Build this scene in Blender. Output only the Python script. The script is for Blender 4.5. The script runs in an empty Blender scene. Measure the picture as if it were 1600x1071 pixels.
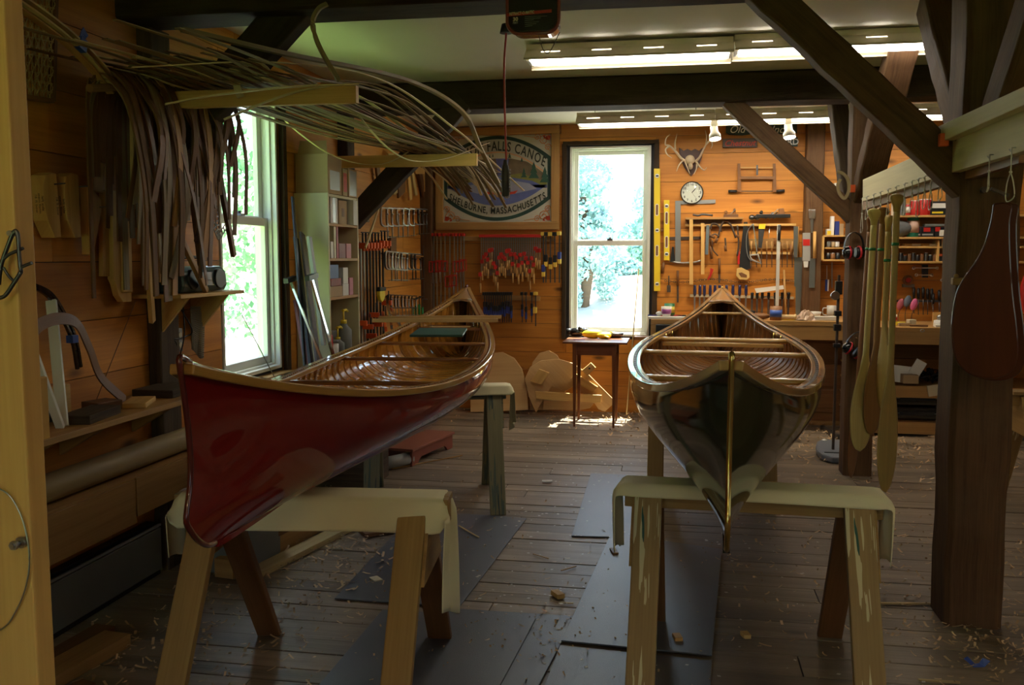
import bpy, math, random
from mathutils import Vector as V, Matrix, Euler
random.seed(7)
SC = bpy.context.scene
COL = SC.collection
PI = math.pi
# ------------------------------------------------------------------ camera
F = 1430.0
PITCH = math.atan((535.5 - 400.0) / F)
YAW = math.atan((1055.0 - 800.0) / (F / math.cos(PITCH)))
EYE = V((0, 0, 1.5))
cam = bpy.data.cameras.new('camera')
cam.sensor_width = 36.0
cam.lens = F / 1600.0 * 36.0
cam.clip_start = 0.05
cam.clip_end = 400
cam.dof.use_dof = False
camo = bpy.data.objects.new('camera', cam)
COL.objects.link(camo)
camo.location = EYE
camo.rotation_euler = (PI / 2 - PITCH, 0, YAW)
SC.camera = camo
FW = V((-math.sin(YAW) * math.cos(PITCH), math.cos(YAW) * math.cos(PITCH), -math.sin(PITCH)))
RT = V((math.cos(YAW), math.sin(YAW), 0))
UP = RT.cross(FW)

def P(x, y, X=None, Y=None, Z=None):
    """measured point: picture position -> point on a known plane of the room"""
    d = FW * F + RT * (x - 800) + UP * (535.5 - y)
    if X is not None: k = X / d.x
    elif Y is not None: k = Y / d.y
    else: k = (Z - 1.5) / d.z
    return EYE + d * k
# ------------------------------------------------------------------ view, world, sun, portals
SC.view_settings.view_transform = 'Standard'
SC.view_settings.look = 'None'
SC.view_settings.gamma = 1.0
SC.view_settings.use_curve_mapping = False
SC.view_settings.exposure = EXPO = 1.15
SC.cycles.use_denoising = True
SC.cycles.max_bounces = 8
SC.cycles.diffuse_bounces = 5
SC.cycles.glossy_bounces = 4
SC.cycles.transparent_max_bounces = 12
SC.cycles.sample_clamp_indirect = 6.0
SC.cycles.caustics_reflective = False
SC.cycles.caustics_refractive = False
w = bpy.data.worlds.new('sky'); SC.world = w; w.use_nodes = True
nt = w.node_tree; nt.nodes.clear()
sky = nt.nodes.new('ShaderNodeTexSky'); sky.sky_type = 'NISHITA'
sky.sun_disc = False; sky.sun_elevation = math.radians(64); sky.sun_rotation = math.radians(0)
sky.air_density = 1.0; sky.dust_density = 2.5
bg = nt.nodes.new('ShaderNodeBackground'); bg.inputs[1].default_value = 0.9
ou = nt.nodes.new('ShaderNodeOutputWorld')
hs = nt.nodes.new('ShaderNodeMix'); hs.data_type = 'RGBA'; hs.blend_type = 'MIX'; hs.inputs[0].default_value = .55; hs.inputs[7].default_value = (.30, .30, .235, 1); nt.links.new(sky.outputs[0], hs.inputs[6]); nt.links.new(hs.outputs[2], bg.inputs[0]); nt.links.new(bg.outputs[0], ou.inputs[0])
sl = bpy.data.lights.new('sun', 'SUN'); sl.energy = 16.0; sl.angle = math.radians(0.6); sl.color = (1, .95, .86)
so = bpy.data.objects.new('sun', sl); COL.objects.link(so)
_sd = V((-.06, -math.cos(math.radians(68)), -math.sin(math.radians(68))))
so.rotation_euler = _sd.to_track_quat('-Z', 'Y').to_euler()

def portal(c, n, sx, sy):
    l = bpy.data.lights.new('window_daylight', 'AREA'); l.shape = 'RECTANGLE'; l.size = sx; l.size_y = sy
    l.cycles.is_portal = True
    o = bpy.data.objects.new('window_daylight', l); COL.objects.link(o)
    o.location = c; o.rotation_euler = V(n).to_track_quat('-Z', 'Z').to_euler()
portal((-.61, 9.0, 1.62), (0, -1, 0), .9, 1.95)
portal((-2.70, 4.95, 1.6), (1, 0, 0), 1.0, 1.8)
portal((4.9, 1.6, 1.6), (-1, 0, 0), 1.1, 1.2)
portal((-1.35, -2.7, 1.15), (0, 1, 0), 1.0, 2.0)
portal((.9, -2.7, 1.7), (0, 1, 0), .8, 1.3)
# ------------------------------------------------------------------ object bookkeeping
WM = {}
def tag(o, label=None, cat=None, group=None, kind=None):
    if label: o['label'] = label
    if cat: o['category'] = cat
    if group: o['group'] = group
    if kind: o['kind'] = kind
    return o
def thing(name, label, cat, loc=(0, 0, 0), rz=0, group=None):
    o = bpy.data.objects.new(name, None); COL.objects.link(o)
    o.empty_display_size = .05
    o.location = loc; o.rotation_euler = (0, 0, rz)
    WM[o.name] = Matrix.Translation(V(loc)) @ Matrix.Rotation(rz, 4, 'Z')
    return tag(o, label, cat, group)
def dup(root, loc=None, rz=None, label=None, group=None, rot=None):
    r = root.copy(); COL.objects.link(r)
    if loc is not None: r.location = loc
    if rz is not None: r.rotation_euler = (0, 0, rz)
    if rot is not None: r.rotation_euler = rot
    if label: r['label'] = label
    if group: r['group'] = group
    WM[r.name] = Matrix.Translation(r.location) @ r.rotation_euler.to_matrix().to_4x4()
    for ch in list(root.children):
        c = ch.copy(); COL.objects.link(c); c.parent = r
        for g in ch.children:
            d = g.copy(); COL.objects.link(d); d.parent = c
    return r
_ORD = 'first second third fourth fifth sixth seventh eighth ninth tenth eleventh twelfth thirteenth fourteenth fifteenth sixteenth seventeenth eighteenth nineteenth twentieth'.split()
def ORD(i):
    if i < 20: return _ORD[i]
    t = ['twenty', 'thirty', 'forty', 'fifty', 'sixty'][(i + 1) // 10 - 2]
    r = (i + 1) % 10
    return t + '-' + _ORD[r - 1] if r else t[:-1] + 'ieth'

class MB:
    def __init__(s): s.v = []; s.f = []; s.uv = []; s.mi = []; s.sm = []
    def add(s, vs, fs, uvs=None, m=0, smooth=False):
        b = len(s.v); s.v += [V(p) for p in vs]
        for i, f in enumerate(fs):
            s.f.append([b + k for k in f]); s.mi.append(m); s.sm.append(smooth)
            s.uv.append(uvs[i] if uvs else [(0, 0)] * len(f))
        return s
    def box(s, c, d, R=None, m=0):
        c = V(c); hx, hy, hz = d[0] / 2, d[1] / 2, d[2] / 2
        L = max(range(3), key=lambda i: d[i])
        cs = [V((x, y, z)) for x in (-hx, hx) for y in (-hy, hy) for z in (-hz, hz)]
        fs = [(0, 1, 3, 2), (4, 6, 7, 5), (0, 4, 5, 1), (2, 3, 7, 6), (0, 2, 6, 4), (1, 5, 7, 3)]
        ax = [0, 0, 1, 1, 2, 2]; uvs = []
        off = 0
        for k, f in enumerate(fs):
            a = ax[k]; o = [i for i in range(3) if i != a]
            if L in o: ua = L; va = [i for i in o if i != L][0]; su = 1
            else: ua, va = o; su = .12
            uvs.append([(cs[i][ua] * su, cs[i][va] + k * .17) for i in f])
        R = R or Matrix.Identity(3)
        s.add([c + R @ p for p in cs], fs, uvs, m); return s
    def sweep(s, prof, pts, up=(0, 0, 1), closed=False, cap=True, m=0, smooth=False, scale=None, twist=None):
        pts = [V(p) for p in pts]; n = len(pts); k = len(prof); up = V(up)
        per = [0]
        for i in range(k): per.append(per[-1] + (V(prof[(i + 1) % k]) - V(prof[i])).length)
        vs = []; us = [0]; last = None
        for i, p in enumerate(pts):
            a = pts[i - 1] if (i or closed) else p; b = pts[(i + 1) % n] if (i < n - 1 or closed) else p
            t = (b - a)
            t = t.normalized() if t.length > 1e-9 else V((0, 1, 0))
            sd = t.cross(up)
            if sd.length < .05: sd = last if last else t.cross(V((0, 1, 0.01)))
            sd = (sd - t * sd.dot(t)).normalized()
            if last and sd.dot(last) < 0 and False: sd = -sd
            last = sd; u2 = sd.cross(t).normalized()
            if twist:
                q = Matrix.Rotation(twist[i], 3, t); sd = q @ sd; u2 = q @ u2
            sc = scale[i] if scale else 1
            if not isinstance(sc, tuple): sc = (sc, sc)
            for (x, y) in prof: vs.append(p + sd * x * sc[0] + u2 * y * sc[1])
            if i: us.append(us[-1] + (p - pts[i - 1]).length)
        fs = []; uvs = []
        for i in range(n if closed else n - 1):
            j = (i + 1) % n; u0 = us[i]; u1 = us[j] if j else us[i] + .01
            for q in range(k):
                r = (q + 1) % k
                fs.append((i * k + q, i * k + r, j * k + r, j * k + q))
                uvs.append([(u0, per[q]), (u0, per[q + 1]), (u1, per[q + 1]), (u1, per[q])])
        if cap and not closed:
            fs.append(tuple(range(k - 1, -1, -1))); uvs.append([(prof[q][0] * .1, prof[q][1]) for q in range(k - 1, -1, -1)])
            fs.append(tuple((n - 1) * k + q for q in range(k))); uvs.append([(prof[q][0] * .1, prof[q][1]) for q in range(k)])
        s.add(vs, fs, uvs, m, smooth)
        if smooth and cap and not closed: s.sm[-1] = s.sm[-2] = False
        return s
    def bar(s, a, b, w, t, up=(0, 0, 1), m=0):
        return s.sweep([(-w / 2, -t / 2), (w / 2, -t / 2), (w / 2, t / 2), (-w / 2, t / 2)], [a, b], up, m=m)
    def strip(s, pts, w, t, up=(0, 0, 1), m=0, **k):
        return s.sweep([(-w / 2, -t / 2), (w / 2, -t / 2), (w / 2, t / 2), (-w / 2, t / 2)], pts, up, m=m, **k)
    def tube(s, pts, r, n=8, m=0, closed=False, cap=True, up=(.013, .02, 1)):
        sc = None
        if isinstance(r, (list, tuple)): sc = list(r); r = 1
        prof = [(r * math.cos(2 * PI * i / n), r * math.sin(2 * PI * i / n)) for i in range(n)]
        return s.sweep(prof, pts, up, closed, cap, m, True, sc)
    def lathe(s, prof, c=(0, 0, 0), ax=(0, 0, 1), n=20, m=0, smooth=True, caps=True):
        q = V((0, 0, 1)).rotation_difference(V(ax).normalized()).to_matrix(); c = V(c); vs = []; k = len(prof)
        for i in range(n):
            a = 2 * PI * i / n
            for r, z in prof: vs.append(c + q @ V((r * math.cos(a), r * math.sin(a), z)))
        fs = []; uvs = []
        for i in range(n):
            j = (i + 1) % n
            for h in range(k - 1):
                fs.append((i * k + h, j * k + h, j * k + h + 1, i * k + h + 1))
                uvs.append([(prof[h][1], i * .02), (prof[h][1], i * .02 + .02), (prof[h + 1][1], i * .02 + .02), (prof[h + 1][1], i * .02)])
        s.add(vs, fs, uvs, m, smooth)
        for h, rev in ((0, True), (k - 1, False)):
            if caps and prof[h][0] > 1e-5:
                f = [i * k + h for i in range(n)]
                if rev: f.reverse()
                b = len(s.v) - n * k
                s.f.append([b + i for i in f]); s.uv.append([(0, 0)] * n); s.mi.append(m); s.sm.append(False)
        return s
    def cyl(s, a, b, r, n=16, m=0, r2=None):
        a = V(a); b = V(b); L = (b - a).length
        return s.lathe([(r, 0), (r2 if r2 is not None else r, L)], a, b - a, n, m)
    def prism(s, pts, t, m=0, along=None):
        """outline of 3D points pushed out by vector t"""
        pts = [V(p) for p in pts]; t = V(t); n = len(pts)
        e = V(along).normalized() if along else max(((pts[i] - pts[i - 1]) for i in range(n)), key=lambda q: q.length).normalized()
        g = e.cross(t).normalized()
        U = [(p.dot(e), p.dot(g)) for p in pts]
        vs = pts + [p + t for p in pts]
        fs = [tuple(range(n)), tuple(range(2 * n - 1, n - 1, -1))]; uvs = [[U[i] for i in range(n)], [U[i - n] for i in range(2 * n - 1, n - 1, -1)]]
        for i in range(n):
            j = (i + 1) % n; d = .5 * t.length
            fs.append((i, i + n, j + n, j)); uvs.append([(U[i][0], U[i][1]), (U[i][0], U[i][1] + d), (U[j][0], U[j][1] + d), (U[j][0], U[j][1])])
        s.add(vs, fs, uvs, m); return s
    def ball(s, c, r, n=12, m=0, R=None):
        r = r if isinstance(r, (tuple, list)) else (r, r, r); c = V(c); R = R or Matrix.Identity(3); vs = []; h = n // 2 + 1
        for j in range(h + 1):
            th = PI * j / h
            for i in range(n):
                a = 2 * PI * i / n
                vs.append(c + R @ V((r[0] * math.sin(th) * math.cos(a), r[1] * math.sin(th) * math.sin(a), r[2] * math.cos(th))))
        fs = [(j * n + i, (j + 1) * n + i, (j + 1) * n + (i + 1) % n, j * n + (i + 1) % n) for j in range(h) for i in range(n)]
        s.add(vs, fs, None, m, True); return s
    def grid(s, fn, nu, nv, m=0, smooth=True, us=1, vs_=1):
        """fn(u,v) -> point, u,v in 0..1"""
        pts = [fn(i / nu, j / nv) for i in range(nu + 1) for j in range(nv + 1)]
        fs = []; uvs = []
        for i in range(nu):
            for j in range(nv):
                a = i * (nv + 1) + j
                fs.append((a, a + nv + 1, a + nv + 2, a + 1))
                uvs.append([(i / nu * us, j / nv * vs_), ((i + 1) / nu * us, j / nv * vs_), ((i + 1) / nu * us, (j + 1) / nv * vs_), (i / nu * us, (j + 1) / nv * vs_)])
        s.add(pts, fs, uvs, m, smooth); return s
    def text(s, body, org, ux, uy, size, ext=.001, m=0, align='CENTER', bold=0.0, shear=0.0, wx=1.0):
        me = text_mesh(body, size, ext, align, bold, shear)
        ux = V(ux).normalized(); uy = V(uy).normalized(); uz = ux.cross(uy); org = V(org)
        s.add([org + ux * v.co.x * wx + uy * v.co.y + uz * v.co.z for v in me.vertices], [tuple(p.vertices) for p in me.polygons], None, m)
        return s
    def build(s, name, mat, parent=None, bev=0, solid=0, sub=0, thick_off=0, origin=None):
        me = bpy.data.meshes.new(name)
        o = bpy.data.objects.new(name, me)
        if parent is not None:
            Mx = WM[parent.name]; inv = Mx.inverted(); vs = [inv @ p for p in s.v]; WM[o.name] = Mx
        else:
            lo = V([min(p[i] for p in s.v) for i in range(3)]); hi = V([max(p[i] for p in s.v) for i in range(3)])
            c = V(origin) if origin else V(((lo.x + hi.x) / 2, (lo.y + hi.y) / 2, lo.z))
            vs = [p - c for p in s.v]; o.location = c; WM[o.name] = Matrix.Translation(c)
        me.from_pydata(vs, [], s.f)
        ul = me.uv_layers.new(name='UVMap'); d = [c for f in s.uv for q in f for c in q]
        ul.data.foreach_set('uv', d)
        for mm in (mat if isinstance(mat, (list, tuple)) else [mat]): me.materials.append(mm)
        me.polygons.foreach_set('material_index', s.mi); me.polygons.foreach_set('use_smooth', s.sm)
        me.update(); me.validate()
        COL.objects.link(o)
        if WM.get(o.name) is None: WM[o.name] = Matrix.Identity(4)
        if parent is not None: o.parent = parent; WM[o.name] = WM[parent.name]
        if solid: q = o.modifiers.new('s', 'SOLIDIFY'); q.thickness = solid; q.offset = thick_off
        if bev: q = o.modifiers.new('b', 'BEVEL'); q.width = bev; q.segments = 2; q.limit_method = 'ANGLE'; q.angle_limit = .7
        if sub: q = o.modifiers.new('u', 'SUBSURF'); q.levels = sub; q.render_levels = sub
        return o
_TX = {}
def text_mesh(body, size, ext, align='CENTER', bold=0.0, shear=0.0):
    k = (body, size, ext, align, bold, shear)
    if k in _TX: return _TX[k]
    cu = bpy.data.curves.new('t', 'FONT'); cu.body = body; cu.size = size; cu.extrude = ext; cu.align_x = align; cu.align_y = 'CENTER'
    cu.resolution_u = 3; cu.offset = bold; cu.shear = shear
    o = bpy.data.objects.new('t', cu); COL.objects.link(o)
    dg = bpy.context.evaluated_depsgraph_get(); dg.update()
    me = bpy.data.meshes.new_from_object(o.evaluated_get(dg))
    bpy.data.objects.remove(o); _TX[k] = me
    return me
def smooth_path(pts, n=8):
    """Catmull-Rom through the given points"""
    p = [V(q) for q in pts]; p = [2 * p[0] - p[1]] + p + [2 * p[-1] - p[-2]]; out = []
    for i in range(1, len(p) - 2):
        for k in range(n):
            t = k / n; a, b, c, d = p[i - 1], p[i], p[i + 1], p[i + 2]
            out.append(.5 * (2 * b + (c - a) * t + (2 * a - 5 * b + 4 * c - d) * t * t + (3 * b - a - 3 * c + d) * t ** 3))
    out.append(p[-2]); return out
# ------------------------------------------------------------------ materials
def _mat(name):
    m = bpy.data.materials.new(name); m.use_nodes = True; nt = m.node_tree
    return m, nt, nt.nodes['Principled BSDF']
def N(nt, t, **k):
    n = nt.nodes.new('ShaderNode' + t)
    for a, b in k.items(): setattr(n, a, b)
    return n
def mth(nt, op, a, b=None, c=None):
    n = nt.nodes.new('ShaderNodeMath'); n.operation = op
    for i, q in enumerate((a, b, c)):
        if q is None: continue
        if isinstance(q, (int, float)): n.inputs[i].default_value = q
        else: nt.links.new(q, n.inputs[i])
    return n.outputs[0]
def mixc(nt, f, a, b, mode='MIX'):
    n = nt.nodes.new('ShaderNodeMix'); n.data_type = 'RGBA'; n.blend_type = mode
    for i, q in ((0, f), (6, a), (7, b)):
        if isinstance(q, (int, float)): n.inputs[i].default_value = q
        elif isinstance(q, tuple): n.inputs[i].default_value = (*q[:3], 1)
        else: nt.links.new(q, n.inputs[i])
    return n.outputs[2]
def plain(name, col, rough=.5, metal=0, coat=0, spec=.5, bump=0, bscale=200, var=0, vscale=6, trans=0, alpha=1, coatr=.05):
    m, nt, b = _mat(name)
    b.inputs['Base Color'].default_value = (*col, 1); b.inputs['Roughness'].default_value = rough; b.inputs['Metallic'].default_value = metal
    b.inputs['Coat Weight'].default_value = coat; b.inputs['Coat Roughness'].default_value = coatr; b.inputs['Specular IOR Level'].default_value = spec
    b.inputs['Transmission Weight'].default_value = trans; b.inputs['Alpha'].default_value = alpha
    tc = N(nt, 'TexCoord')
    if var:
        no = N(nt, 'TexNoise'); no.inputs['Scale'].default_value = vscale; no.inputs['Detail'].default_value = 5
        nt.links.new(tc.outputs['Object'], no.inputs['Vector'])
        f = mth(nt, 'MULTIPLY_ADD', no.outputs[0], 2 * var, -var + 1)
        nt.links.new(mixc(nt, 1.0, tuple(col), f, 'MULTIPLY'), b.inputs['Base Color'])
    if bump:
        n2 = N(nt, 'TexNoise'); n2.inputs['Scale'].default_value = bscale; nt.links.new(tc.outputs['Object'], n2.inputs['Vector'])
        bp = N(nt, 'Bump'); bp.inputs['Strength'].default_value = bump; bp.inputs['Distance'].default_value = .002
        nt.links.new(n2.outputs[0], bp.inputs['Height']); nt.links.new(bp.outputs[0], b.inputs['Normal'])
    return m
def emis(name, col, s):
    m, nt, b = _mat(name)
    b.inputs['Base Color'].default_value = (.8, .8, .8, 1)
    b.inputs['Emission Color'].default_value = (*col, 1); b.inputs['Emission Strength'].default_value = s
    return m
def wood(name, c1, c2, su=1.0, sv=22.0, rough=.55, knots=.0, var=.18, coat=0, bump=.15, spec=.4, stain=None, stain_amt=0, stain_scale=2.5, coatr=.08, drips=None, kscale=1.0):
    m, nt, b = _mat(name); L = nt.links.new
    uv = N(nt, 'UVMap'); uv.uv_map = 'UVMap'; ge = N(nt, 'NewGeometry'); rnd = ge.outputs['Random Per Island']
    sx = N(nt, 'SeparateXYZ'); L(uv.outputs[0], sx.inputs[0]); u, v = sx.outputs[0], sx.outputs[1]
    def vec(a, c, ro=17.0):
        cb = N(nt, 'CombineXYZ')
        L(mth(nt, 'MULTIPLY_ADD', rnd, ro, mth(nt, 'MULTIPLY', u, a)), cb.inputs[0])
        L(mth(nt, 'MULTIPLY_ADD', rnd, ro * 2.7, mth(nt, 'MULTIPLY', v, c)), cb.inputs[1])
        L(mth(nt, 'MULTIPLY', rnd, 9), cb.inputs[2]); return cb.outputs[0]
    n1 = N(nt, 'TexNoise'); n1.inputs['Scale'].default_value = 1; n1.inputs['Detail'].default_value = 4; n1.inputs['Distortion'].default_value = .7
    L(vec(su, sv), n1.inputs['Vector'])
    n2 = N(nt, 'TexNoise'); n2.inputs['Scale'].default_value = 1; n2.inputs['Detail'].default_value = 5
    L(vec(su * 5, sv * 9), n2.inputs['Vector'])
    cr = N(nt, 'ValToRGB'); cr.color_ramp.elements[0].position = .32; cr.color_ramp.elements[1].position = .68
    cr.color_ramp.elements[0].color = (*c2, 1); cr.color_ramp.elements[1].color = (*c1, 1)
    L(mth(nt, 'ADD', mth(nt, 'MULTIPLY', n1.outputs[0], .7), mth(nt, 'MULTIPLY', n2.outputs[0], .3)), cr.inputs[0])
    col = cr.outputs[0]
    if knots:
        vo = N(nt, 'TexVoronoi'); vo.inputs['Scale'].default_value = 1; L(vec(2.0 * kscale, 5.5 * kscale), vo.inputs['Vector'])
        kr = N(nt, 'MapRange'); kr.inputs[1].default_value = .05; kr.inputs[2].default_value = .16; kr.inputs[3].default_value = knots; kr.inputs[4].default_value = 0
        L(vo.outputs['Distance'], kr.inputs[0])
        wn = N(nt, 'TexWhiteNoise'); L(vo.outputs['Position'], wn.inputs['Vector'])
        kf = mth(nt, 'MULTIPLY', kr.outputs[0], mth(nt, 'GREATER_THAN', wn.outputs[0], .45))
        col = mixc(nt, kf, col, tuple(x * .22 for x in c2))
    if var:
        f = mth(nt, 'MULTIPLY_ADD', rnd, 2 * var, 1 - var); col = mixc(nt, 1.0, col, f, 'MULTIPLY')
    if stain:
        tc = N(nt, 'TexCoord'); n3 = N(nt, 'TexNoise'); n3.inputs['Scale'].default_value = stain_scale; n3.inputs['Detail'].default_value = 7; n3.inputs['Roughness'].default_value = .65
        L(tc.outputs['Object'], n3.inputs['Vector'])
        mr = N(nt, 'MapRange'); mr.inputs[1].default_value = .42; mr.inputs[2].default_value = .7; mr.inputs[4].default_value = stain_amt
        L(n3.outputs[0], mr.inputs[0]); col = mixc(nt, mr.outputs[0], col, tuple(stain))
    if drips:
        for k, (dc, th, sc_) in enumerate(drips):
            n4 = N(nt, 'TexNoise'); n4.inputs['Scale'].default_value = 1; n4.inputs['Detail'].default_value = 2
            cb = N(nt, 'CombineXYZ'); L(mth(nt, 'MULTIPLY', u, 3.2 * sc_), cb.inputs[0]); L(mth(nt, 'MULTIPLY', v, 42 * sc_), cb.inputs[1]); L(mth(nt, 'MULTIPLY_ADD', rnd, 31, 11.3 * k), cb.inputs[2])
            L(cb.outputs[0], n4.inputs['Vector']); col = mixc(nt, mth(nt, 'GREATER_THAN', n4.outputs[0], th), col, tuple(dc))
    L(col, b.inputs['Base Color'])
    b.inputs['Roughness'].default_value = rough; b.inputs['Coat Weight'].default_value = coat; b.inputs['Coat Roughness'].default_value = coatr
    b.inputs['Specular IOR Level'].default_value = spec
    if bump:
        bp = N(nt, 'Bump'); bp.inputs['Strength'].default_value = bump; bp.inputs['Distance'].default_value = .003
        L(n2.outputs[0], bp.inputs['Height']); L(bp.outputs[0], b.inputs['Normal'])
    return m
pine = wood('pine_panelling', (.64, .27, .042), (.42, .15, .02), knots=.9, var=.16, rough=.5, su=.8, sv=16)
darkbeam = wood('hewn_beam', (.065, .040, .022), (.022, .013, .008), su=1.5, sv=14, rough=.8, bump=.6, var=.2, spec=.2, stain=(.10, .075, .045), stain_amt=.35, stain_scale=3)
postwood = wood('hewn_post', (.17, .085, .036), (.06, .029, .013), su=1.2, sv=16, rough=.75, bump=.7, var=.12, spec=.25, stain=(.17, .11, .055), stain_amt=.4, stain_scale=4)
oldgrey = wood('weathered_post', (.12, .085, .05), (.045, .03, .02), su=1.2, sv=22, rough=.8, bump=.5, var=.1, spec=.2)
freshpine = wood('fresh_pine', (.72, .45, .15), (.55, .30, .08), su=.7, sv=14, rough=.55, knots=.6, var=.05)
palewood = wood('pale_ash', (.60, .46, .22), (.45, .31, .13), su=.8, sv=26, rough=.55, var=.14)
midwood = wood('mid_pine', (.50, .29, .10), (.34, .17, .05), su=.8, sv=18, rough=.55, var=.18, knots=.5)
template = wood('template_pine', (.74, .47, .16), (.55, .31, .09), su=.9, sv=16, rough=.6, var=.1)
brownwood = wood('brown_wood', (.22, .10, .035), (.12, .05, .018), su=.9, sv=22, rough=.5, var=.15)
ribwood = wood('bark_splint', (.23, .11, .032), (.075, .036, .012), su=1.2, sv=30, rough=.7, var=.45, bump=.3)
splint = wood('ash_splint', (.30, .22, .10), (.12, .085, .035), su=1, sv=40, rough=.6, var=.4)
splint_pale = wood('pale_splint', (.66, .55, .32), (.5, .38, .18), su=1, sv=40, rough=.5, var=.15)
ply = wood('plywood_form', (.68, .44, .2), (.56, .33, .13), su=.6, sv=9, rough=.55, var=.05)
benchwood = wood('bench_maple', (.60, .36, .13), (.42, .22, .07), su=.6, sv=16, rough=.45, knots=.5, var=.1, stain=(.3, .16, .06), stain_amt=.4)
cabwood = wood('cabinet_wood', (.30, .135, .045), (.2, .08, .025), su=.7, sv=18, rough=.45, var=.1)
shelfpaint = plain('cream_bookcase', (.55, .50, .30), .5, var=.12, vscale=3)
floorwood = wood('old_floor', (.33, .25, .17), (.165, .122, .080), su=.7, sv=16, rough=.45, bump=.5, var=.26, spec=.5, stain=(.10, .085, .07), stain_amt=.65, stain_scale=1.6, knots=.7, drips=[((.45, .43, .38), .80, 2.2)])
horsewood = wood('stud_wood', (.46, .29, .10), (.30, .17, .05), su=.8, sv=16, rough=.6, knots=.5, var=.1)
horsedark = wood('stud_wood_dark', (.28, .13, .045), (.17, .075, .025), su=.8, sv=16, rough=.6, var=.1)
horsepaint = wood('paint_spattered_stud', (.42, .28, .12), (.27, .17, .07), su=.8, sv=16, rough=.6, var=.08, drips=[((.66, .60, .36), .575, 1.25), ((.04, .12, .09), .71, .8), ((.22, .05, .03), .735, 1.1), ((.03, .05, .09), .74, .9)])
horsegreen = wood('weathered_green_stud', (.27, .24, .13), (.16, .14, .08), su=.8, sv=16, rough=.7, var=.1, drips=[((.10, .13, .10), .6, 1), ((.05, .07, .07), .68, .8)])
tablewood = wood('cherry_table', (.25, .085, .028), (.15, .045, .015), rough=.35, var=.05)
red_hull = plain('red_enamel', (.20, .004, .0035), .6, coat=.9, coatr=.02, var=.08, vscale=2, spec=.12)
green_hull = plain('dark_green_enamel', (.020, .032, .012), .06, coat=0, spec=.75)
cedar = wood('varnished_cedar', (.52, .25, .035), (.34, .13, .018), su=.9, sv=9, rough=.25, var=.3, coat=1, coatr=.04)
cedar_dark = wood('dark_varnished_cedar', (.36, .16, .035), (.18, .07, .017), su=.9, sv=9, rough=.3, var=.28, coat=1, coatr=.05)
gunwale = wood('varnished_gunwale', (.55, .31, .075), (.38, .18, .035), su=.6, sv=20, rough=.3, var=.06, coat=1, coatr=.04)
gunwale_dark = wood('dark_varnished_gunwale', (.50, .29, .11), (.34, .18, .06), su=.6, sv=20, rough=.3, var=.06, coat=1, coatr=.04)
thwartwood = wood('pale_thwart', (.72, .46, .14), (.52, .30, .07), su=.6, sv=20, rough=.3, var=.06, coat=1, coatr=.04)
cherry = wood('varnished_cherry', (.30, .11, .02), (.19, .06, .012), su=.6, sv=20, rough=.3, var=.06, coat=1)
brass = plain('brass', (.62, .47, .16), .22, 1)
steel = plain('steel', (.42, .42, .42), .32, 1)
darksteel = plain('dark_steel', (.12, .12, .125), .4, 1, var=.2, vscale=30)
chrome = plain('bright_steel', (.72, .73, .75), .15, 1)
rusty = plain('aged_iron', (.10, .075, .06), .6, .6, var=.35, vscale=40)
black = plain('black_plastic', (.012, .012, .013), .4)
blackgloss = plain('black_gloss', (.008, .008, .009), .15, coat=.6)
greyplastic = plain('grey_plastic', (.16, .165, .15), .6, var=.1)
greymetal = plain('grey_enamel', (.30, .31, .30), .5, var=.1)
white = plain('white_paint', (.72, .72, .66), .45, var=.06)
whitepaper = plain('white_paper', (.78, .77, .72), .7)
cream = plain('cream_paint', (.62, .55, .38), .55)
red = plain('red_paint', (.50, .02, .015), .4)
orange = plain('orange_paint', (.72, .11, .02), .4)
yellow = plain('yellow_paint', (.80, .60, .03), .4)
blue = plain('blue_plastic', (.03, .05, .25), .4)
skyblue = plain('bright_blue_tape', (.03, .09, .42), .5)
green = plain('green_plastic', (.02, .25, .06), .4)
darkgreen = plain('dark_green_paint', (.01, .07, .05), .5)
canvas = plain('cotton_canvas', (.84, .77, .50), .85, var=.08, vscale=5, bump=.35, bscale=500)
stringm = plain('white_string', (.72, .70, .62), .8)
rubber = plain('rubber_mat', (.10, .105, .12), .34, bump=.5, bscale=320, var=.25, vscale=4, spec=.6)
card = plain('cardboard', (.40, .28, .15), .75, var=.1)
bone = plain('antler_bone', (.55, .43, .27), .6, var=.3, vscale=12)
tin = plain('tin_can', (.45, .46, .46), .35, .8)
cane = plain('woven_cane', (.46, .31, .12), .6, var=.2, vscale=20)
jute = plain('woven_snakeskin_mesh', (.24, .22, .17), .8)
ceilpaint = plain('ceiling_paint', (.64, .60, .50), .8, var=.10, vscale=1.3)
pinkp = plain('pink_plastic', (.6, .12, .28), .5)
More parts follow.
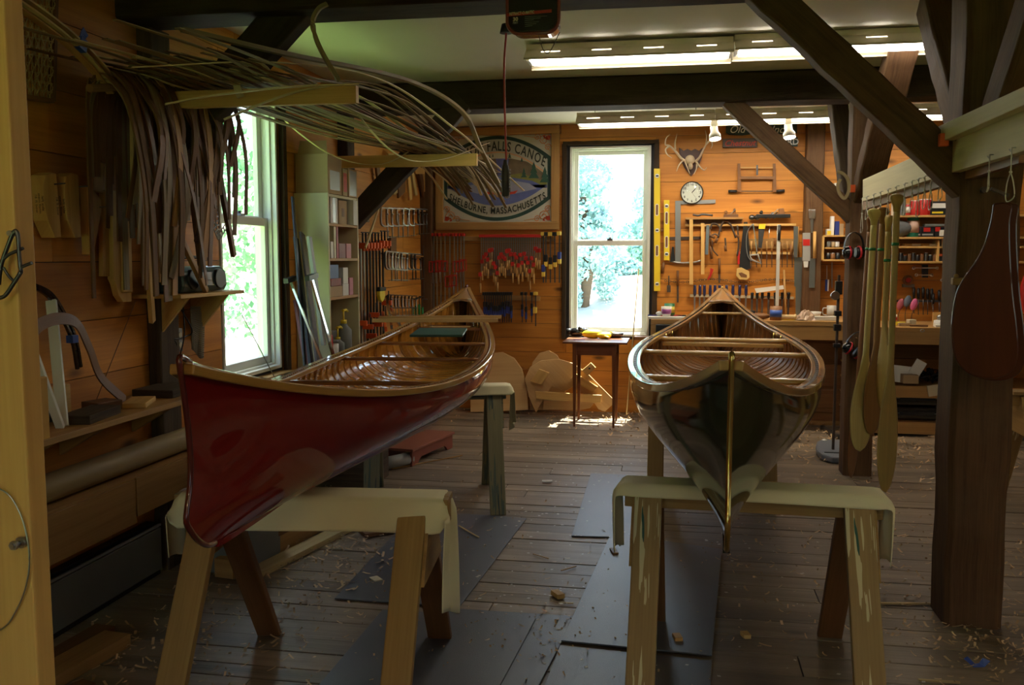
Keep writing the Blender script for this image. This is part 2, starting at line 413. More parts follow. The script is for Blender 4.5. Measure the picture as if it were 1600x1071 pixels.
# ================================================================== THE ROOM
XL, XR, YB, YF, ZC = -2.43, 4.7, 8.74, -2.5, 2.735
paper = plain('tar_paper', (.03, .028, .03), .8)
def S(o, label=None): return tag(o, label, kind='structure')
def boards(mb, fn, L0, L1, zs, holes, nrm, th=.018, rnd=None, lens=(2.2, 4.0), m=0, gap=.0035):
    """horizontal boards; fn(a,z,d)-> point at a along the wall, z up, d out of the wall"""
    R = random.Random(rnd)
    for i in range(len(zs) - 1):
        z0, z1 = zs[i] + gap / 2, zs[i + 1] - gap / 2
        a = L0 - R.random() * 2; segs = []
        while a < L1:
            b = a + R.uniform(*lens)
            s0, s1 = max(a, L0), min(b, L1)
            if s1 > s0 + .02: segs.append((s0 + gap / 2, s1 - gap / 2))
            a = b
        for h0, h1, hz0, hz1 in holes:
            out = []
            for s0, s1 in segs:
                if z1 <= hz0 or z0 >= hz1 or s1 <= h0 or s0 >= h1: out.append((s0, s1, z0, z1)[:2]); continue
                if s0 < h0: out.append((s0, h0))
                if s1 > h1: out.append((h1, s1))
                # slivers above and below the opening
                if z1 > hz1: mb.sl.append((max(s0, h0), min(s1, h1), hz1, z1))
                if z0 < hz0: mb.sl.append((max(s0, h0), min(s1, h1), z0, hz0))
            segs = out
        for s0, s1 in segs: mb.sl.append((s0, s1, z0, z1))
        for s0, s1, q0, q1 in mb.sl:
            p = [fn(s0, q0, 0), fn(s1, q0, 0), fn(s1, q1, 0), fn(s0, q1, 0)]
            mb.prism(p, fn(0, 0, th) - fn(0, 0, 0), m=m, along=fn(1, 0, 0) - fn(0, 0, 0))
        mb.sl = []
def zrow(seed, top, first=.0, lo=.17, hi=.30):
    R = random.Random(seed); z = [first]
    while z[-1] < top - .12: z.append(z[-1] + R.uniform(lo, hi))
    z[-1] = top; return z
def slab_with_holes(mb, fn, L0, L1, z1, holes, t, m=1):
    cuts = sorted(holes); a = L0
    for h0, h1, q0, q1 in cuts:
        for (s0, s1, c0, c1) in ((a, h0, 0, z1), (h0, h1, 0, q0), (h0, h1, q1, z1)):
            if s1 > s0 and c1 > c0:
                p = [fn(s0, c0, 0), fn(s1, c0, 0), fn(s1, c1, 0), fn(s0, c1, 0)]; mb.prism(p, fn(0, 0, -t) - fn(0, 0, 0), m=m)
        a = h1
    p = [fn(a, 0, 0), fn(L1, 0, 0), fn(L1, z1, 0), fn(a, z1, 0)]; mb.prism(p, fn(0, 0, -t) - fn(0, 0, 0), m=m)
# back wall (fn d measured towards the room)
W2 = (-.995, -.235, .735, 2.525)
mb = MB(); mb.sl = []
fb = lambda a, z, d: V((a, YB + .018 - d, z))
bz = [0, .13, .27, .40] + [P(950, y, Y=YB).z for y in (603, 577, 552, 529.7, 507, 485, 464, 436, 413, 380, 358, 334, 286, 242.5, 214.5)] + [ZC]
bz = sorted(z for z in bz); bz = [z for i, z in enumerate(bz) if i == 0 or z - bz[i - 1] > .06]
boards(mb, fb, XL - .0, XR, bz, [(W2[0] - .035, W2[1] + .04, W2[2] - .03, W2[3] + .04)], 0, rnd=3)
slab_with_holes(mb, fb, XL - .2, XR + .2, ZC + .1, [W2], .14)
S(mb.build('wall_back', [pine, paper]), 'back wall of wide horizontal knotty pine boards')
W1 = (4.64, 5.385, .80, 2.46)
mb = MB(); mb.sl = []
fl = lambda a, z, d: V((XL - .018 + d, a, z))
lz = zrow(11, ZC)
boards(mb, fl, YF, YB, lz, [(W1[0] - .02, W1[1] + .05, W1[2] - .03, W1[3] + .05)], 0, rnd=8)
slab_with_holes(mb, fl, YF - .2, YB + .2, ZC + .1, [W1], .14)
S(mb.build('wall_left', [pine, paper]), 'left wall of horizontal knotty pine boards hung with tools')
mb = MB(); mb.sl = []
fr = lambda a, z, d: V((XR + .018 - d, a, z))
RW = [(1.1, 2.1, 1.1, 2.2)]
boards(mb, fr, YF, YB, zrow(5, ZC), RW, 0, rnd=2); slab_with_holes(mb, fr, YF - .2, YB + .2, ZC + .1, RW, .14)
S(mb.build('wall_right', [pine, paper]))
mb = MB(); mb.sl = []
ff = lambda a, z, d: V((a, YF - .018 + d, z))
FWN = [(-1.85, -.85, .12, 2.15), (.5, 1.3, 1.0, 2.35)]
boards(mb, ff, XL, XR, zrow(6, ZC), FWN, 0, rnd=4); slab_with_holes(mb, ff, XL - .2, XR + .2, ZC + .1, FWN, .14)
S(mb.build('wall_front', [pine, paper]))
# floor planks run across the room
mb = MB(); R = random.Random(21); y = YF
fy = YF
while fy < YB:
    wdt = R.uniform(.10, .19); x = XL - R.random() * 2
    while x < XR:
        ln = R.uniform(1.8, 4.2); a, b = max(x, XL), min(x + ln, XR)
        if b - a > .05:
            dz = R.uniform(-.002, .002)
            mb.box(((a + b) / 2, fy + wdt / 2, -.012 + dz - .002), (b - a - .004, wdt - R.uniform(.004, .009), .024))
        x += ln
    fy += wdt
mb.box(((XL + XR) / 2, (YB + YF) / 2, -.06), (XR - XL + .4, YB - YF + .4, .06), m=1)
S(mb.build('floor', [floorwood, paper], bev=.0015), 'worn grey-brown plank floor running across the workshop')
mb = MB()
mb.box(((XL + XR) / 2, (YB + YF) / 2, ZC + .03), (XR - XL + .3, YB - YF + .3, .06))
S(mb.build('ceiling', ceilpaint), 'off-white painted ceiling between dark beams')
# --- windows
clearg, nt_, b_ = _mat('window_glass'); nt_.nodes.remove(b_)
tr = N(nt_, 'BsdfTransparent'); tr.inputs[0].default_value = (.93, .97, .95, 1); gl = N(nt_, 'BsdfGlossy'); gl.inputs['Roughness'].default_value = .02
mx = N(nt_, 'MixShader'); mx.inputs[0].default_value = .05; nt_.links.new(tr.outputs[0], mx.inputs[1]); nt_.links.new(gl.outputs[0], mx.inputs[2]); nt_.links.new(mx.outputs[0], nt_.nodes['Material Output'].inputs[0])
def window(name, label, fn, a0, a1, z0, z1, rail, depth=.02, casing=None, mat=white):
    root = thing(name, label, None, fn((a0 + a1) / 2, z0, 0)); root['kind'] = 'structure'
    def fr(nm, b0, b1, c0, c1, w, d0, d1, wb=None, mt=mat):
        m = MB(); wb = wb or w
        for q in ((b0, b0 + w, c0, c1), (b1 - w, b1, c0, c1), (b0 + w, b1 - w, c0, c0 + wb), (b0 + w, b1 - w, c1 - w, c1)):
            p = [fn(q[0], q[2], d0), fn(q[1], q[2], d0), fn(q[1], q[3], d0), fn(q[0], q[3], d0)]; m.prism(p, fn(0, 0, d1) - fn(0, 0, d0))
        o = m.build(nm, mt, root, bev=.003); return o
    tag(fr('window_frame', a0, a1, z0, z1, .022, -.13, depth), kind='structure')
    fr('stop_bead', a0 + .022, a1 - .022, z0 + .022, z1 - .022, .014, -.035, -.012)
    up = fr('upper_sash', a0 + .022, a1 - .022, rail - .02, z1 - .022, .05, -.105, -.075)
    lo = fr('lower_sash', a0 + .022, a1 - .022, z0 + .022, rail + .02, .05, -.07, -.038, .06)
    for sash, c0, c1, d in ((up, rail, z1 - .07, -.09), (lo, z0 + .08, rail - .02, -.055)):
        m = MB(); p = [fn(a0 + .06, c0, d), fn(a1 - .06, c0, d), fn(a1 - .06, c1, d), fn(a0 + .06, c1, d)]; m.prism(p, fn(0, 0, -.003) - fn(0, 0, 0))
        m.build('pane', clearg, sash)
    m = MB(); c = fn((a0 + a1) / 2, rail + .02, -.055); m.box(c + V((0, 0, .008)), (.05, .05, .014)); m.cyl(c + V((0, 0, .01)), c + V((0, 0, .03)), .012, 10); m.build('sash_lock', darksteel, root)
    return root
window('window_2', 'white sash window in the back wall above the small table', fb, W2[0], W2[1], W2[2], W2[3], P(950, 379, Y=YB).z)
window('window_1', 'tall white sash window in the left wall behind the red canoe', fl, W1[0], W1[1], W1[2], W1[3], P(400, 345, X=XL - .06).z)
mb = MB(); mb.box((XL + .02, 5.0, .765), (.10, .86, .03)); mb.box((XL + .004, 5.0, .725), (.03, .82, .05)); mb.box((XL + .012, 5.45, 1.65), (.03, .05, 1.75), m=1); S(mb.build('trim_1', [midwood, darkbeam]), 'rough timber sill and edge under the left window')
for i, (a0, a1, z0, z1) in enumerate(RW): window('window_3', 'side window out of the picture', fr, a0, a1, z0, z1, 1.6)
window('window_4', 'window behind the viewpoint', ff, *FWN[0], 1.6); window('window_5', 'second window behind the viewpoint', ff, *FWN[1], 1.6)
# --- timber frame
def rough_bar(a, b, w, t, up, seed, n=14, amp=.006, ch=.012):
    """hewn timber: chamfered section with slightly wandering faces"""
    R = random.Random(seed); a = V(a); b = V(b)
    prof = [(-w / 2 + ch, -t / 2), (w / 2 - ch, -t / 2), (w / 2, -t / 2 + ch), (w / 2, t / 2 - ch), (w / 2 - ch, t / 2), (-w / 2 + ch, t / 2), (-w / 2, t / 2 - ch), (-w / 2, -t / 2 + ch)]
    pts = [a.lerp(b, i / n) for i in range(n + 1)]
    m = MB(); m.sweep(prof, pts, up, scale=[(1 + R.uniform(-1, 1) * amp / w, 1 + R.uniform(-1, 1) * amp / t) for _ in pts]); return m
def beam(name, label, a, b, w, t, up, mat, seed=1, **k):
    o = rough_bar(a, b, w, t, up, seed, **k).build(name, mat, bev=.004); return S(o, label)
beam('ceiling_beam', 'dark hewn ceiling beam crossing the room nearest the viewpoint', (XL, 3.875, 2.635), (XR, 3.875, 2.635), .25, .20, (0, 0, 1), darkbeam, 1)
beam('ceiling_beam', 'dark hewn ceiling beam crossing the room over the canoe sterns', (XL, 6.575, 2.635), (XR, 6.575, 2.635), .25, .20, (0, 0, 1), darkbeam, 2)
beam('timber_post', 'thick rough-hewn post in front with a large brown paddle', (1.215, 3.97, -.02), (1.2, 3.97, 2.54), .225, .235, (0, 1, 0), postwood, 3, n=18, amp=.012, ch=.02)
beam('timber_post', 'square timber post hung with two pairs of ear defenders', (1.25, 6.55, -.02), (1.24, 6.55, 2.54), .19, .19, (0, 1, 0), postwood, 4, n=18, amp=.006)
# braces
beam('timber_brace', 'heavy diagonal brace from the thick post up to the near beam', (1.176, 3.93, 1.746), (.306, 3.93, 2.586), .11, .135, (0, 0, 1), postwood, 5, ch=.008)
beam('timber_brace', 'diagonal brace from the ear-defender post up to the far beam', (1.20, 6.55, 1.75), (.34, 6.55, 2.56), .11, .115, (0, 0, 1), postwood, 6, ch=.008)
beam('timber_brace', 'lengthwise brace on the thick post leaning towards the back wall', (1.2, 4.02, 1.85), (1.2, 4.82, 2.72), .13, .15, (0, 0, 1), postwood, 7, ch=.008)
beam('timber_brace', 'lengthwise brace on the thick post leaning towards the viewpoint', (1.2, 3.90, 1.85), (1.2, 3.1, 2.72), .13, .15, (0, 0, 1), postwood, 8, ch=.008)
beam('timber_brace', 'reddish brace on the ear-defender post leaning towards the viewpoint', (1.24, 6.5, 1.9), (1.24, 5.55, 2.72), .16, .14, (0, 0, 1), postwood, 9, ch=.008)
beam('timber_brace', 'greyish brace on the ear-defender post leaning to the back wall', (1.18, 6.62, 1.85), (1.18, 7.4, 2.72), .12, .14, (0, 0, 1), oldgrey, 10, ch=.008)
beam('timber_brace', 'black diagonal brace from the left wall to the near beam', (-2.36, 3.9, 1.9), (-1.62, 3.9, 2.62), .10, .17, (0, 0, 1), darkbeam, 11, ch=.006)
beam('timber_brace', 'dark diagonal brace behind the cardboard boxes on the left', (-2.36, 6.5, 1.75), (-1.5, 6.5, 2.60), .10, .15, (0, 0, 1), darkbeam, 12, ch=.006)
beam('timber_post', 'weathered wall post behind the hanging splints', (XL + .035, 3.99, 0), (XL + .035, 3.99, 2.54), .17, .07, (1, 0, 0), oldgrey, 13, ch=.006)
beam('timber_post', 'narrow dark wall post behind the cream bookcase', (XL + .04, 6.5, 0), (XL + .04, 6.5, 2.54), .16, .08, (1, 0, 0), darkbeam, 14, ch=.006)
beam('timber_post', 'brown corner post where the left wall meets the back wall', (XL + .05, YB - .07, 0), (XL + .05, YB - .07, ZC), .10, .12, (1, 0, 0), postwood, 15, ch=.006)
beam('timber_post', 'dark reddish post on the back wall behind the saws', (1.215, YB - .08, .9), (1.215, YB - .08, ZC), .155, .15, (0, 1, 0), postwood, 16, ch=.006)
beam('timber_plate', 'brown timber along the top of the back wall', (XL, YB - .012, 2.69), (-1.08, YB - .012, 2.69), .024, .09, (0, 0, 1), cabwood, 17, ch=.004)
beam('timber_post', 'dark timber trim left of the white back window', (-1.045, YB - .012, .7), (-1.045, YB - .012, 2.55), .04, .04, (0, 1, 0), darkbeam, 31, ch=.003)
beam('timber_post', 'dark timber trim right of the white back window', (-.185, YB - .012, .7), (-.185, YB - .012, 2.55), .05, .04, (0, 1, 0), darkbeam, 32, ch=.003)
beam('timber_lintel', 'dark timber strip over the white back window', (-1.06, YB - .012, 2.555), (-.165, YB - .012, 2.555), .04, .035, (0, 0, 1), darkbeam, 33, ch=.003)
# --- outside
lawn = plain('sunlit_lawn', (.25, .40, .12), .9, var=.35, vscale=.8)
def gz(y): k = min(1, max(0, (y - 17) / 9)); return -.9 + 2.0 * k * k * (3 - 2 * k)
mb = MB(); mb.grid(lambda u, v: V((-45 + 90 * u, -30 + 90 * v, gz(-30 + 90 * v))), 4, 120); S(mb.build('lawn', lawn))
drive = plain('gravel_drive', (.62, .60, .55), .9, var=.1)
mb = MB(); mb.grid(lambda u, v: V((-12 + 18 * u, 10.5 + 14.0 * v, gz(10.5 + 14.0 * v) + .04)), 4, 30); S(mb.build('gravel_path', drive))
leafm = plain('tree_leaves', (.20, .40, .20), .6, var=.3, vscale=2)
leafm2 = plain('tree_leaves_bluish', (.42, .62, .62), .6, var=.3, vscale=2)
barkm = plain('tree_bark', (.12, .08, .05), .9)
def tree(x, y, h, r, seed, label, lm, nleaf=5000):
    R = random.Random(seed); t = thing('tree', label, 'tree', (x, y, gz(y)), 0, 'trees outside the windows'); h0 = gz(y)
    m = MB(); m.tube(smooth_path([(x, y, h0), (x + .1, y, h * .4), (x - .1, y + .1, h * .8)], 5), .14); m.build('trunk', barkm, t)
    m = MB(); cl = [(x + R.uniform(-r, r) * .7, y + R.uniform(-r, r) * .7, h * R.uniform(.12, .95), R.uniform(.35, .6) * r) for _ in range(16)]
    for i in range(nleaf):
        c = R.choice(cl); d = V((R.gauss(0, 1), R.gauss(0, 1), R.gauss(0, 1))).normalized() * c[3] * R.uniform(.6, 1.05)
        p = V(c[:3]) + d; a = V((R.gauss(0, 1), R.gauss(0, 1), R.gauss(0, 1))).normalized(); b = a.cross(V((R.gauss(0, 1), R.gauss(0, 1), .3))).normalized(); s = R.uniform(.05, .10)
        m.add([p - a * s, p + b * s * .6, p + a * s, p - b * s * .6], [(0, 1, 2, 3)])
    m.build('foliage', lm, t)
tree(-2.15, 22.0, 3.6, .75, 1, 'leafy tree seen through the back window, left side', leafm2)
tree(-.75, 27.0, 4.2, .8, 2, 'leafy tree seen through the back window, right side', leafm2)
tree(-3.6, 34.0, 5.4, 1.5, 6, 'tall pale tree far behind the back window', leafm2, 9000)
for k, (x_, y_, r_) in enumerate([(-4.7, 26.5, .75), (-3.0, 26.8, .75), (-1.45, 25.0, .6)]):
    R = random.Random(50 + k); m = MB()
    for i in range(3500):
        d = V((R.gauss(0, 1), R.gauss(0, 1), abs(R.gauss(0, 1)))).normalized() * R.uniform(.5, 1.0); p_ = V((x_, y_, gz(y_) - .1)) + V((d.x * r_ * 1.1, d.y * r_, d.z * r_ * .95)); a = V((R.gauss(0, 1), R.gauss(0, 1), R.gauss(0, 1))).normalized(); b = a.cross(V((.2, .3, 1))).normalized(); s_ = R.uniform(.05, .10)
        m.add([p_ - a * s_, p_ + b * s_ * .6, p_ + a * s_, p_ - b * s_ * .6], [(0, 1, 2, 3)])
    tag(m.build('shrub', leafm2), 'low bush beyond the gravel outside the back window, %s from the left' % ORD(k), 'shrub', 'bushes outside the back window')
tree(-9.2, 9.5, 6.5, 2.0, 3, 'green tree close outside the left window', leafm, 8000)
tree(-15.5, 15.0, 8, 2.6, 4, 'taller green tree behind the left window', leafm, 6000)
tree(-8.6, 15.5, 6.5, 1.8, 5, 'green tree at the far edge of the left window', leafm, 5000)
tree(-14.0, 8.5, 7.5, 2.4, 7, 'pale green tree farther out from the left window', leafm, 6000)
# ================================================================== LAMPS
tube_e = emis('fluorescent_tube', (1.0, .93, .86), 9.0)
def fluoro(x0, x1, y, z, label, grp, tube_m=None):
    t = thing('fluorescent_light', label, 'ceiling light', ((x0 + x1) / 2, y, z), 0, grp)
    m = MB(); m.box(((x0 + x1) / 2, y, z + .055), (x1 - x0, .12, .04)); m.build('housing', cream, t, bev=.003)
    m = MB()
    for s in (-1, 1):
        # sloping reflector wing with upward slots
        yo, zo, yi, zi = y + s * .155, z - .022, y + s * .055, z + .045
        n = 4; L = x1 - x0
        d = V((0, yi - yo, zi - zo)); nn = V((0, -d.z, d.y)).normalized() * .0015
        def quad(a, b, f0, f1):
            p = [V((a, yo, zo)) + d * f0, V((b, yo, zo)) + d * f0, V((b, yo, zo)) + d * f1, V((a, yo, zo)) + d * f1]; m.prism(p, nn, along=(1, 0, 0))
        quad(x0, x1, 0, .58); quad(x0, x1, .74, 1)
        sw = .11; cs = [x0 + L * (k + .5) / n for k in range(n)]; e = [x0] + [v for c in cs for v in (c - sw / 2, c + sw / 2)] + [x1]
        for k in range(0, len(e), 2): quad(e[k], e[k + 1], .58, .74)
        m.box(((x0 + x1) / 2, yo, zo - .004), (L, .003, .012))
    m.build('reflector', cream, t)
    for s in (-1, 1):
        m = MB(); m.cyl((x0 + .03, y + s * .055, z - .01), (x1 - .03, y + s * .055, z - .01), .0165, 12); m.build('tube', tube_m or tube_e, t)
    for xx in (x0 + .012, x1 - .012): MB().box((xx, y, z + .005), (.018, .16, .05)).build('lamp_holder', whitepaper, t, bev=.002)
    for xx in (x0 + .15, x1 - .15): MB().tube([(xx, y, z + .07), (xx, y, ZC)], .003, 6).build('hanger', darksteel, t)
fluoro(-.87, .30, 5.43, 2.645, 'nearer fluorescent light, left half of the row by the cord reel', 'fluorescent ceiling lights')
fluoro(.305, 1.50, 5.43, 2.655, 'nearer fluorescent light, right half behind the heavy brace', 'fluorescent ceiling lights')
fluoro(-.84, .30, 7.92, 2.63, 'far fluorescent light above the white back window', 'fluorescent ceiling lights')
fluoro(.305, 1.45, 7.92, 2.63, 'far fluorescent light above the shop signs', 'fluorescent ceiling lights')
fluoro(1.455, 2.60, 7.92, 2.63, 'far fluorescent light at the right end of its row', 'fluorescent ceiling lights')
for px_, lab in ((1115, 'white spotlight beside the antlers'), (1230, 'white spotlight in front of the dark green sign')):
    c = P(px_, 200, Y=7.92); t = thing('spotlight', lab, 'spotlight', (c.x, 7.86, 2.60)); c.y = 7.86
    m = MB(); m.box((c.x, 7.86, 2.592), (.05, .04, .05)); m.tube([(c.x, 7.86, 2.58), (c.x - .01, 7.86, 2.52)], .012, 8); m.build('bracket', whitepaper, t)
    m = MB(); top = V((c.x, 7.87, 2.565)); dn = V((.012, -.03, -.115)); m.lathe([(.001, 0), (.03, .002), (.032, .05), (.048, .075), (.05, .112), (.046, .112), (.03, .07)], top, dn, 20); m.build('lamp_shade', whitepaper, t)
    m = MB(); m.ball(top + dn.normalized() * .108, (.043, .043, .014), 14); m.build('bulb', emis('spot_bulb', (1, .88, .7), 60), t)
    sp = bpy.data.lights.new('spot_glow', 'SPOT'); sp.energy = 14; sp.color = (1, .78, .5); sp.spot_size = 1.9; sp.spot_blend = .8; sp.shadow_soft_size = .04
    so_ = bpy.data.objects.new('spot_glow', sp); COL.objects.link(so_); so_.location = top + dn.normalized() * .13; so_.rotation_euler = V((.05, .55, -1)).to_track_quat('-Z', 'Y').to_euler()
warm_fill_e = emis('warm_fill_tube', (1.0, .80, .50), 12.0)  # unseen fixtures added behind and to the right to warm the dim foreground
fluoro(1.7, 2.85, .6, 2.63, 'added fluorescent light, unseen, warming the foreground from the right side', 'fluorescent ceiling lights', warm_fill_e)
fluoro(-.6, .55, -1.2, 2.63, 'added fluorescent light, unseen, filling in from behind the viewpoint', 'fluorescent ceiling lights', warm_fill_e)
# ================================================================== CANOES
def canoe(name, label, c, yaw, Lh, B, ze, zc, zk, p, q, ps, hull_m, in_m, gun_m, deck_m, thwarts, seat=None, stem_m=brass, nrib=46, rock=.035, rec=.17):
    t = thing(name, label, 'canoe', (c[0], c[1], zk))
    ca, sa = math.cos(yaw), math.sin(yaw)
    def W(x, y, z): return V((c[0] + x * ca + y * sa, c[1] - x * sa + y * ca, z))
    def hw(tt): return B * max(0, 1 - abs(tt) ** p) ** q
    def sheer(tt): return zc + (ze - zc) * abs(tt) ** ps
    def keel(tt): return zk + rock * abs(tt) ** 5
    def pt(tt, s, inset=0.0, side=1, up=0.0):
        """s 0 keel .. 1 gunwale"""
        a = s * PI / 2; w_ = max(hw(tt) - inset, 0.0008); d = sheer(tt) - keel(tt)
        e = abs(tt); n = 2.9 * (1 - e ** 2.2) + 1.5 * e ** 2.2
        sx = math.sin(a) ** (2 / n); sz = 1 - max(math.cos(a), 0) ** (2 / n)
        sx *= 1 + .07 * math.sin(PI * min(1, max(0, sz))) * (1 - e ** 2)   # slight tumblehome
        x = w_ * sx * side; v = sz
        vr = .52; k = max(0, 1 - v / vr); off = rec * (1 - math.sqrt(max(0, 1 - k * k)))
        off -= .04 * math.sin(PI * min(1, v)) * 1
        y = tt * (Lh - inset * 1.2 * e) - math.copysign(off * e ** 5, tt)
        return W(x, y, keel(tt) + d * sz + inset * .8 * (1 - s) + up)
    NT, NS = 72, 20
    ts = [math.sin(PI * (i / NT - .5)) * .35 + (2 * i / NT - 1) * .65 for i in range(NT + 1)]
    def skin(inset, name, mat, smin=0., plank=False):
        m = MB(); vs = []; us = []
        for tt in ts:
            for j in range(-NS, NS + 1):
                s = abs(j) / NS; s = s ** .9
                vs.append(pt(tt, s, inset, 1 if j >= 0 else -1))
        k = 2 * NS + 1; fs = []; uvs = []
        for i in range(NT):
            for j in range(2 * NS):
                a = i * k + j; f = (a, a + k, a + k + 1, a + 1)
                if inset: f = f[::-1]
                fs.append(f); u0, u1 = ts[i] * Lh, ts[i + 1] * Lh; v0, v1 = j * .05, (j + 1) * .05
                q = [(u0, v0), (u1, v0), (u1, v1), (u0, v1)]
                uvs.append(q[::-1] if inset else q)
        m.add(vs, fs, uvs, 0, True); return m.build(name, mat, t)
    skin(0, 'hull', hull_m)
    skin(.010, 'planking', in_m)
    # steam-bent ribs
    m = MB()
    for i in range(nrib):
        tt = -.93 + 1.86 * i / (nrib - 1); wd = .020 / Lh
        for side in (-1, 1):
            vs = []; n = 14
            for j in range(n + 1):
                s = j / n; vs += [pt(tt - wd, s, .0105, side), pt(tt - wd * .8, s, .0165, side), pt(tt + wd * .8, s, .0165, side), pt(tt + wd, s, .0105, side)]
            fs = [(4 * j + a, 4 * j + 4 + a, 4 * j + 5 + a, 4 * j + 1 + a) for j in range(n) for a in range(3)]
            if side < 0: fs = [f[::-1] for f in fs]
            uv = [[(j * .04, a * .02), (j * .04 + .04, a * .02), (j * .04 + .04, a * .02 + .02), (j * .04, a * .02 + .02)] for j in range(n) for a in range(3)]
            m.add(vs, fs, uv)
    rb = m.build('ribs', in_m, t); rb['kind'] = 'stuff'
    # gunwales: outwale and inwale on both sides, with rib-top notches
    for side in (-1, 1):
        for nm, dx, ww in (('outwale', -.014, .029), ('inwale', .022, .020)):
            pts = []
            for i in range(61):
                tt = -.998 + 1.996 * i / 60; e = max(hw(tt) - dx, .006)
                if nm == 'inwale' and abs(tt) > .97: continue
                y = tt * Lh; pts.append(W(side * e, y, sheer(tt) + .002))
            MB().strip(pts, ww, .026 if nm == 'outwale' else .024, up=(0, 0, 1)).build(nm, gun_m, t, bev=.004)
        m = MB()
        for i in range(120):
            tt = -.9 + 1.8 * i / 119; pp = W(side * (hw(tt) - .0055), tt * Lh, sheer(tt) + .006)
            if hw(tt) > .03: m.box(pp, (.011, .018, .019), Matrix.Rotation(-yaw, 3, 'Z'))
        o = m.build('rib_tops', black if hull_m is green_hull else cherry, t); o['kind'] = 'stuff'
    # decks
    for e in (-1, 1):
        m = MB(); n = 10; vs = []
        for i in range(n + 1):
            tt = e * (.86 + .13 * i / n); h = max(hw(tt) - .006, .003)
            for s in (-1, -.5, 0, .5, 1): vs.append(W(s * h, tt * Lh, sheer(tt) + .013 + .012 * (1 - s * s)))
        fs = [(5 * i + a, 5 * i + a + 1, 5 * i + a + 6, 5 * i + a + 5) for i in range(n) for a in range(4)]
        m.add(vs, fs, [[(i * .04, a * .03), (i * .04, a * .03 + .03), (i * .04 + .04, a * .03 + .03), (i * .04 + .04, a * .03)] for i in range(n) for a in range(4)], 0, True); m.build('deck', deck_m, t, solid=.008)
        # coaming edge of the deck
        tt = e * .86; h = hw(tt) - .01; MB().strip([W(-h, tt * Lh, sheer(tt) + .012), W(0, tt * Lh + e * .02, sheer(tt) + .024), W(h, tt * Lh, sheer(tt) + .012)], .014, .02).build('deck_coaming', deck_m, t)
    # stem band running down each end, and keel strip
    for e in (-1, 1):
        pts = [pt(e, s / 16, 0, 1) for s in range(17)]; nrm = W(0, e * .006, 0) - W(0, 0, 0)
        pts = [p_ + nrm for p_ in pts]; top = W(0, e * (Lh - .05), sheer(.98) + .028); pts += [pts[-1] + V((0, 0, .03)) , top]
        MB().tube(smooth_path(pts, 3), .0075, 8, up=(1, .01, 0)).build('stem_band', stem_m, t)
    pts = [W(0, tt * (Lh - rec), keel(tt) - .006) for tt in [k / 20 - 1 for k in range(41)]]
    MB().strip(pts, .018, .014).build('keel_strip', hull_m, t)
    for (tt, wd, th, dz, mt, nm) in thwarts:
        h = hw(tt) - .012; z = sheer(tt) + dz
        prof = [(wd / 2 * math.cos(a * PI / 6), th / 2 * math.sin(a * PI / 6)) for a in range(12)]
        m = MB(); pts = [W(-h + 2 * h * i / 12, tt * Lh, z) for i in range(13)]
        m.sweep(prof, pts, (0, 0, 1), smooth=True, scale=[(1.0 - .25 * math.cos(PI * 2 * i / 12 + PI), 1) if False else 1 for i in range(13)]); m.build(nm, mt, t)
    if seat:
        for (tt, tw, mt) in seat:
            h = hw(tt) - .05; st = MB(); z = sheer(tt) - .055
            y0, y1 = tt * Lh - tw / 2, tt * Lh + tw / 2
            for yy in (y0, y1): st.bar(W(-hw(yy / Lh) + .02, yy, z), W(hw(yy / Lh) - .02, yy, z), .03, .022)
            so2 = st.build('seat', mt, t, bev=.003)
            for xx in (-.16, .16): st = MB(); st.bar(W(xx, y0, z), W(xx, y1, z), .03, .02); st.build('seat_rail', mt, so2)
            st = MB(); st.box(W(0, tt * Lh, z + .002), (.30, tw - .03, .004), Matrix.Rotation(-yaw, 3, 'Z')); st.build('seat_cane', cane, so2)
            st = MB()
            for yy in (y0, y1):
                for xx in (-hw(yy / Lh) + .04, hw(yy / Lh) - .04): st.tube([W(xx, yy, z - .01), W(xx, yy, sheer(tt) + .01)], .005, 6)
            st.build('seat_bolt', brass, t)
    return t, W, hw, sheer
LC = canoe('canoe', 'glossy red wood-and-canvas canoe with bright varnished cedar interior on sawhorses', (-1.387, 4.568), -.098, 2.631, .414, 1.236, .945, .735, 2.098, 1.139, 2.508,
      red_hull, cedar, gunwale, gunwale_dark, [(-.30, .032, .022, -.012, cherry, 'thwart'), (.10, .032, .022, -.012, cherry, 'thwart'), (.36, .032, .022, -.014, cherry, 'thwart')], [(.66, .20, cherry)], stem_m=plain('red_stem', (.10, .004, .004), .3, coat=1))
RC = canoe('canoe', 'dark green canoe with brass stem band, bow pointing at the viewer', (.258, 4.918), .045, 2.63, .442, 1.231, .997, .735, 1.917, .988, 3.851,
      green_hull, cedar_dark, gunwale_dark, gunwale_dark, [(-.42, .06, .03, -.012, thwartwood, 'thwart'), (.0, .06, .03, -.012, thwartwood, 'thwart'), (.30, .055, .03, -.012, thwartwood, 'thwart'), (.78, .03, .02, -.014, thwartwood, 'thwart')], [(.38, .22, thwartwood)], rock=.004, rec=.10)
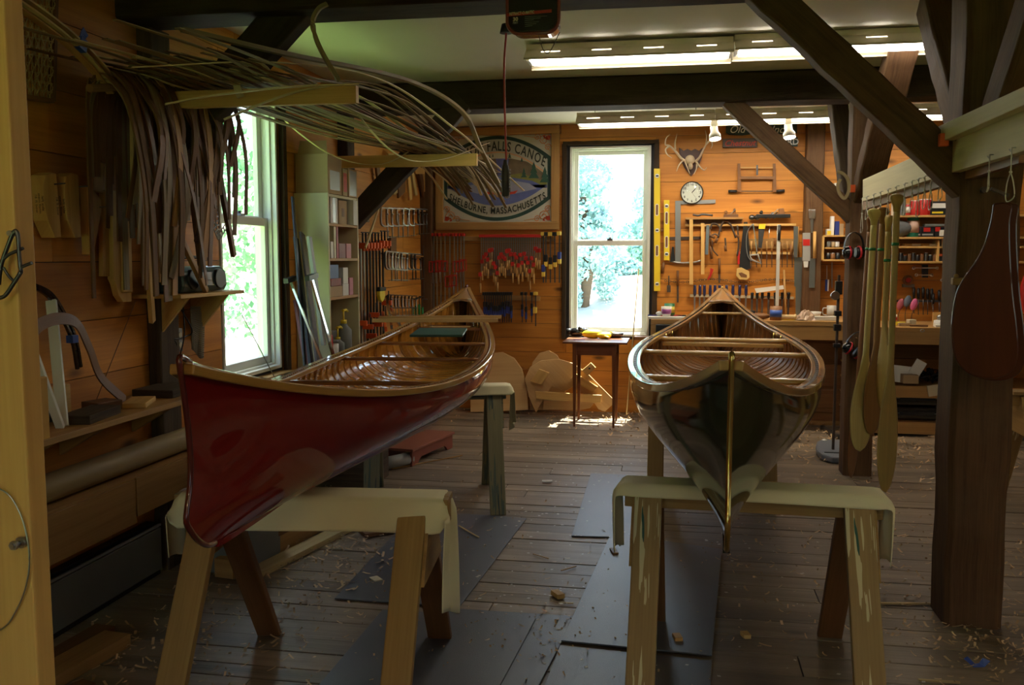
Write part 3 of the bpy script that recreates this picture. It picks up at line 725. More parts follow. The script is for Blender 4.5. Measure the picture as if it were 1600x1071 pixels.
# two loose sticks and a green board across the red canoe
def lay(name, label, cat, a, b, w, t, mat, grp=None, bev=.002, up=(0, 0, 1)):
    return tag(MB().bar(a, b, w, t, up).build(name, mat, bev=bev), label, cat, grp)
zt = lambda y: LC[3](((y - 4.568) / 2.631)) + .016
a1, b1 = P(592, 522, Y=6.05), P(783, 519, Y=6.3); a2, b2 = P(582, 529, Y=5.8), P(778, 527, Y=5.95)
z1 = max(zt(6.1), zt(6.3)) + .010
for a, b in ((a1, b1), (a2, b2)): a.z = b.z = z1
lay('cross_stick', 'pale stick lying across the red canoe behind the green board', 'stick', a1, b1, .03, .024, midwood)
lay('cross_stick', 'nearer pale stick lying across the red canoe', 'stick', a2, b2, .03, .024, midwood)
mb = MB(); q = [P(640, 527, Z=z1 + .014), P(723, 527, Z=z1 + .014), P(730, 516, Z=z1 + .014), P(655, 516, Z=z1 + .014)]; mb.prism(q, (0, 0, .012)); tag(mb.build('green_board', darkgreen, bev=.002), 'dark green sanding board on the sticks across the red canoe', 'board')
# ================================================================== SAWHORSES AND CANVAS
def sawhorse(name, label, x0, x1, yc, top, splay, m_leg, m_rail, rot=0, lw=.092, m_top=None, m_back=None, ins=.07):
    """rail runs left-right, legs splay front and back"""
    t = thing(name, label, 'sawhorse', ((x0 + x1) / 2, yc, 0))
    R = Matrix.Rotation(rot, 3, 'Z'); C0 = V(((x0 + x1) / 2, yc, 0))
    def T(x, y, z): return C0 + R @ (V((x, y, z)) - C0)
    MB().bar(T(x0 - .03, yc, top - .045), T(x1 + .03, yc, top - .045), .04, .09).build('rail', m_rail, t, bev=.003)
    MB().bar(T(x0 - .03, yc, top - .012), T(x1 + .03, yc, top - .012), .11, .02).build('top_board', m_top or m_rail, t, bev=.003)
    for xx in (x0 + ins, x1 - ins):
        for s in (-1, 1):
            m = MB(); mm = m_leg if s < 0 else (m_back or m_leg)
            a = T(xx, yc + s * .045, top - .03); b = T(xx, yc + s * splay, 0)
            m.bar(b, a, lw, .038, up=R @ V((0, 1, 0)))
            for i, p_ in enumerate(m.v):
                if p_.z < .03: m.v[i] = V((p_.x, p_.y, 0))
            m.build('leg', mm, t, bev=.003)
        m = MB()
        sl = (splay - .045) / (top - .03)
        g = [T(xx, yc - .05 - .0, top - .03), T(xx, yc + .05, top - .03), T(xx, yc + .02 + sl * .24, top - .25), T(xx, yc - .02 - sl * .24, top - .25)]
        off = R @ V((-.056 if xx < (x0 + x1) / 2 else .044, 0, 0))
        m.prism([p_ + off for p_ in g], R @ V((.012, 0, 0))); m.build('gusset', m_rail, t)
    return t
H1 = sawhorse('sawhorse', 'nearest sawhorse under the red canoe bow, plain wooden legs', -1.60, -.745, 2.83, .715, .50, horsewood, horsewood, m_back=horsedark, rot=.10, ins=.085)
H2 = sawhorse('sawhorse', 'weathered green-grey sawhorse under the red canoe stern', -1.855, -1.025, 5.36, .715, .36, horsegreen, horsegreen, rot=.28, ins=.05)
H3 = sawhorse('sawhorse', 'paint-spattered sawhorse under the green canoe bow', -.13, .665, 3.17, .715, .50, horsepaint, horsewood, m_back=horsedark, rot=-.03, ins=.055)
H4 = sawhorse('sawhorse', 'brown sawhorse under the far half of the green canoe', -.17, .64, 5.80, .715, .38, horsewood, horsewood)
def cloth(label, x0, x1, yc, top, wf, wb, hangR, hangL, seed, y_end=.0, rot=0, piv=None):
    """canvas laid along the rail, drooping over front/back edges and hanging over the ends"""
    R = random.Random(seed); L = x1 - x0; tot = hangL + L + hangR
    ph = [R.uniform(0, 6) for _ in range(6)]
    def fn(u, v):
        s = u * tot; w_ = -wf + (wf + wb) * v            # across
        half = .058
        ay = abs(w_); sg = -1 if w_ < 0 else 1
        rr = .012
        if ay <= half: y, z = w_, 0
        else: d = ay - half; y = sg * (half + .25 * d + .008), ; y = y[0]; z = -d * .95
        ripple = .004 * math.sin(s * 9 + ph[0]) * min(1, max(0, ay - half) * 12)
        if s < hangL or s > hangL + L:
            d = (hangL - s) if s < hangL else (s - hangL - L); sd = -1 if s < hangL else 1
            xe = x0 if sd < 0 else x1
            k = min(1, d / .06); k = k * k * (3 - 2 * k)
            yy = y * (1 - k) + (w_ * .72) * k; 
            fold = .010 * math.sin(w_ * 34 + ph[1]) * k + .008 * k + .008 * math.sin(w_ * 13 + ph[2] + d * 6) * k
            zz = z * (1 - k) * 1.0 - max(0, d - .01) - .02 * k * math.sin(w_ * 7 + ph[3]) - k * d * .35 * max(0, v - .3)
            return V((xe + sd * (.004 + fold + min(d, .02)) - 0, yc + yy + y_end * k * d, top + .004 + zz))
        x = x0 + (s - hangL)
        e = min(x - x0, x1 - x); 
        return V((x, yc + y + ripple * sg, top + .004 + z + ripple))
    m = MB(); m.grid(fn, 64, 30)
    if rot: R3 = Matrix.Rotation(rot, 3, 'Z'); c0 = V(((x0 + x1) / 2, yc, 0)); m.v = [c0 + R3 @ (p_ - c0) for p_ in m.v]
    o = m.build('canvas_cloth', canvas, solid=.0022, thick_off=1); tag(o, label, 'cloth'); return o
cloth('cream canvas strip draped over the nearest sawhorse under the red canoe', -1.60, -.745, 2.83, .7125, .17, .15, .36, .20, 1, rot=.10)
cloth('cream canvas strip draped over the far sawhorse by the red stern', -1.855, -.985, 5.36, .7125, .12, .14, .24, .1, 2, rot=.28)
cloth('cream canvas draped over the paint-spattered sawhorse', -.15, .675, 3.17, .7125, .10, .16, .24, .25, 3, rot=-.03)
cloth('cream canvas on the far sawhorse under the green canoe', -.19, .66, 5.80, .7125, .10, .1, .12, .12, 4)
# ================================================================== MATS
def mat_(label, pts, lift=0):
    m = MB(); m.prism([V((p_.x, p_.y, .003 + lift)) for p_ in pts], (0, 0, .006)); tag(m.build('rubber_mat', rubber, bev=.001), label, 'floor mat')
g = lambda *a: [P(x, y, Z=0) for x, y in a]
mat_('dark rubber mat under the red canoe with a curled right corner', g((523, 938), (717, 952), (823, 812), (650, 800)))
mat_('dark rubber mat lying under another, its right edge showing', [V((-1.12, 2.2, 0)), V((-.52, 2.2, 0)), V((-.385, 3.67, 0)), V((-1.0, 3.66, 0))])
mat_('dark rubber mat on top of another by the plain sawhorse', [V((-1.2, 2.2, 0)), V((-.62, 2.2, 0)), V((-.54, 3.60, 0)), V((-1.19, 3.58, 0))], .0065)
mat_('paint-flecked grey mat left of the green canoe, farthest of its row', g((893, 840), (1005, 843), (1010, 745), (923, 742)))
mat_('long grey mat running under the green canoe bow', g((877, 1008), (1112, 1031), (1128, 864), (955, 838)), .009)
mat_('grey mat at the bottom edge between the spattered sawhorse legs', [V((-.45, 2.3, 0)), V((.10, 2.3, 0))] + g((1112, 1036), (875, 1012)))
# ================================================================== DOORWAY BOARD IN FRONT
bx0 = -.935
mb = MB(); mb.box((bx0 - .15, 1.2, 1.37), (.30, .04, 2.72)); S(mb.build('trim_2', freshpine, bev=.003), 'yellow pine board of the doorway at the left edge')
mb = MB(); c = P(59, 640, Y=1.27); mb.box((c.x - .02, 1.275, c.z), (.05, .03, .10)); S(mb.build('trim_3', freshpine, bev=.002), 'short pine block behind the doorway board')
fx = lambda x, y, d=.0: P(x, y, Y=1.175 - d)
t = thing('wire_loop', 'thin grey wire loop hung from a bolt on the pine doorway board', 'wire', fx(30, 980))
MB().tube(smooth_path([fx(-60, 770), fx(0, 765), fx(30, 800), fx(45, 860), fx(42, 910), fx(25, 955), fx(0, 985), fx(-60, 1000)], 8), .0012, 6).build('wire', steel, t)
m = MB(); c = fx(33, 848); m.cyl(c, c + V((0, -.02, 0)), .0035, 10); m.cyl(c + V((0, .004, 0)), c + V((0, -.004, 0)), .009, 6); m.cyl(c + V((0, -.012, 0)), c + V((0, -.018, 0)), .007, 6); m.build('bolt', steel, t)
t = thing('bent_hook', 'twisted black metal hook hanging on the pine doorway board', 'hook', fx(15, 465))
for pth, r in (([(-2, 445), (2, 415), (12, 385), (22, 362), (28, 368), (30, 400), (33, 425)], .003), ([(33, 425), (20, 445), (8, 462), (-2, 466)], .003), ([(2, 408), (14, 398), (30, 391), (36, 388)], .0025), ([(33, 418), (42, 414), (50, 411)], .0025), ([(5, 418), (14, 432), (22, 440)], .002)):
    MB().tube(smooth_path([fx(x, y, .012) for x, y in pth], 6), r, 8).build('hook_arm', darksteel, t)
m = MB(); c = fx(26, 365, .0); m.cyl(c, c + V((0, -.016, 0)), .004, 8); m.build('nail', steel, t)
# ================================================================== LEFT WALL
wl = lambda x, y, d=0.0: P(x, y, X=XL + d)      # point on the left wall, d metres out of it
def plate(name, pts, t, mat, label=None, cat=None, group=None, parent=None, bev=.001, along=None):
    o = MB().prism(pts, t, along=along).build(name, mat, parent, bev=bev)
    return tag(o, label, cat, group) if label else o
def nail(p, n, L=.04, r=.0022): m = MB(); m.cyl(p, V(p) + V(n) * L, r, 6); return m
# woven cane seat panel
t = thing('cane_panel', 'framed square of woven cane hanging high on the left wall', 'cane panel', wl(60, 155, .05))
c = [(28, -30), (92, -30), (84, 157), (28, 147)]; q = [wl(x, y, .05) for x, y in [(8, -60), (88, -38), (83, 158), (8, 146)]]
def bil(u, v): a = q[0].lerp(q[1], u); b = q[3].lerp(q[2], u); return a.lerp(b, v)
m = MB(); nn = 15
for k in range(nn + 1):
    f = k / nn; m.strip([bil(f, 0), bil(f, 1)], .004, .002, up=(1, 0, 0)); m.strip([bil(0, f) + V((.002, 0, 0)), bil(1, f) + V((.002, 0, 0))], .004, .002, up=(1, 0, 0))
for k in range(-nn, nn, 2):
    for sgn in (1, -1):
        f0, f1 = max(0, k / nn), min(1, 1 + k / nn)
        a, b = (f0, f0 - k / nn), (f1, f1 - k / nn)
        if sgn < 0: a, b = (a[0], 1 - a[1]), (b[0], 1 - b[1])
        m.strip([bil(*a) + V((.004, 0, 0)), bil(*b) + V((.004, 0, 0))], .005, .0015, up=(1, 0, 0))
m.build('woven_cane', cane, t)['kind'] = 'stuff'
m = MB()
for a, b in ((0, 1), (1, 2), (2, 3), (3, 0)): m.bar(q[a] - V((.008, 0, 0)), q[b] - V((.008, 0, 0)), .016, .03, up=(1, 0, 0))
m.build('frame', brownwood, t)
# bent strips with blue tape
bent = lambda dx, dy, d: smooth_path([wl(x + dx, y + dy, d) for x, y in [(-20, -35), (30, -2), (70, 26), (110, 58), (150, 98), (178, 134)]], 6)
t = thing('bent_strip_bundle', 'pale bent wooden strips taped together high on the left wall', 'wood strips', wl(178, 134, .25))
MB().strip(bent(2, -4, .26), .030, .007, up=(0, .35, 1)).build('strip', palewood, t)
MB().strip(bent(-2, 4, .26), .030, .007, up=(0, .35, 1)).build('strip', palewood, t)
MB().strip(bent(-5, 12, .245), .030, .006, up=(0, .35, 1)).build('strip', midwood, t)
c = wl(124, 70, .26); m = MB(); d = (wl(134, 79, .26) - wl(114, 61, .26)).normalized(); m.sweep([(-.022, -.02), (.022, -.02), (.022, .02), (-.022, .02)], [c - d * .02, c + d * .02], (1, 0, 0)); m.strip(smooth_path([c + V((.01, 0, .015)), c + V((.02, 0, .035)), c + V((.02, .012, .05))], 4), .035, .002, up=(1, 0, 0)); m.build('blue_tape', skyblue, t)
# stem forms with pencilled writing
pencil = plain('pencil_marks', (.07, .05, .03), .8)
for k, (pts, tx, lab) in enumerate([([(48, 274), (58, 270), (66, 272), (74, 371), (64, 372), (52, 345), (46, 315), (45, 290)], (62, 318), 'curved pine stem form with pencil writing, nearest the doorway board'),
                        ([(81, 276), (92, 271), (101, 274), (105, 371), (96, 372), (84, 345), (79, 315), (79, 290)], (95, 322), 'curved pine stem form with pencil writing, beside the pointed wedge')]):
    t = thing('stem_form', lab, 'template', wl(pts[4][0], pts[4][1], .02), 0, 'curved stem forms on nails')
    m = MB(); m.prism([wl(x, y, .015) for x, y in pts], (.062, 0, 0), along=(0, 0, 1)); m.build('board', template, t, bev=.003)
    m = MB()
    for r_, body in enumerate(('16 ft bow', 'stem form', 'left side')):
        o_ = wl(tx[0] - 5 + r_ * 5, tx[1], .0785); m.text(body, o_, (0, .05, -1), (0, 1, 0), .018, .0002)
    m.build('pencil_writing', pencil, t)
    nl = wl(tx[0] + (3 if k else -4), tx[1] - 28, .0); nail(nl, (1, -.05, .05), .125, .0028).build('nail', darksteel, t)
t = thing('wedge_form', 'pointed pine wedge hanging on a nail beside the stem forms', 'template', wl(133, 400, .02))
m = MB(); m.prism([wl(x, y, .02) for x, y in [(124, 290), (129, 290), (146, 312), (147, 330), (134, 400), (128, 398)]], (.035, 0, 0), along=(0, 0, 1)); m.build('board', template, t, bev=.002)
nail(wl(137, 325), (1, 0, .05), .09).build('nail', darksteel, t)
t = thing('stacked_form', 'stacked pine boards with a scrolled lower corner hung on nails', 'template', wl(180, 470, .02))
for pts, d0, d1 in (([(154, 298), (168, 296), (172, 432), (154, 432)], .01, .03), ([(166, 298), (188, 300), (196, 340), (196, 472), (183, 472), (176, 462), (172, 445), (168, 436)], .02, .05), ([(186, 322), (199, 322), (203, 457), (188, 457)], .045, .06)):
    m = MB(); m.prism([wl(x, y, d0) for x, y in pts], (d1 - d0, 0, 0), along=(0, 0, 1)); m.build('board', template, t, bev=.002)
nail(wl(180, 306), (1, 0, .05), .09).build('nail', darksteel, t)
lay('hanging_offcut', 'wide pine offcut hanging above the scrolled form', 'board', wl(152, 195, .03), wl(150, 300, .03), .07, .02, template, up=(1, 0, 0))
# bark splints and bent ribs over the long rail
rail = MB(); rail.cyl(wl(140, 138, .26), wl(352, 128, .26), .016, 10); tag(rail.build('hanging_rail', brownwood), 'wooden pole carrying the hanging splints on the left wall', 'pole')
for xx in (150, 345):
    tag(MB().bar(wl(xx, 140, 0), wl(xx, 140, 0) + V((.28, 0, .01)), .04, .03).build('rail_bracket', brownwood), 'bracket holding the splint pole at its %s end' % ('near' if xx == 150 else 'window'), 'bracket')
R = random.Random(5)
wk = 'greyish reddish straw-brown dusky ochre smoky pale knotty split thin broad crooked straight'.split()
nrib_ = 46
ends = {}
for i in range(nrib_):
    f = (i + R.uniform(-.3, .3)) / (nrib_ - 1); f = min(1, max(0, f))
    xx = 158 + (333 - 158) * f ** .92
    topp = wl(xx, 132, .26) + V((0, 0, R.uniform(.016, .05)))
    Ld = R.uniform(.35, .95) * (1.0 if f < .75 else .85); Lb = R.uniform(.2, .9)
    sway = R.uniform(-.10, .10); out = R.uniform(.06, .16)
    if i % 9 == 4: sway = R.choice((-.3, .28)); 
    w_ = R.uniform(.020, .042)
    pf = [topp + V((-.07, 0, -Lb)), topp + V((-.06, R.uniform(-.02, .02), -.12)), topp + V((-.03, 0, -.02)), topp, topp + V((.035, sway * .05, -.02)), topp + V((.06 + out * .3, sway * .15, -.12)), topp + V((.06 + out * .6, sway * .5, -Ld * .55)), topp + V((.05 + out * .5, sway, -Ld))]
    mt = R.choice((ribwood, ribwood, ribwood, ribwood, splint, brownwood, brownwood, midwood))
    o = MB().strip(smooth_path(pf, 5), w_, R.uniform(.004, .008), up=(1, 0, .3)).build('bent_rib', mt)
    tag(o, '%s bent rib, %s from the near end of the pole' % ({ribwood: 'bark-brown', splint: 'greyish', oldgrey: 'dark weathered', brownwood: 'reddish', midwood: 'straw-coloured'}[mt], ORD(i)), 'bent rib', 'bent ribs hanging over the pole')
# separate sticks leaning or hanging among them
def wstick(name, label, cat, a, b, d0, d1, w, t_, mat, grp=None): return lay(name, label, cat, wl(*a, d0), wl(*b, d1), w, t_, mat, grp, up=(1, 0, 0))
wstick('long_stick', 'pale squared stick hanging lowest, ending beside the outlet box', 'stick', (222, 285), (238, 503), .30, .12, .03, .02, template)
wstick('long_stick', 'pinkish straight board hanging beside the scrolled form', 'stick', (208, 130), (210, 318), .30, .20, .035, .016, palewood)
wstick('long_stick', 'short broad pale board tucked among the splints', 'board', (233, 235), (236, 285), .33, .30, .075, .02, midwood)
wstick('long_stick', 'dark stick crossing down towards the radio', 'stick', (300, 300), (318, 455), .30, .12, .028, .02, brownwood)
wstick('long_stick', 'pale stick slanting down in front of the radio', 'stick', (262, 330), (322, 455), .30, .22, .026, .022, midwood)
wstick('long_stick', 'dark stick leaning left of the radio', 'stick', (294, 240), (262, 455), .3, .12, .03, .02, ribwood)
wstick('long_stick', 'thin straw stick crossing the hanging splints', 'stick', (240, 220), (250, 440), .33, .15, .018, .012, palewood)
wstick('long_stick', 'brown stick angling across the window edge above the radio', 'stick', (330, 200), (365, 400), .36, .28, .03, .02, brownwood)
# perforated metal angle
t = thing('perforated_strap', 'perforated grey metal strap hanging at the window edge', 'metal strap', wl(345, 370, .30))
for a, b in (((328, 230), (342, 372)), ((342, 372), (358, 345)), ((322, 322), (342, 372))):
    m = MB(); A, B = wl(*a, .3), wl(*b, .3); L = (B - A); n = max(3, int(L.length / .02)); d = L.normalized(); sdv = d.cross(V((1, 0, 0))).normalized() * .012
    m.bar(A + sdv, B + sdv, .003, .004, up=(1, 0, 0)); m.bar(A - sdv, B - sdv, .003, .004, up=(1, 0, 0))
    for k in range(n + 1): m.bar(A + L * k / n + sdv, A + L * k / n - sdv, .007, .003, up=(1, 0, 0))
    m.build('strap', greymetal, t)
# radio shelf, radio, outlet
sz = P(320, 458, X=XL + .12).z
a_, b_ = wl(272, 458, 0).y, P(372, 455, X=XL + .22).y
ya, yb = 3.80, 4.42
t = thing('wall_shelf', 'small pine wall shelf carrying the radio beside the window', 'shelf', (XL + .12, (ya + yb) / 2, sz - .2))
MB().box((XL + .12, (ya + yb) / 2, sz), (.24, yb - ya, .018)).build('board', template, t, bev=.002)
for yy in (ya + .12, yb - .12):
    m = MB(); m.prism([V((XL + .002, yy, sz - .01)), V((XL + .21, yy, sz - .01)), V((XL + .002, yy, sz - .25))], (0, .018, 0)); m.build('bracket', template, t, bev=.002)
t = thing('radio', 'black and dark green portable radio on the small wall shelf', 'radio', (XL + .13, 4.12, sz + .009))
rz = sz + .012
m = MB(); pr_ = [(-.055, 0), (.055, 0), (.07, .03), (.065, .095), (.03, .125), (-.055, .12)]
m.prism([V((XL + .13 + a, 3.90, rz + b)) for a, b in pr_], (0, .42, 0), along=(0, 1, 0)); m.build('body', plain('radio_green', (.02, .05, .05), .35, coat=.5), t, bev=.01)
for yy in (3.985, 4.235): m = MB(); m.cyl((XL + .185, yy, rz + .062), (XL + .208, yy, rz + .062), .047, 20); m.build('speaker', black, t)
m = MB(); m.box((XL + .198, 4.11, rz + .075), (.006, .10, .04)); m.build('display', darksteel, t, bev=.002)
m = MB(); m.tube(smooth_path([(XL + .12, 3.93, rz + .115), (XL + .12, 3.95, rz + .16), (XL + .12, 4.27, rz + .16), (XL + .12, 4.29, rz + .115)], 5), .008, 8); m.build('handle', black, t)
MB().cyl(P(412, 535, X=XL + .2), P(373, 455 - 60, X=XL + .14) if False else P(378, 492, X=XL + .12), .0018, 6).build('thin_rod', steel) if False else None
ob = wl(263, 532, .0)
t = thing('outlet_box', 'grey metal electrical box with two sockets and cords on the left wall', 'outlet', ob + V((0, 0, -.05)))
MB().box(ob + V((.025, 0, 0)), (.05, .095, .115)).build('box', greymetal, t, bev=.004)
for k, dy in enumerate((-.022, .022)):
    for dz in (-.025, .025): m = MB(); m.cyl(ob + V((.05, dy, dz)), ob + V((.053, dy, dz)), .014, 14); m.build('socket', cream, t)
for pth in ([(263, 528), (275, 530), (290, 526), (300, 515), (275, 470), (272, 455)], [(264, 530), (275, 535), (279, 560), (284, 566), (276, 572), (270, 570), (277, 564)], [(285, 460), (288, 520), (282, 555)]):
    MB().tube(smooth_path([wl(x, y, .05 + .02 * (i % 2)) for i, (x, y) in enumerate(pth)], 6), .0035, 6).build('cord', black, t)
t = thing('cord_bundle', 'dark bundle of electric cord hanging under the radio shelf', 'cord', wl(263, 515, .03))
m = MB()
for k in range(6): m.tube(smooth_path([wl(270 + R.uniform(-3, 3), 458, .03), wl(262 + k * 1.2, 480, .05), wl(260 + R.uniform(-2, 4), 500, .04), wl(263 + k, 514, .03), wl(267, 495, .03), wl(271, 462, .03)], 5), .004, 6)
m.build('loops', black, t)['kind'] = 'stuff'
# hanging mesh strip
t = MB(); A = [wl(x, y, .06) for x, y in [(298, 480), (322, 482), (322, 520), (314, 560), (308, 572), (301, 545)]]
def mesh_pt(u, v): return wl(298 + 22 * u + 8 * v * (1 - u) * .5 - 2 * v, 480 + (66 + 22 * u * (1 - abs(u - .6))) * v, .06 + .015 * math.sin(u * 9) * v)
for k in range(13):
    t.tube([mesh_pt(k / 12, j / 12) for j in range(13)], .0022, 5); 
for k in range(24): t.tube([mesh_pt(j / 8, k / 23) for j in range(9)], .0022, 5)
tag(t.build('mesh_bag', jute), 'grey woven mesh strip hanging beneath the radio shelf', 'mesh')
# long lower shelf on brackets
t = thing('wall_shelf', 'long low pine shelf on triangular brackets along the left wall', 'shelf', (XL + .16, 3.1, .6))
zs_ = .868
MB().box((XL + .15, 2.90, zs_ - .012), (.30, 2.2, .024)).build('board', midwood, t, bev=.002)
for yy in (2.35, 2.95, 3.25, 3.75):
    m = MB(); m.prism([V((XL + .002, yy, zs_ - .024)), V((XL + .25, yy, zs_ - .024)), V((XL + .002, yy, zs_ - .17))], (0, .03, 0)); m.build('bracket', midwood, t, bev=.002)
sp_ = lambda x, y, d=.15: P(x, y, X=XL + d)
t = thing('folded_frame', 'two white strips joined in a narrow V standing on the low shelf', 'wood frame', V((XL + .2, 2.98, zs_)))
b0 = V((XL + .21, 3.0, zs_ + .004))
MB().bar(b0, sp_(80, 470, .06), .014, .038, up=(1, .2, 0)).build('strip', white, t); MB().bar(b0 + V((.004, -.02, 0)), sp_(48, 540, .24), .014, .03, up=(1, .2, 0)).build('strip', white, t)
o = MB().strip(smooth_path([sp_(45, 528, .18), sp_(62, 508, .18), sp_(92, 498, .18), sp_(120, 506, .17), sp_(140, 545, .16), sp_(158, 590, .15), V((XL + .14, 3.50, zs_ + .02))], 6), .045, .006, up=(1, 0, 0.3))
tag(o.build('bent_band', brownwood), 'broad brown bent wood band arching over the low shelf', 'bent wood')
t = thing('black_hose', 'pair of black curved strips hanging behind the white V frame', 'strips', sp_(123, 575, .05))
for dx, dy in ((0, 0), (-5, 3)): MB().strip(smooth_path([sp_(45 + dx, 442 + dy, .06), sp_(78 + dx, 458 + dy, .06), sp_(100 + dx, 490 + dy, .06), sp_(118 + dx, 530 + dy, .05), sp_(126 + dx, 574 + dy, .05)], 6), .012, .012).build('strip', blackgloss, t)
m = MB(); m.box(sp_(113, 530, .06), (.03, .035, .03)); m.build('blue_tape', skyblue, t)
lay('thin_wire', 'thin bowed wire rising from the low shelf to the wall post', 'wire', sp_(145, 640, .05), sp_(212, 470, .05), .004, .004, brownwood)
def blk(label, c, s, mat, rz=0, name='wood_block', cat='wood block', grp='wood blocks on the low shelf'):
    return tag(MB().box(V(c) + V((0, 0, s[2] / 2)), s, Matrix.Rotation(rz, 3, 'Z')).build(name, mat, bev=.003), label, cat, grp)
blk('flat grey-brown block lying beside the V frame on the low shelf', (XL + .20, 3.18, zs_), (.12, .26, .035), oldgrey, .15)
blk('smaller block behind the flat block on the low shelf', (XL + .12, 3.37, zs_), (.10, .12, .04), brownwood, -.3)
blk('thin pale wedge leaning on the low shelf by the wall post', (XL + .19, 3.52, zs_), (.10, .20, .022), template, .35)
blk('dark plank lying at the far end of the low shelf', (XL + .14, 3.84, zs_), (.20, .27, .035), oldgrey, 0)
blk('upright pale board leaning behind the V frame on the low shelf', (XL + .03, 3.10, zs_), (.03, .36, .12), template, 0)
m = MB(); m.cyl((XL + .06, 3.00, zs_ + .03), (XL + .10, 3.10, zs_ + .03), .03, 14); tag(m.build('small_roller', black), 'small dark roller at the back of the low shelf', 'roller')
# roll, boards and heater below
z0 = P(160, 790, X=XL + .1).z
m = MB(); m.cyl((XL + .075, 2.2, .62), (XL + .075, 4.25, .605), .055, 24); tag(m.build('cardboard_tube', plain('tan_tube', (.32, .22, .09), .6, var=.08)), 'long tan tube lying on the wide board along the left wall', 'tube')
lay('wide_board', 'wide pine board fixed on edge below the long tan tube', 'board', (XL + .15, 2.0, .445), (XL + .15, 3.52, .445), .02, .19, midwood, bev=.002)
lay('wide_board', 'shorter pine board on edge continuing towards the red canoe', 'board', (XL + .15, 3.53, .46), (XL + .15, 4.3, .46), .02, .17, midwood, bev=.002)
lay('ledger_board', 'pine ledge carrying the long tan tube', 'board', (XL + .075, 2.0, .54), (XL + .075, 4.3, .54), .15, .02, midwood)
t = thing('baseboard_heater', 'long grey baseboard heater low along the left wall', 'heater', (XL + .04, 2.9, 0))
MB().box((XL + .035, 2.85, .13), (.07, 2.0, .2)).build('cover', plain('heater_grey', (.16, .165, .15), .6, var=.1), t, bev=.004)
MB().box((XL + .066, 2.85, .242), (.012, 2.0, .012)).build('rim', greymetal, t, bev=.002)
MB().box((XL + .03, 2.85, .25), (.04, 1.96, .02)).build('grille', black, t)
MB().box((XL + .035, 2.85, .02), (.05, 2.0, .03)).build('toe_strip', black, t)
for i, (a, b, w_, h_, lab) in enumerate([((-2.18, 2.45), (-2.10, 3.10), .12, .05, 'rough board on the floor in front of the heater'), ((-2.27, 2.55), (-2.22, 3.2), .09, .03, 'reddish board on the floor against the heater'), ((-2.12, 2.3), (-1.98, 2.75), .07, .03, 'short offcut on the floor near the doorway board')]):
    lay('floor_board', lab, 'board', (a[0], a[1], h_ / 2 + .001), (b[0], b[1], h_ / 2 + .001), w_, h_, (midwood, brownwood, horsedark)[i])
t = thing('storage_tub', 'grey plastic tub on the floor behind the nearest sawhorse', 'tub', (-2.10, 4.05, 0))
m = MB(); m.prism([V((-2.26, 3.90, 0)), V((-1.94, 3.90, 0)), V((-1.94, 4.25, 0)), V((-2.26, 4.25, 0))], (0, 0, .27)); m.build('body', greyplastic, t, bev=.012)
m = MB(); m.box((-2.10, 4.075, .285), (.36, .38, .03)); m.build('lid', greyplastic, t, bev=.008)
# boards lying on the floor under the red canoe
for i, (a, b, w_, h_, z, lab) in enumerate([((-2.05, 3.85), (-1.84, 5.2), .10, .09, 0, 'long squared timber on the floor beneath the red canoe'), ((-1.93, 3.85), (-1.66, 5.1), .09, .03, 0, 'pale board on the floor beside the long timber'), ((-2.04, 3.9), (-1.85, 5.0), .09, .035, .092, 'reddish board stacked on the long timber'), ((-1.64, 4.6), (-1.46, 4.75), .12, .02, 0, 'short flat offcut on the floor near the mat')]):
    lay('timber_length', lab, 'timber', (a[0], a[1], z + h_ / 2 + .001), (b[0], b[1], z + h_ / 2 + .001), w_, h_, (midwood, palewood, brownwood, brownwood)[i])
# slanted offcuts in a crate further back under the canoe
t = thing('scrap_crate', 'dark crate with upright offcuts behind the far-left sawhorse', 'crate', (-2.10, 5.72, 0))
for a in ((-2.30, 5.72), (-1.92, 5.72)): MB().box((a[0], 5.72, .15), (.02, .40, .30)).build('side_panel', oldgrey, t)
for yy in (5.53, 5.91): MB().box((-2.11, yy, .15), (.36, .02, .30)).build('end_panel', oldgrey, t)
MB().box((-2.11, 5.72, .02), (.36, .36, .02)).build('base', oldgrey, t)
for k in range(7):
    x = -2.24 + k * .045; lay('offcut', 'offcut standing in the dark crate, %s from the wall' % ORD(k), 'offcut', (x, 5.62, .035), (x + R.uniform(-.06, .12), 5.76, .40 + R.uniform(-.05, .1)), .03, .012, (palewood, whitepaper, brownwood, greymetal)[k % 4], 'offcuts standing in the crate', up=(0, 1, 0))
t = thing('wooden_stand', 'low red-brown wooden stand with shaped feet on the floor', 'stand', (-1.86, 6.55, 0))
A, B = V((-1.93, 6.22, 0)), V((-1.80, 6.90, 0)); d = (B - A).normalized(); sd = V((d.y, -d.x, 0))
for off in (-.09, .09):
    m = MB(); o_ = A + sd * off; hh = .11
    prof = [(0, 0), (.09, 0), (.12, .03), (.15, .045), (.54, .045), (.57, .03), (.60, 0), (.69, 0), (.69, hh), (0, hh)]
    m.prism([o_ + d * a + V((0, 0, b)) for a, b in prof], sd * .018, along=d); m.build('side', plain('red_brown_paint', (.22, .055, .03), .5), t, bev=.002)
m = MB(); m.box((A + B) / 2 + V((0, 0, .118)), (.24, .72, .018), Matrix.Rotation(-math.atan2(d.x, d.y), 3, 'Z')); m.build('top', plain('red_brown_top', (.28, .09, .055), .5), t, bev=.002)
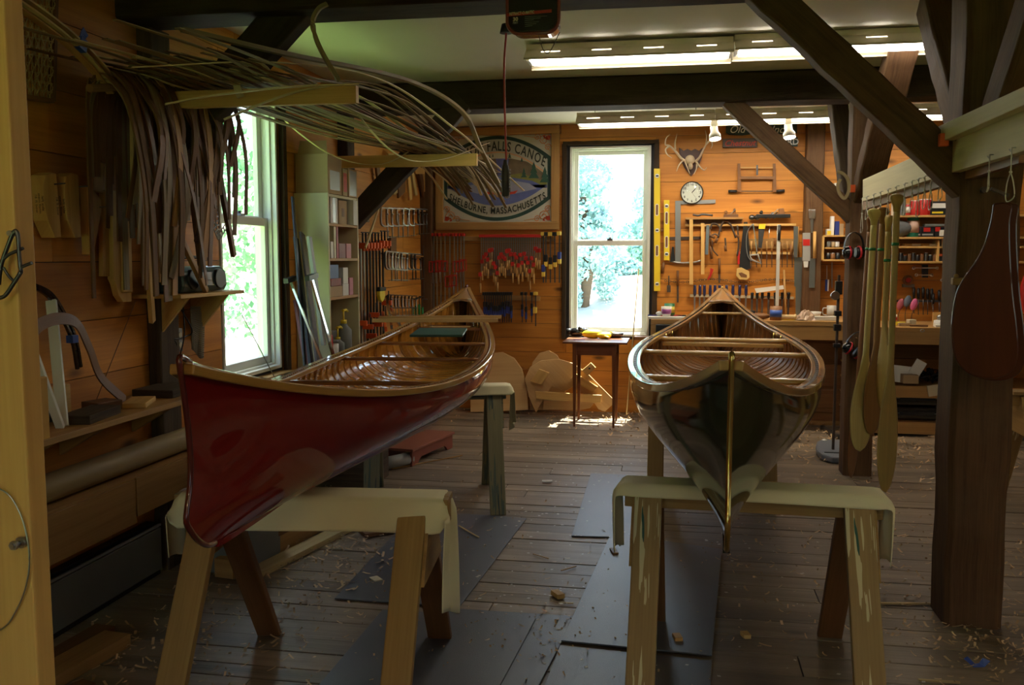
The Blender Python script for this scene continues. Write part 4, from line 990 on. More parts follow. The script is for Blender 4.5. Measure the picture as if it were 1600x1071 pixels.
# ================================================================== SPLINTS ON OVERHEAD ARMS
lay('rack_arm', 'near board arm of the overhead splint rack', 'rack arm', (XL, 3.68, 2.162), (-1.30, 3.68, 2.162), .035, .070, template, bev=.002)
lay('rack_arm', 'far board arm of the overhead splint rack', 'rack arm', (XL, 6.40, 2.175), (-1.385, 6.40, 2.175), .035, .085, template, bev=.002)
R = random.Random(12)
zA, zB = 2.202, 2.222
def splint_path(x1, x2, lift, y0, y1, endz, arch=0):
    return smooth_path([(x1 - .16 + R.uniform(-.03, .03), y0, zA + lift + .03), (x1 - .06, (y0 + 3.68) / 2, zA + lift + .02), (x1, 3.68, zA + lift),
                        ((x1 + x2) / 2, 5.0, (zA + zB) / 2 + lift - .03 + arch), (x2, 6.40, zB + lift), (x2 + .06, (6.40 + y1) / 2 + .1, zB + lift - .03 + endz * .3), (x2 + .12, y1, zB + lift + endz)], 6)
n = 44
for i in range(n):
    f = i / (n - 1); lyr = i % 4
    x1 = -2.12 + .60 * f + R.uniform(-.03, .03); x2 = -1.90 + .42 * f + R.uniform(-.04, .04)
    mt = R.choice((splint, splint, ribwood, splint, splint_pale)); arch = R.choice((0, 0, .0, .04, .10)) + (.10 if lyr == 3 else 0)
    o = MB().strip(splint_path(x1, x2, .004 + .009 * lyr + R.uniform(0, .004), (R.uniform(3.2, 3.5) if i % 7 else R.uniform(2.7, 3.0)), R.uniform(7.0, 7.6), R.uniform(-.35, -.05), arch), R.uniform(.015, .032), .0035).build('long_splint', mt)
    tag(o, '%s long splint on the overhead arms, %s outward from the wall' % ({splint: 'grey-brown', ribwood: 'dark', splint_pale: 'pale'}[mt], ORD(i)), 'splint', 'long splints on the overhead rack')
def free(label, pts, w_, th, mat, name='bent_splint', cat='splint', up=(0, 0, 1)): return tag(MB().strip(smooth_path(pts, 8), w_, th, up=up).build(name, mat), label, cat)
free('thick greyish splint arching highest between the two rack arms', [(-1.80, 3.2, 2.33), (-1.62, 3.68, 2.34), (-1.42, 4.8, 2.43), (-1.33, 5.7, 2.40), (-1.36, 6.4, 2.25), (-1.33, 6.9, 2.05)], .03, .016, splint)
free('pale thin splint bowing up from the near arm to the far arm', [(-1.95, 3.1, 2.18), (-1.60, 3.6, 2.285), (-1.38, 4.3, 2.33), (-1.30, 5.4, 2.25), (-1.36, 6.4, 2.235), (-1.20, 7.3, 2.02)], .015, .004, splint_pale)
free('pale stick crossing in front of the near rack arm', [P(258, 163, Y=3.3), P(330, 150, Y=3.4), P(450, 136, Y=3.5), P(560, 132, Y=3.66)], .02, .006, splint_pale)
free('second pale stick crossing under the near rack arm', [P(350, 187, Y=3.55), P(420, 158, Y=3.6), P(480, 140, Y=3.62), P(560, 131, Y=3.75)], .02, .006, splint_pale)
free('thin cane loop drooping low between the rack and the bookcase', [P(424, 168, Y=5.0), P(470, 210, Y=5.3), P(520, 243, Y=5.6), P(570, 257, Y=5.9), P(610, 253, Y=6.1), P(650, 230, Y=6.38)], .012, .004, splint_pale)
free('thin pale splint looping down and up in front of the painted sign', [P(550, 166, Y=4.6), P(580, 205, Y=4.9), P(615, 238, Y=5.3), P(650, 252, Y=5.7), P(700, 247, Y=6.1), P(765, 223, Y=6.6)], .012, .004, splint_pale)
free('tall crook-ended stick hanging from the near beam', [P(511, 6, Y=3.60), P(498, 14, Y=3.60), P(489, 32, Y=3.60), P(492, 55, Y=3.60), P(505, 85, Y=3.62), P(530, 127, Y=3.66)], .016, .016, splint, 'crook_stick', 'stick')
free('hooked bent piece hanging on the near rack arm', [P(376, 152, Y=3.62), P(370, 132, Y=3.62), P(376, 108, Y=3.62), P(395, 98, Y=3.62), P(412, 106, Y=3.62), P(424, 122, Y=3.62)], .028, .012, splint_pale, 'bent_hook_piece', 'bent wood', up=(0, 1, 0))
for k, (a, b) in enumerate([((712, 232), (765, 312)), ((722, 250), (752, 305)), ((745, 250), (770, 272)), ((700, 235), (722, 302))]):
    free('splint tip drooping before the painted sign, %s from the left' % ORD([3, 1, 2, 0][k] if False else [2, 1, 3, 0][k]), [P(*a, Y=6.45), P((a[0] + b[0]) / 2 + 3, (a[1] + b[1]) / 2 - 2, Y=6.9), P(*b, Y=7.4)], .02, .006, (palewood, splint_pale, splint_pale, splint)[k])
# ================================================================== BOOKCASE CORNER
R = random.Random(40)
bxa, bxb = XL + .005, XL + .235           # depth out of the wall
by0 = P(460, 300, X=bxa).y
by0, by1 = 5.63, 6.18
zt_ = P(505, 300, X=bxb).z
t = thing('bookcase', 'tall cream painted bookcase of open shelves against the left wall', 'bookcase', ((bxa + bxb) / 2, (by0 + by1) / 2, 0))
for yy in (by0, by1): MB().box(((bxa + bxb) / 2, yy, zt_ / 2), (bxb - bxa, .02, zt_)).build('side_panel', shelfpaint, t, bev=.002)
MB().box((bxa + .006, (by0 + by1) / 2, zt_ / 2), (.01, by1 - by0 - .02, zt_)).build('back_panel', midwood, t)
shz = [P(530, y, X=bxb).z for y in (305, 351, 405, 464)]
shz = [zt_ - .012] + [P(530, y, X=bxb).z for y in (352, 406, 466)] + [.80, .45, .1]
for z in shz: MB().box(((bxa + bxb) / 2 + .004, (by0 + by1) / 2, z), (bxb - bxa - .012, by1 - by0 - .022, .018)).build('shelf', shelfpaint if z == shz[0] else midwood, t, bev=.002)
whiteb = plain('white_carton', (.62, .62, .58), .6); maroon = plain('maroon_box', (.22, .02, .02), .5); blueb = plain('blue_carton', (.05, .09, .28), .5); purp = plain('pink_carton', (.5, .2, .24), .6); foil = plain('shiny_tape', (.7, .74, .8), .25, .3)
def carton(label, c, s, mat, rz=0, cat='box', grp=None, name='carton', face=None, facemat=None):
    b = MB().box((c[0], c[1], c[2] + s[2] / 2), s, Matrix.Rotation(rz, 3, 'Z'))
    if face:  # printed label on the room-side face
        b.box((c[0] + s[0] / 2, c[1], c[2] + s[2] * face[1]), (.002, s[1] * face[0], s[2] * face[2]), m=1)
        o = b.build(name, [mat, facemat], bev=.002)
    else: o = b.build(name, mat, bev=.002)
    return tag(o, label, cat, grp)
xm = (bxa + bxb) / 2
carton('large cardboard carton with greenish tape on top of the cream bookcase', (xm, 5.765, zt_), (.22, .25, .25), card, .0, face=(.7, .35, .5), facemat=foil)
mb = MB(); mb.prism([V((xm - .1, 5.66, zt_ + .25)), V((xm + .1, 5.66, zt_ + .25)), V((xm + .08, 5.70, zt_ + .34)), V((xm - .1, 5.70, zt_ + .34))], (0, .006, 0)); tag(mb.build('carton_flap', card), 'open cardboard flap standing on the large carton', 'cardboard')
carton('small carton with a red printed face between the two cartons', (xm + .02, 5.955, zt_), (.18, .09, .18), card, face=(.7, .5, .7), facemat=red)
carton('shiny taped carton at the far end of the bookcase top', (xm + .0, 6.105, zt_), (.22, .17, .19), card, face=(.8, .5, .9), facemat=foil)
carton('white-banded carton on the second shelf of the bookcase', (xm + .02, 5.780, shz[1] + .009), (.15, .13, .18), whiteb, face=(.4, .5, .9), facemat=foil)
carton('brown carton with a square mark on the second shelf', (xm + .02, 5.944, shz[1] + .009), (.15, .15, .16), card, face=(.3, .5, .35), facemat=brownwood)
carton('narrow pale carton at the far end of the second shelf', (xm + .06, 6.093, shz[1] + .009), (.14, .08, .17), whiteb)
for k, (y_, w_, h_, mm, l_) in enumerate([(5.733, .06, .11, whiteb, 'small white box at the near end'), (5.788, .05, .22, cream, 'slim cream folder standing'), (5.835, .03, .21, purp, 'slim pink folder standing'), (5.921, .16, .10, maroon, 'maroon box lying'), (6.046, .12, .10, purp, 'pink carton lying')]):
    carton(l_ + ' on the third shelf of the bookcase', (xm + .02, y_, shz[2] + .009), (.15, w_ * .78, h_), mm)
for k, (y_, z_, w_, h_, mm, l_) in enumerate([(5.796, 0, .30, .07, card, 'flat brown box at the bottom of the pile'), (5.796, .071, .24, .05, maroon, 'flat maroon box in the pile'), (5.764, .122, .20, .09, blueb, 'blue box topmost in the pile'), (5.975, 0, .14, .08, whiteb, 'lower white carton'), (5.975, .081, .12, .11, whiteb, 'upper white carton'), (6.085, 0, .09, .12, purp, 'lilac carton')]):
    carton(l_ + ' on the fourth shelf of the bookcase', (xm + .02, y_, shz[3] + .009 + z_), (.15, w_ * .78, h_), mm)
def bottle(label, c, r, h, mat, capm, pump=False, grp=None, cat='bottle', capr=.4, neck=.72):
    t = thing('bottle', label, cat, c, 0, grp); c = V(c)
    MB().lathe([(r * .9, 0), (r, .006), (r, h * neck), (r * .45, h * .85), (r * .42, h * .9)], c, n=18).build('body', mat, t)
    m = MB(); m.lathe([(r * capr, h * .88), (r * capr, h), (.001, h)], c, n=14)
    m.build('cap', capm, t)
    if pump:
        m = MB(); m.cyl(c + V((0, 0, h)), c + V((0, 0, h + .06)), .006, 8); m.tube([c + V((0, -.015, h + .065)), c + V((0, .05, h + .067)), c + V((0, .075, h + .055))], .009, 8); m.build('pump_head', capm, t)
    return t
zb = .809
bottle('grey jug with a yellow pump on the bookcase near the red canoe', (xm + .06, 6.014, zb), .055, .25, greyplastic, yellow, True)
bottle('smaller grey bottle with a low yellow pump in front', (xm + .06, 5.897, zb), .045, .14, greyplastic, yellow, True)
bottle('red bottle with a yellow cap on the lowest visible shelf', (xm + .06, 5.725, zb), .03, .22, red, yellow)
bottle('white tub with a grey lid beside the red bottle', (xm + .05, 5.796, zb), .05, .13, whiteb, greyplastic, cat='tub', capr=1.0, neck=.8)
carton('grey square can behind the pump bottles', (xm - .02, 5.928, zb), (.12, .15, .18), tin, name='square_can', cat='can')
carton('flat cardboard box in the low shelf of the bookcase', (xm, 5.913, .46), (.19, .4, .2), card)
# things leaning between window and bookcase
ln = lambda x, y, d: P(x, y, X=XL + d)
def leaner(label, top, bot, d0, d1, w_, th, mat, name='leaning_bar', cat='bar'):
    a = ln(*top, d0); b = ln(*bot, d1); return tag(MB().bar(b, a, w_, th, up=(1, 0, 0)).build(name, mat, bev=.002), label, cat)
def tsq(label, top, bot, d0, d1):
    a = ln(*top, d0); b = ln(*bot, d1); t = thing('bar_clamp', label, 'clamp', b)
    MB().bar(b, a, .028, .012, up=(1, 0, 0)).build('bar', chrome, t); MB().bar(a + V((0, -.07, .004)), a + V((0, .07, .02)), .03, .03).build('head', black, t)
tsq('silver T-shaped bar clamp leaning nearest the left window', (454, 440), (512, 585), .10, .42)
tsq('silver T-shaped bar clamp leaning against the cream bookcase', (487, 436), (522, 560), .30, .40)
leaner('tall black strip leaning beside the left window', (457, 308), (478, 590), .06, .25, .03, .012, black)
leaner('broad dark grey board leaning beside the bookcase', (472, 365), (500, 590), .10, .34, .07, .015, rusty, 'leaning_board', 'board')
leaner('black wide strip leaning beside the bookcase', (462, 372), (490, 600), .08, .30, .05, .02, black, 'leaning_board', 'board')
leaner('pale grey metal track leaning against the bookcase side', (483, 370), (506, 540), .26, .36, .04, .02, greymetal, 'metal_track', 'track')
leaner('dark red board low behind the leaning bars', (462, 470), (484, 600), .05, .2, .05, .02, plain('dark_red_board', (.12, .02, .02), .5), 'leaning_board', 'board')
tag(MB().cyl(P(378, 492, X=XL + .05), P(428, 588, X=XL + .07), .003, 8).build('thin_rod', steel), 'thin grey rod standing across the left window glass', 'rod')
# ================================================================== CLAMPS ON THE LEFT WALL
cx = lambda x, y, d=.02: P(x, y, X=XL + d)
def pipe_clamp(label, top, L, hz, mat, barm, th=.02, grp='bar clamps standing by the bookcase', ylean=0):
    t = thing('bar_clamp', label, 'clamp', V((top.x, top.y, top.z - L)), 0, grp)
    MB().bar(top - V((0, 0, L)), top, th * .5, th, up=(0, 1, 0)).build('bar', barm, t)
    m = MB(); m.box(top + V((.025, 0, -.03)), (.09, .03, .045)); m.cyl(top + V((.05, 0, -.03)), top + V((.05, 0, -.07)), .012, 8); m.build('fixed_jaw', mat, t, bev=.003)
    m = MB(); m.box(top + V((.025, 0, -hz)), (.09, .032, .04)); m.build('sliding_jaw', mat, t, bev=.003)
    m = MB(); m.cyl(top + V((.045, 0, -hz)), top + V((.045, 0, -hz + .10)), .005, 8); m.build('jaw_screw', black, t)
    m = MB(); m.cyl(top + V((.045, 0, -.01)), top + V((.045, 0, .075)), .008, 8); m.bar(top + V((.045, -.03, .07)), top + V((.045, .03, .07)), .008, .008); m.build('screw_handle', black, t)
    return t
for i in range(9):
    f = i / 8; pxx = 558 + 40 * f; p_ = cx(pxx, 378 - (3 if i > 5 else 0), .05)
    pipe_clamp('%s-barred orange bar clamp, %s along from the bookcase' % ('silver' if i < 3 else 'black', ORD(i)), p_, 1.15, [.62, .98, .66, .74, .58, .66, .80, .64, .52][i], orange, steel if i < 3 else black, .022)
t = thing('work_glove', 'yellow and black work glove hung on the black clamps', 'glove', cx(594, 470, .12))
g0 = cx(592, 458, .13)
m = MB(); m.prism([g0 + V((0, a, b)) for a, b in [(-.06, .02), (.07, .02), (.075, -.03), (.04, -.06), (.0, -.075), (-.04, -.055), (-.065, -.02)]], (.03, 0, 0)); m.build('palm', yellow, t, bev=.008)
m = MB(); m.prism([g0 + V((0, a, b)) for a, b in [(-.07, .05), (.08, .045), (.08, .015), (-.07, .015)]], (.036, 0, 0)); m.build('cuff', black, t, bev=.006)
def c_clamp_proto(mat, mat2, nm, lab, s=1.0):
    """C frame opening to +y; hangs from its upper arm"""
    t = thing(nm, lab, 'clamp', (0, 0, 0), 0)
    pts = [(0, .055, -.004), (0, .0, .0), (0, -.012, -.02), (0, -.014, -.09), (0, -.006, -.118), (0, .02, -.13), (0, .055, -.128)]
    MB().strip(smooth_path([V(p) * s for p in pts], 4), .009 * s, .017 * s, up=(1, 0, 0)).build('frame', mat, t, bev=.001)
    m = MB(); m.cyl(V((0, .048, -.04)) * s, V((0, .048, -.215)) * s, .0052 * s, 8); m.cyl(V((0, .048, -.036)) * s, V((0, .048, -.048)) * s, .011 * s, 10); m.build('screw', mat2, t)
    m = MB(); m.cyl(V((0, .015, -.21)) * s, V((0, .085, -.205)) * s, .003 * s, 6); m.build('tommy_bar', mat2, t)
    return t
shiny = plain('galvanised', (.38, .38, .37), .35, .9)
protos = [c_clamp_proto(shiny, steel, 'c_clamp', 'x', 1.15), c_clamp_proto(darksteel, darksteel, 'c_clamp', 'x', 1.1), c_clamp_proto(rusty, steel, 'c_clamp', 'x', .85)]
used = [0, 0, 0]
def put_c(k, p, rz, label, grp):
    if not used[k]: o = protos[k]; used[k] = 1; o.location = p; o.rotation_euler = (0, 0, rz); o['label'] = label; o['group'] = grp; return o
    return dup(protos[k], p, rz, label, grp)
rails = {}
for ri, (y0, y1, xs, k, nm) in enumerate([(325, 327, [597, 606, 614, 622, 631, 640, 648, 655, 661], 0, 'top'), (393, 398, [604, 609, 614, 619, 624, 629, 638, 644, 650], 0, 'middle'), (461, 463, [607, 612, 618, 623, 629, 634, 640, 645], 2, 'bottom')]):
    A = cx(xs[0] - 8, y0 + 3, .03); B = cx(xs[-1] + 8, y1 + 3, .03)
    lay('clamp_rail', '%s wooden rail for the C-clamps on the left wall' % nm, 'rail', A, B, .05, .012, midwood)
    for i, xx in enumerate(xs):
        kk = 1 if (ri < 2 and i > 5) else k
        put_c(kk, cx(xx, y0 + (y1 - y0) * i / len(xs), .075), R.uniform(-.15, .15) - .5, '%s C-clamp on the %s clamp rail, %s from the bookcase side' % (['shiny steel', 'dark steel', 'small rusty'][kk], nm, ORD(i)), 'C-clamps on the %s rail' % nm)
carton('dark wooden block hung between the two upper clamp rails', cx(613, 395, .0145), (.03, .16, .14), brownwood, name='wood_block', cat='wood block')
for i, (xx, yy) in enumerate([(645, 480), (650, 478), (655, 476), (660, 480)]):
    p_ = cx(xx, yy, .06); t = thing('spring_clamp', 'green-handled small clamp low on the left wall, %s from the left' % ORD(i), 'clamp', p_, 0, 'green-handled clamps')
    m = MB(); m.cyl(p_ - V((0, 0, .10)), p_ - V((0, 0, .0)), .012, 10); m.build('handle', green, t)
    m = MB(); m.bar(p_, p_ + V((0, 0, .08)), .006, .014, up=(0, 1, 0)); m.bar(p_ + V((0, 0, .075)), p_ + V((.05, 0, .075)), .014, .01); m.build('bar', darksteel, t)
for i, (xx, yy) in enumerate([(671, 381), (667, 393), (663, 410)]):
    p_ = cx(xx, yy, .03); t = thing('trigger_clamp', 'red-handled trigger clamp in the corner, %s from the top' % ORD(i), 'clamp', p_, 0, 'red-handled clamps in the corner')
    MB().cyl(p_ - V((0, 0, .07)), p_ + V((0, 0, .04)), .014, 10).build('handle', red, t); MB().bar(p_ - V((.0, .02, .35)), p_ + V((0, -.02, .16)), .008, .02, up=(0, 1, 0)).build('bar', darksteel, t)
for i, (a, b) in enumerate([((604, 465), (612, 512)), ((611, 484), (626, 512)), ((598, 490), (603, 515))]):
    tag(MB().bar(cx(*a, .12), cx(*b, .30), .035, .02, up=(1, 0, 0)).build('aluminium_bar', (chrome, chrome, orange)[i], bev=.001), ('bright aluminium bar leaning below the C-clamps, taller one', 'bright aluminium bar leaning below the C-clamps, shorter one', 'orange strip leaning below the C-clamps')[i], 'bar')
# wooden patterns hanging above the clamps, one long stick
for i, (pts, dd) in enumerate([([(603, 240), (612, 240), (620, 300), (613, 305)], .03), ([(618, 258), (632, 250), (630, 300), (620, 310)], .04), ([(633, 262), (637, 262), (641, 312), (637, 313)], .05), ([(640, 268), (643, 268), (650, 305), (646, 306)], .04), ([(645, 255), (655, 262), (664, 262), (665, 300), (661, 300), (660, 272), (646, 272)], .03), ([(652, 272), (657, 272), (664, 312), (660, 312)], .02), ([(585, 262), (590, 262), (592, 285), (588, 285)], .03)]):
    m = MB(); m.prism([cx(x, y, dd) for x, y in pts], (.02, 0, 0), along=(0, 0, 1)); tag(m.build('wooden_pattern', (palewood, brownwood, template, palewood, template, brownwood, brownwood)[i], bev=.001), 'thin wooden pattern hanging above the C-clamps, %s from the bookcase' % ORD([1, 2, 3, 4, 5, 6, 0][i]), 'pattern', 'wooden patterns hanging above the clamps')
tag(MB().bar(cx(604, 288, .10), cx(571, 388, .16), .02, .012, up=(1, 0, 0)).build('long_stick', palewood), 'long pale stick slanting down across the bar clamps', 'stick')
tag(MB().bar(cx(574, 318, .03), cx(574, 347, .03), .05, .02, up=(1, 0, 0)).build('mallet_block', brownwood), 'brown block hanging left of the top clamp rail', 'wood block')
# ================================================================== BACK WALL, LEFT HALF
bk = lambda x, y, d=.0: P(x, y, Y=YB - d)
# painted sign
p_tl, p_br = bk(679, 199, .02), bk(873.5, 359, .02)
SX0, SX1, SZ0, SZ1 = -2.30, p_br.x, p_br.z, bk(776, 199).z
scx, scz = (SX0 + SX1) / 2, (SZ0 + SZ1) / 2; hwS, hhS = (SX1 - SX0) / 2, (SZ1 - SZ0) / 2
t = thing('painted_sign', 'large framed painted wooden sign for a canoe maker, with river and red canoe', 'sign', (scx, YB - .02, SZ0))
fw_ = .075
m = MB()
for (a, b, c_, d_) in ((SX0, SX1, SZ0, SZ0 + fw_), (SX0, SX1, SZ1 - fw_, SZ1), (SX0, SX0 + fw_, SZ0 + fw_, SZ1 - fw_), (SX1 - fw_, SX1, SZ0 + fw_, SZ1 - fw_)):
    m.box(((a + b) / 2, YB - .022, (c_ + d_) / 2), (b - a, .044, d_ - c_))
m.build('frame', midwood, t, bev=.004)
ww, hh_ = hwS - fw_, hhS - fw_
def sp(s, q, lay_): return V((scx + s * ww, YB - .012 - lay_ * .0012, scz + q * hh_))
signw = plain('sign_cream', (.52, .50, .42), .5); inkk = plain('sign_lettering', (.03, .035, .025), .5); ringg = plain('sign_green', (.02, .06, .05), .5); lake = plain('sign_lake', (.12, .15, .36), .5, var=.35, vscale=9); lake2 = plain('sign_lake_shine', (.30, .31, .42), .5); rockm = plain('sign_cliff', (.18, .13, .08), .6, var=.5, vscale=14); bankm = plain('sign_bank', (.22, .22, .05), .6, var=.4, vscale=20); skym = plain('sign_sky', (.55, .50, .36), .5); peach = plain('sign_peach', (.70, .36, .18), .5); firm = plain('sign_firs', (.03, .09, .06), .6); fallm = plain('sign_waterfall', (.14, .15, .40), .5, var=.5, vscale=12); signred = plain('sign_red', (.55, .05, .02), .5); signor = plain('sign_orange', (.65, .22, .05), .5)
def layer(nm, pts, L, mat): m = MB(); m.prism([sp(a, b, L) for a, b in pts], (0, .0011, 0)); return m.build(nm, mat, t)
layer('board', [(-1, -1), (1, -1), (1, 1), (-1, 1)], 1, signw)
tp = lambda s, a, d: a - d * s * s
arc = lambda top, a, d, w_, n=28: [(w_ * (2 * i / n - 1), tp(2 * i / n - 1, a, d)) for i in range(n + 1)]
layer('green_border', arc(1, -.97, -.50, .985) + arc(1, .985, .50, .985)[::-1], 2, ringg)
layer('cream_field', arc(1, -.89, -.47, .925) + arc(1, .905, .47, .925)[::-1], 3, signw)
layer('sky_patch', [(-.92, -.18)] + arc(1, .52, .50, .92) + [(.92, -.18)], 4, skym) if False else None
layer('sky_patch', [(.92, -.2), (-.92, -.2)] + arc(1, .58, .52, .92), 4, skym)
layer('cliffs', [(-.92, -.2), (-.92, .06), (-.6, .33), (-.35, .44), (-.02, .46), (.25, .46), (.55, .38), (.75, .22), (.92, .05), (.92, -.2)], 5, rockm)
layer('waterfall', [(-.02, .46), (.22, .46), (.20, .2), (.12, .02), (.02, .02), (.02, .2)], 6, fallm)
layer('banks', [(-.92, -.2), (-.92, -.08), (-.5, .06), (-.2, .12), (0, .06), (.18, .07), (.45, .12), (.7, 0), (.92, -.1), (.92, -.2)], 7, bankm)
layer('lake', arc(1, -.62, -.47, .92) + [(.92, -.22), (.65, -.06), (.3, .02), (0, .05), (-.3, -.02), (-.65, -.12), (-.92, -.22)], 8, lake)
layer('lake_shine', [(-.7, -.22), (-.3, -.08), (.2, -.02), (.6, -.12), (.74, -.24), (.3, -.36), (-.35, -.34)], 9, lake2)
layer('painted_canoe', [(-.26, -.28), (-.2, -.33), (-.05, -.35), (.2, -.35), (.34, -.33), (.39, -.27), (.36, -.26), (.32, -.30), (.0, -.32), (-.2, -.29)] if False else [(-.27, -.27), (-.22, -.35), (.0, -.37), (.2, -.37), (.34, -.35), (.39, -.27), (.30, -.30), (.0, -.315), (-.18, -.30)], 10, signred)
for k, sx_ in enumerate((-.12, .14)):
    layer('painted_paddler', [(sx_ - .03, -.31), (sx_ + .03, -.31), (sx_ + .035, -.25), (sx_ + .01, -.21), (sx_ - .02, -.24)], 10.5, inkk)
for k, (sx_, b_, h_) in enumerate([(.68, .0, .38), (.88, -.10, .36), (.50, .02, .22), (.24, .47, .12), (.46, .38, .1), (-.55, .0, .30), (-.78, -.1, .28), (-.38, .05, .24), (-.13, .48, .08), (-.07, .5, .07)]):
    w_ = h_ * .26; layer('painted_fir', [(sx_ - w_, b_), (sx_ - w_ * .4, b_ + h_ * .3), (sx_ - w_ * .7, b_ + h_ * .3), (sx_ - w_ * .25, b_ + h_ * .62), (sx_ - w_ * .4, b_ + h_ * .62), (sx_, b_ + h_), (sx_ + w_ * .4, b_ + h_ * .62), (sx_ + w_ * .25, b_ + h_ * .62), (sx_ + w_ * .7, b_ + h_ * .3), (sx_ + w_ * .4, b_ + h_ * .3), (sx_ + w_, b_)], 9.5, firm)
layer('peach_line', [(a, b + .02) for a, b in arc(1, .60, .50, .9)] + [(a, b) for a, b in arc(1, .59, .51, .9)][::-1], 8, peach)
def arch_text(body, a, d, size, s0, s1, wx):
    m = MB(); ws = []
    for ch in body:
        if ch == ' ': ws.append(size * .30); continue
        me = text_mesh(ch, size, .0006, 'LEFT', .002); xs = [v.co.x for v in me.vertices]; ws.append((max(xs)) * wx + size * .04)
    tot = sum(ws); span = (s1 - s0) * ww; k = span / tot; x = s0 * ww
    for ch, w_ in zip(body, ws):
        if ch != ' ':
            xc = x + w_ * k / 2; s_ = xc / ww; zc_ = tp(s_, a, d) * hh_; ang = math.atan(-2 * d * s_ * hh_ / ww)
            ux = V((math.cos(ang), 0, math.sin(ang))); uy = V((-math.sin(ang) * .5, 0, 1)).normalized()
            me = text_mesh(ch, size, .0006, 'LEFT', .002); xs = [v.co.x for v in me.vertices]; ys = 0
            o_ = V((scx + xc, YB - .012 - 11 * .0012, scz + zc_)); off = (max(xs) + min(xs)) / 2
            m.add([o_ + ux * (v.co.x - off) * wx * min(k, 1.15) + uy * v.co.y + V((0, -v.co.z, 0)) for v in me.vertices], [tuple(p.vertices) for p in me.polygons])
        x += w_ * k
    return m
arch_text('SALMON FALLS CANOE', .735, .50, .125, -.90, .90, .78).build('lettering', inkk, t)
arch_text('SHELBURNE, MASSACHUSETTS', -.745, -.44, .088, -.89, .90, .75).build('lettering', inkk, t)
for sx_ in (-1, 1):
    for sz_ in (-1, 1):
        m = MB()
        for (cx_, cz_, r_) in ((.86, .86, .055), (.74, .93, .035), (.93, .70, .035)):
            m.tube([sp(sx_ * cx_, sz_ * cz_, 2.5) + V((r_ * (1 - a / 14) * math.cos(a * .8) * sx_, 0, r_ * (1 - a / 14) * math.sin(a * .8))) for a in range(13)], .0035, 4)
        m.strip([sp(sx_ * .50, sz_ * .965, 2.5), sp(sx_ * .8, sz_ * .90, 2.5), sp(sx_ * .965, sz_ * .62, 2.5)], .004, .012, up=(0, 1, 0)); m.build('scroll', signor, t)
        m = MB(); m.prism([sp(sx_ * a, sz_ * b, 2.6) for a, b in ((.93, .97), (.86, .90), (.89, .985), (.84, .97), (.90, .87), (.97, .86), (.98, .96))], (0, .001, 0)); m.build('flame', signred, t)
# rails and clamps on the back wall
def rail_b(label, a, b, mat=midwood, w_=.03, h_=.045): return lay('clamp_rail', label, 'rail', bk(*a, .03), bk(*b, .03), .024, h_, mat)
rail_b('pale wooden rail carrying the red bar clamps on the back wall', (672, 373), (868, 374))
rail_b('lower wooden rail carrying blue clamps on the back wall', (752, 464), (844, 467))
def red_clamp(label, x, ytop, ybot, yslide, big, grp, hm=red):
    a = bk(x, ytop, .07); b = bk(x, ybot, .07); t = thing('bar_clamp', label, 'clamp', b, 0, grp); ww_ = .012 if big else .008
    MB().bar(b, a, ww_, .006, up=(0, 1, 0)).build('bar', steel, t)
    MB().box(a + V((0, -.015, 0)), (.022, .09, .028)).build('head', hm, t, bev=.002)
    s_ = bk(x, yslide, .07); m = MB()
    if big: 
        for dx, dz, sx_, sz_ in ((-.033, 0, .008, .10), (.033, 0, .008, .10), (0, .05, .074, .008), (0, -.05, .074, .008)): m.box(s_ + V((dx, -.05, dz)), (sx_, .012, sz_))
        m.box(s_ + V((0, -.02, .045)), (.02, .07, .012))
    else: m.box(s_ + V((0, -.02, 0)), (.024, .07, .018)); m.box(s_ + V((0, -.055, -.012)), (.03, .012, .035))
    m.build('sliding_jaw', hm, t, bev=.001)
    m = MB(); m.cyl(s_ + V((0, -.045, -.01)), s_ + V((0, -.045, -.10 if not big else -.16)), .005, 6); 
    if not big: m.cyl(s_ + V((0, -.045, -.10)), s_ + V((0, -.045, -.19)), .010, 8)
    m.build('screw_handle', steel if big else midwood, t)
xsL = [678, 683, 689, 695.5, 703, 710, 715, 720.5, 725]
ysl = [417, 417, 415.5, 416, 440, 438, 417, 416, 414]
for i, xx in enumerate(xsL): red_clamp('long red bar clamp on the back wall, %s from the corner' % ORD(i), xx, 367, [482, 482, 480, 478, 474, 470, 466, 462, 458][i], ysl[i], True, 'long red bar clamps left of the row of short ones')
sl_ = [427, 407, 400, 396, 404, 390, 389, 410, 416, 425, 401, 396, 400, 403, 391, 390, 396, 411, 396, 401, 413, 397, 409, 395, 402, 409, 422, 402, 412, 387, 390, 390, 411]
nb = 32
for i in range(nb):
    xx = 752 + (844 - 752) * i / (nb - 1); red_clamp('short red bar clamp on the back wall, %s from the left of its row' % ORD(i), xx, 369, (431 if i < 27 else 408), sl_[i], False, 'short red bar clamps in a row under the sign')
ymt = plain('yellow_black', (.75, .52, .08), .4)
for i, (xx, yt, ys_) in enumerate([(849, 366, 428), (853, 366, 412), (860, 366, 416), (867, 366, 413), (874, 365, 408)]):
    a = bk(xx, yt, .08); b = bk(xx, 442, .08); t = thing('trigger_clamp', 'black and yellow trigger clamp at the end of the rail, %s from the left' % ORD(i), 'clamp', b, 0, 'black and yellow trigger clamps')
    MB().bar(b, a, .012, .006, up=(0, 1, 0)).build('bar', darksteel, t); MB().box(a + V((0, -.02, 0)), (.036, .08, .035)).build('head', ymt if i % 2 == 0 else black, t, bev=.003)
    s_ = bk(xx, ys_, .1); MB().box(s_ + V((0, 0, .05)), (.034, .05, .07)).build('trigger_body', (blue if i in (0, 4) else black), t, bev=.006); MB().box(s_, (.034, .045, .055)).build('grip', ymt, t, bev=.006)
t0 = None
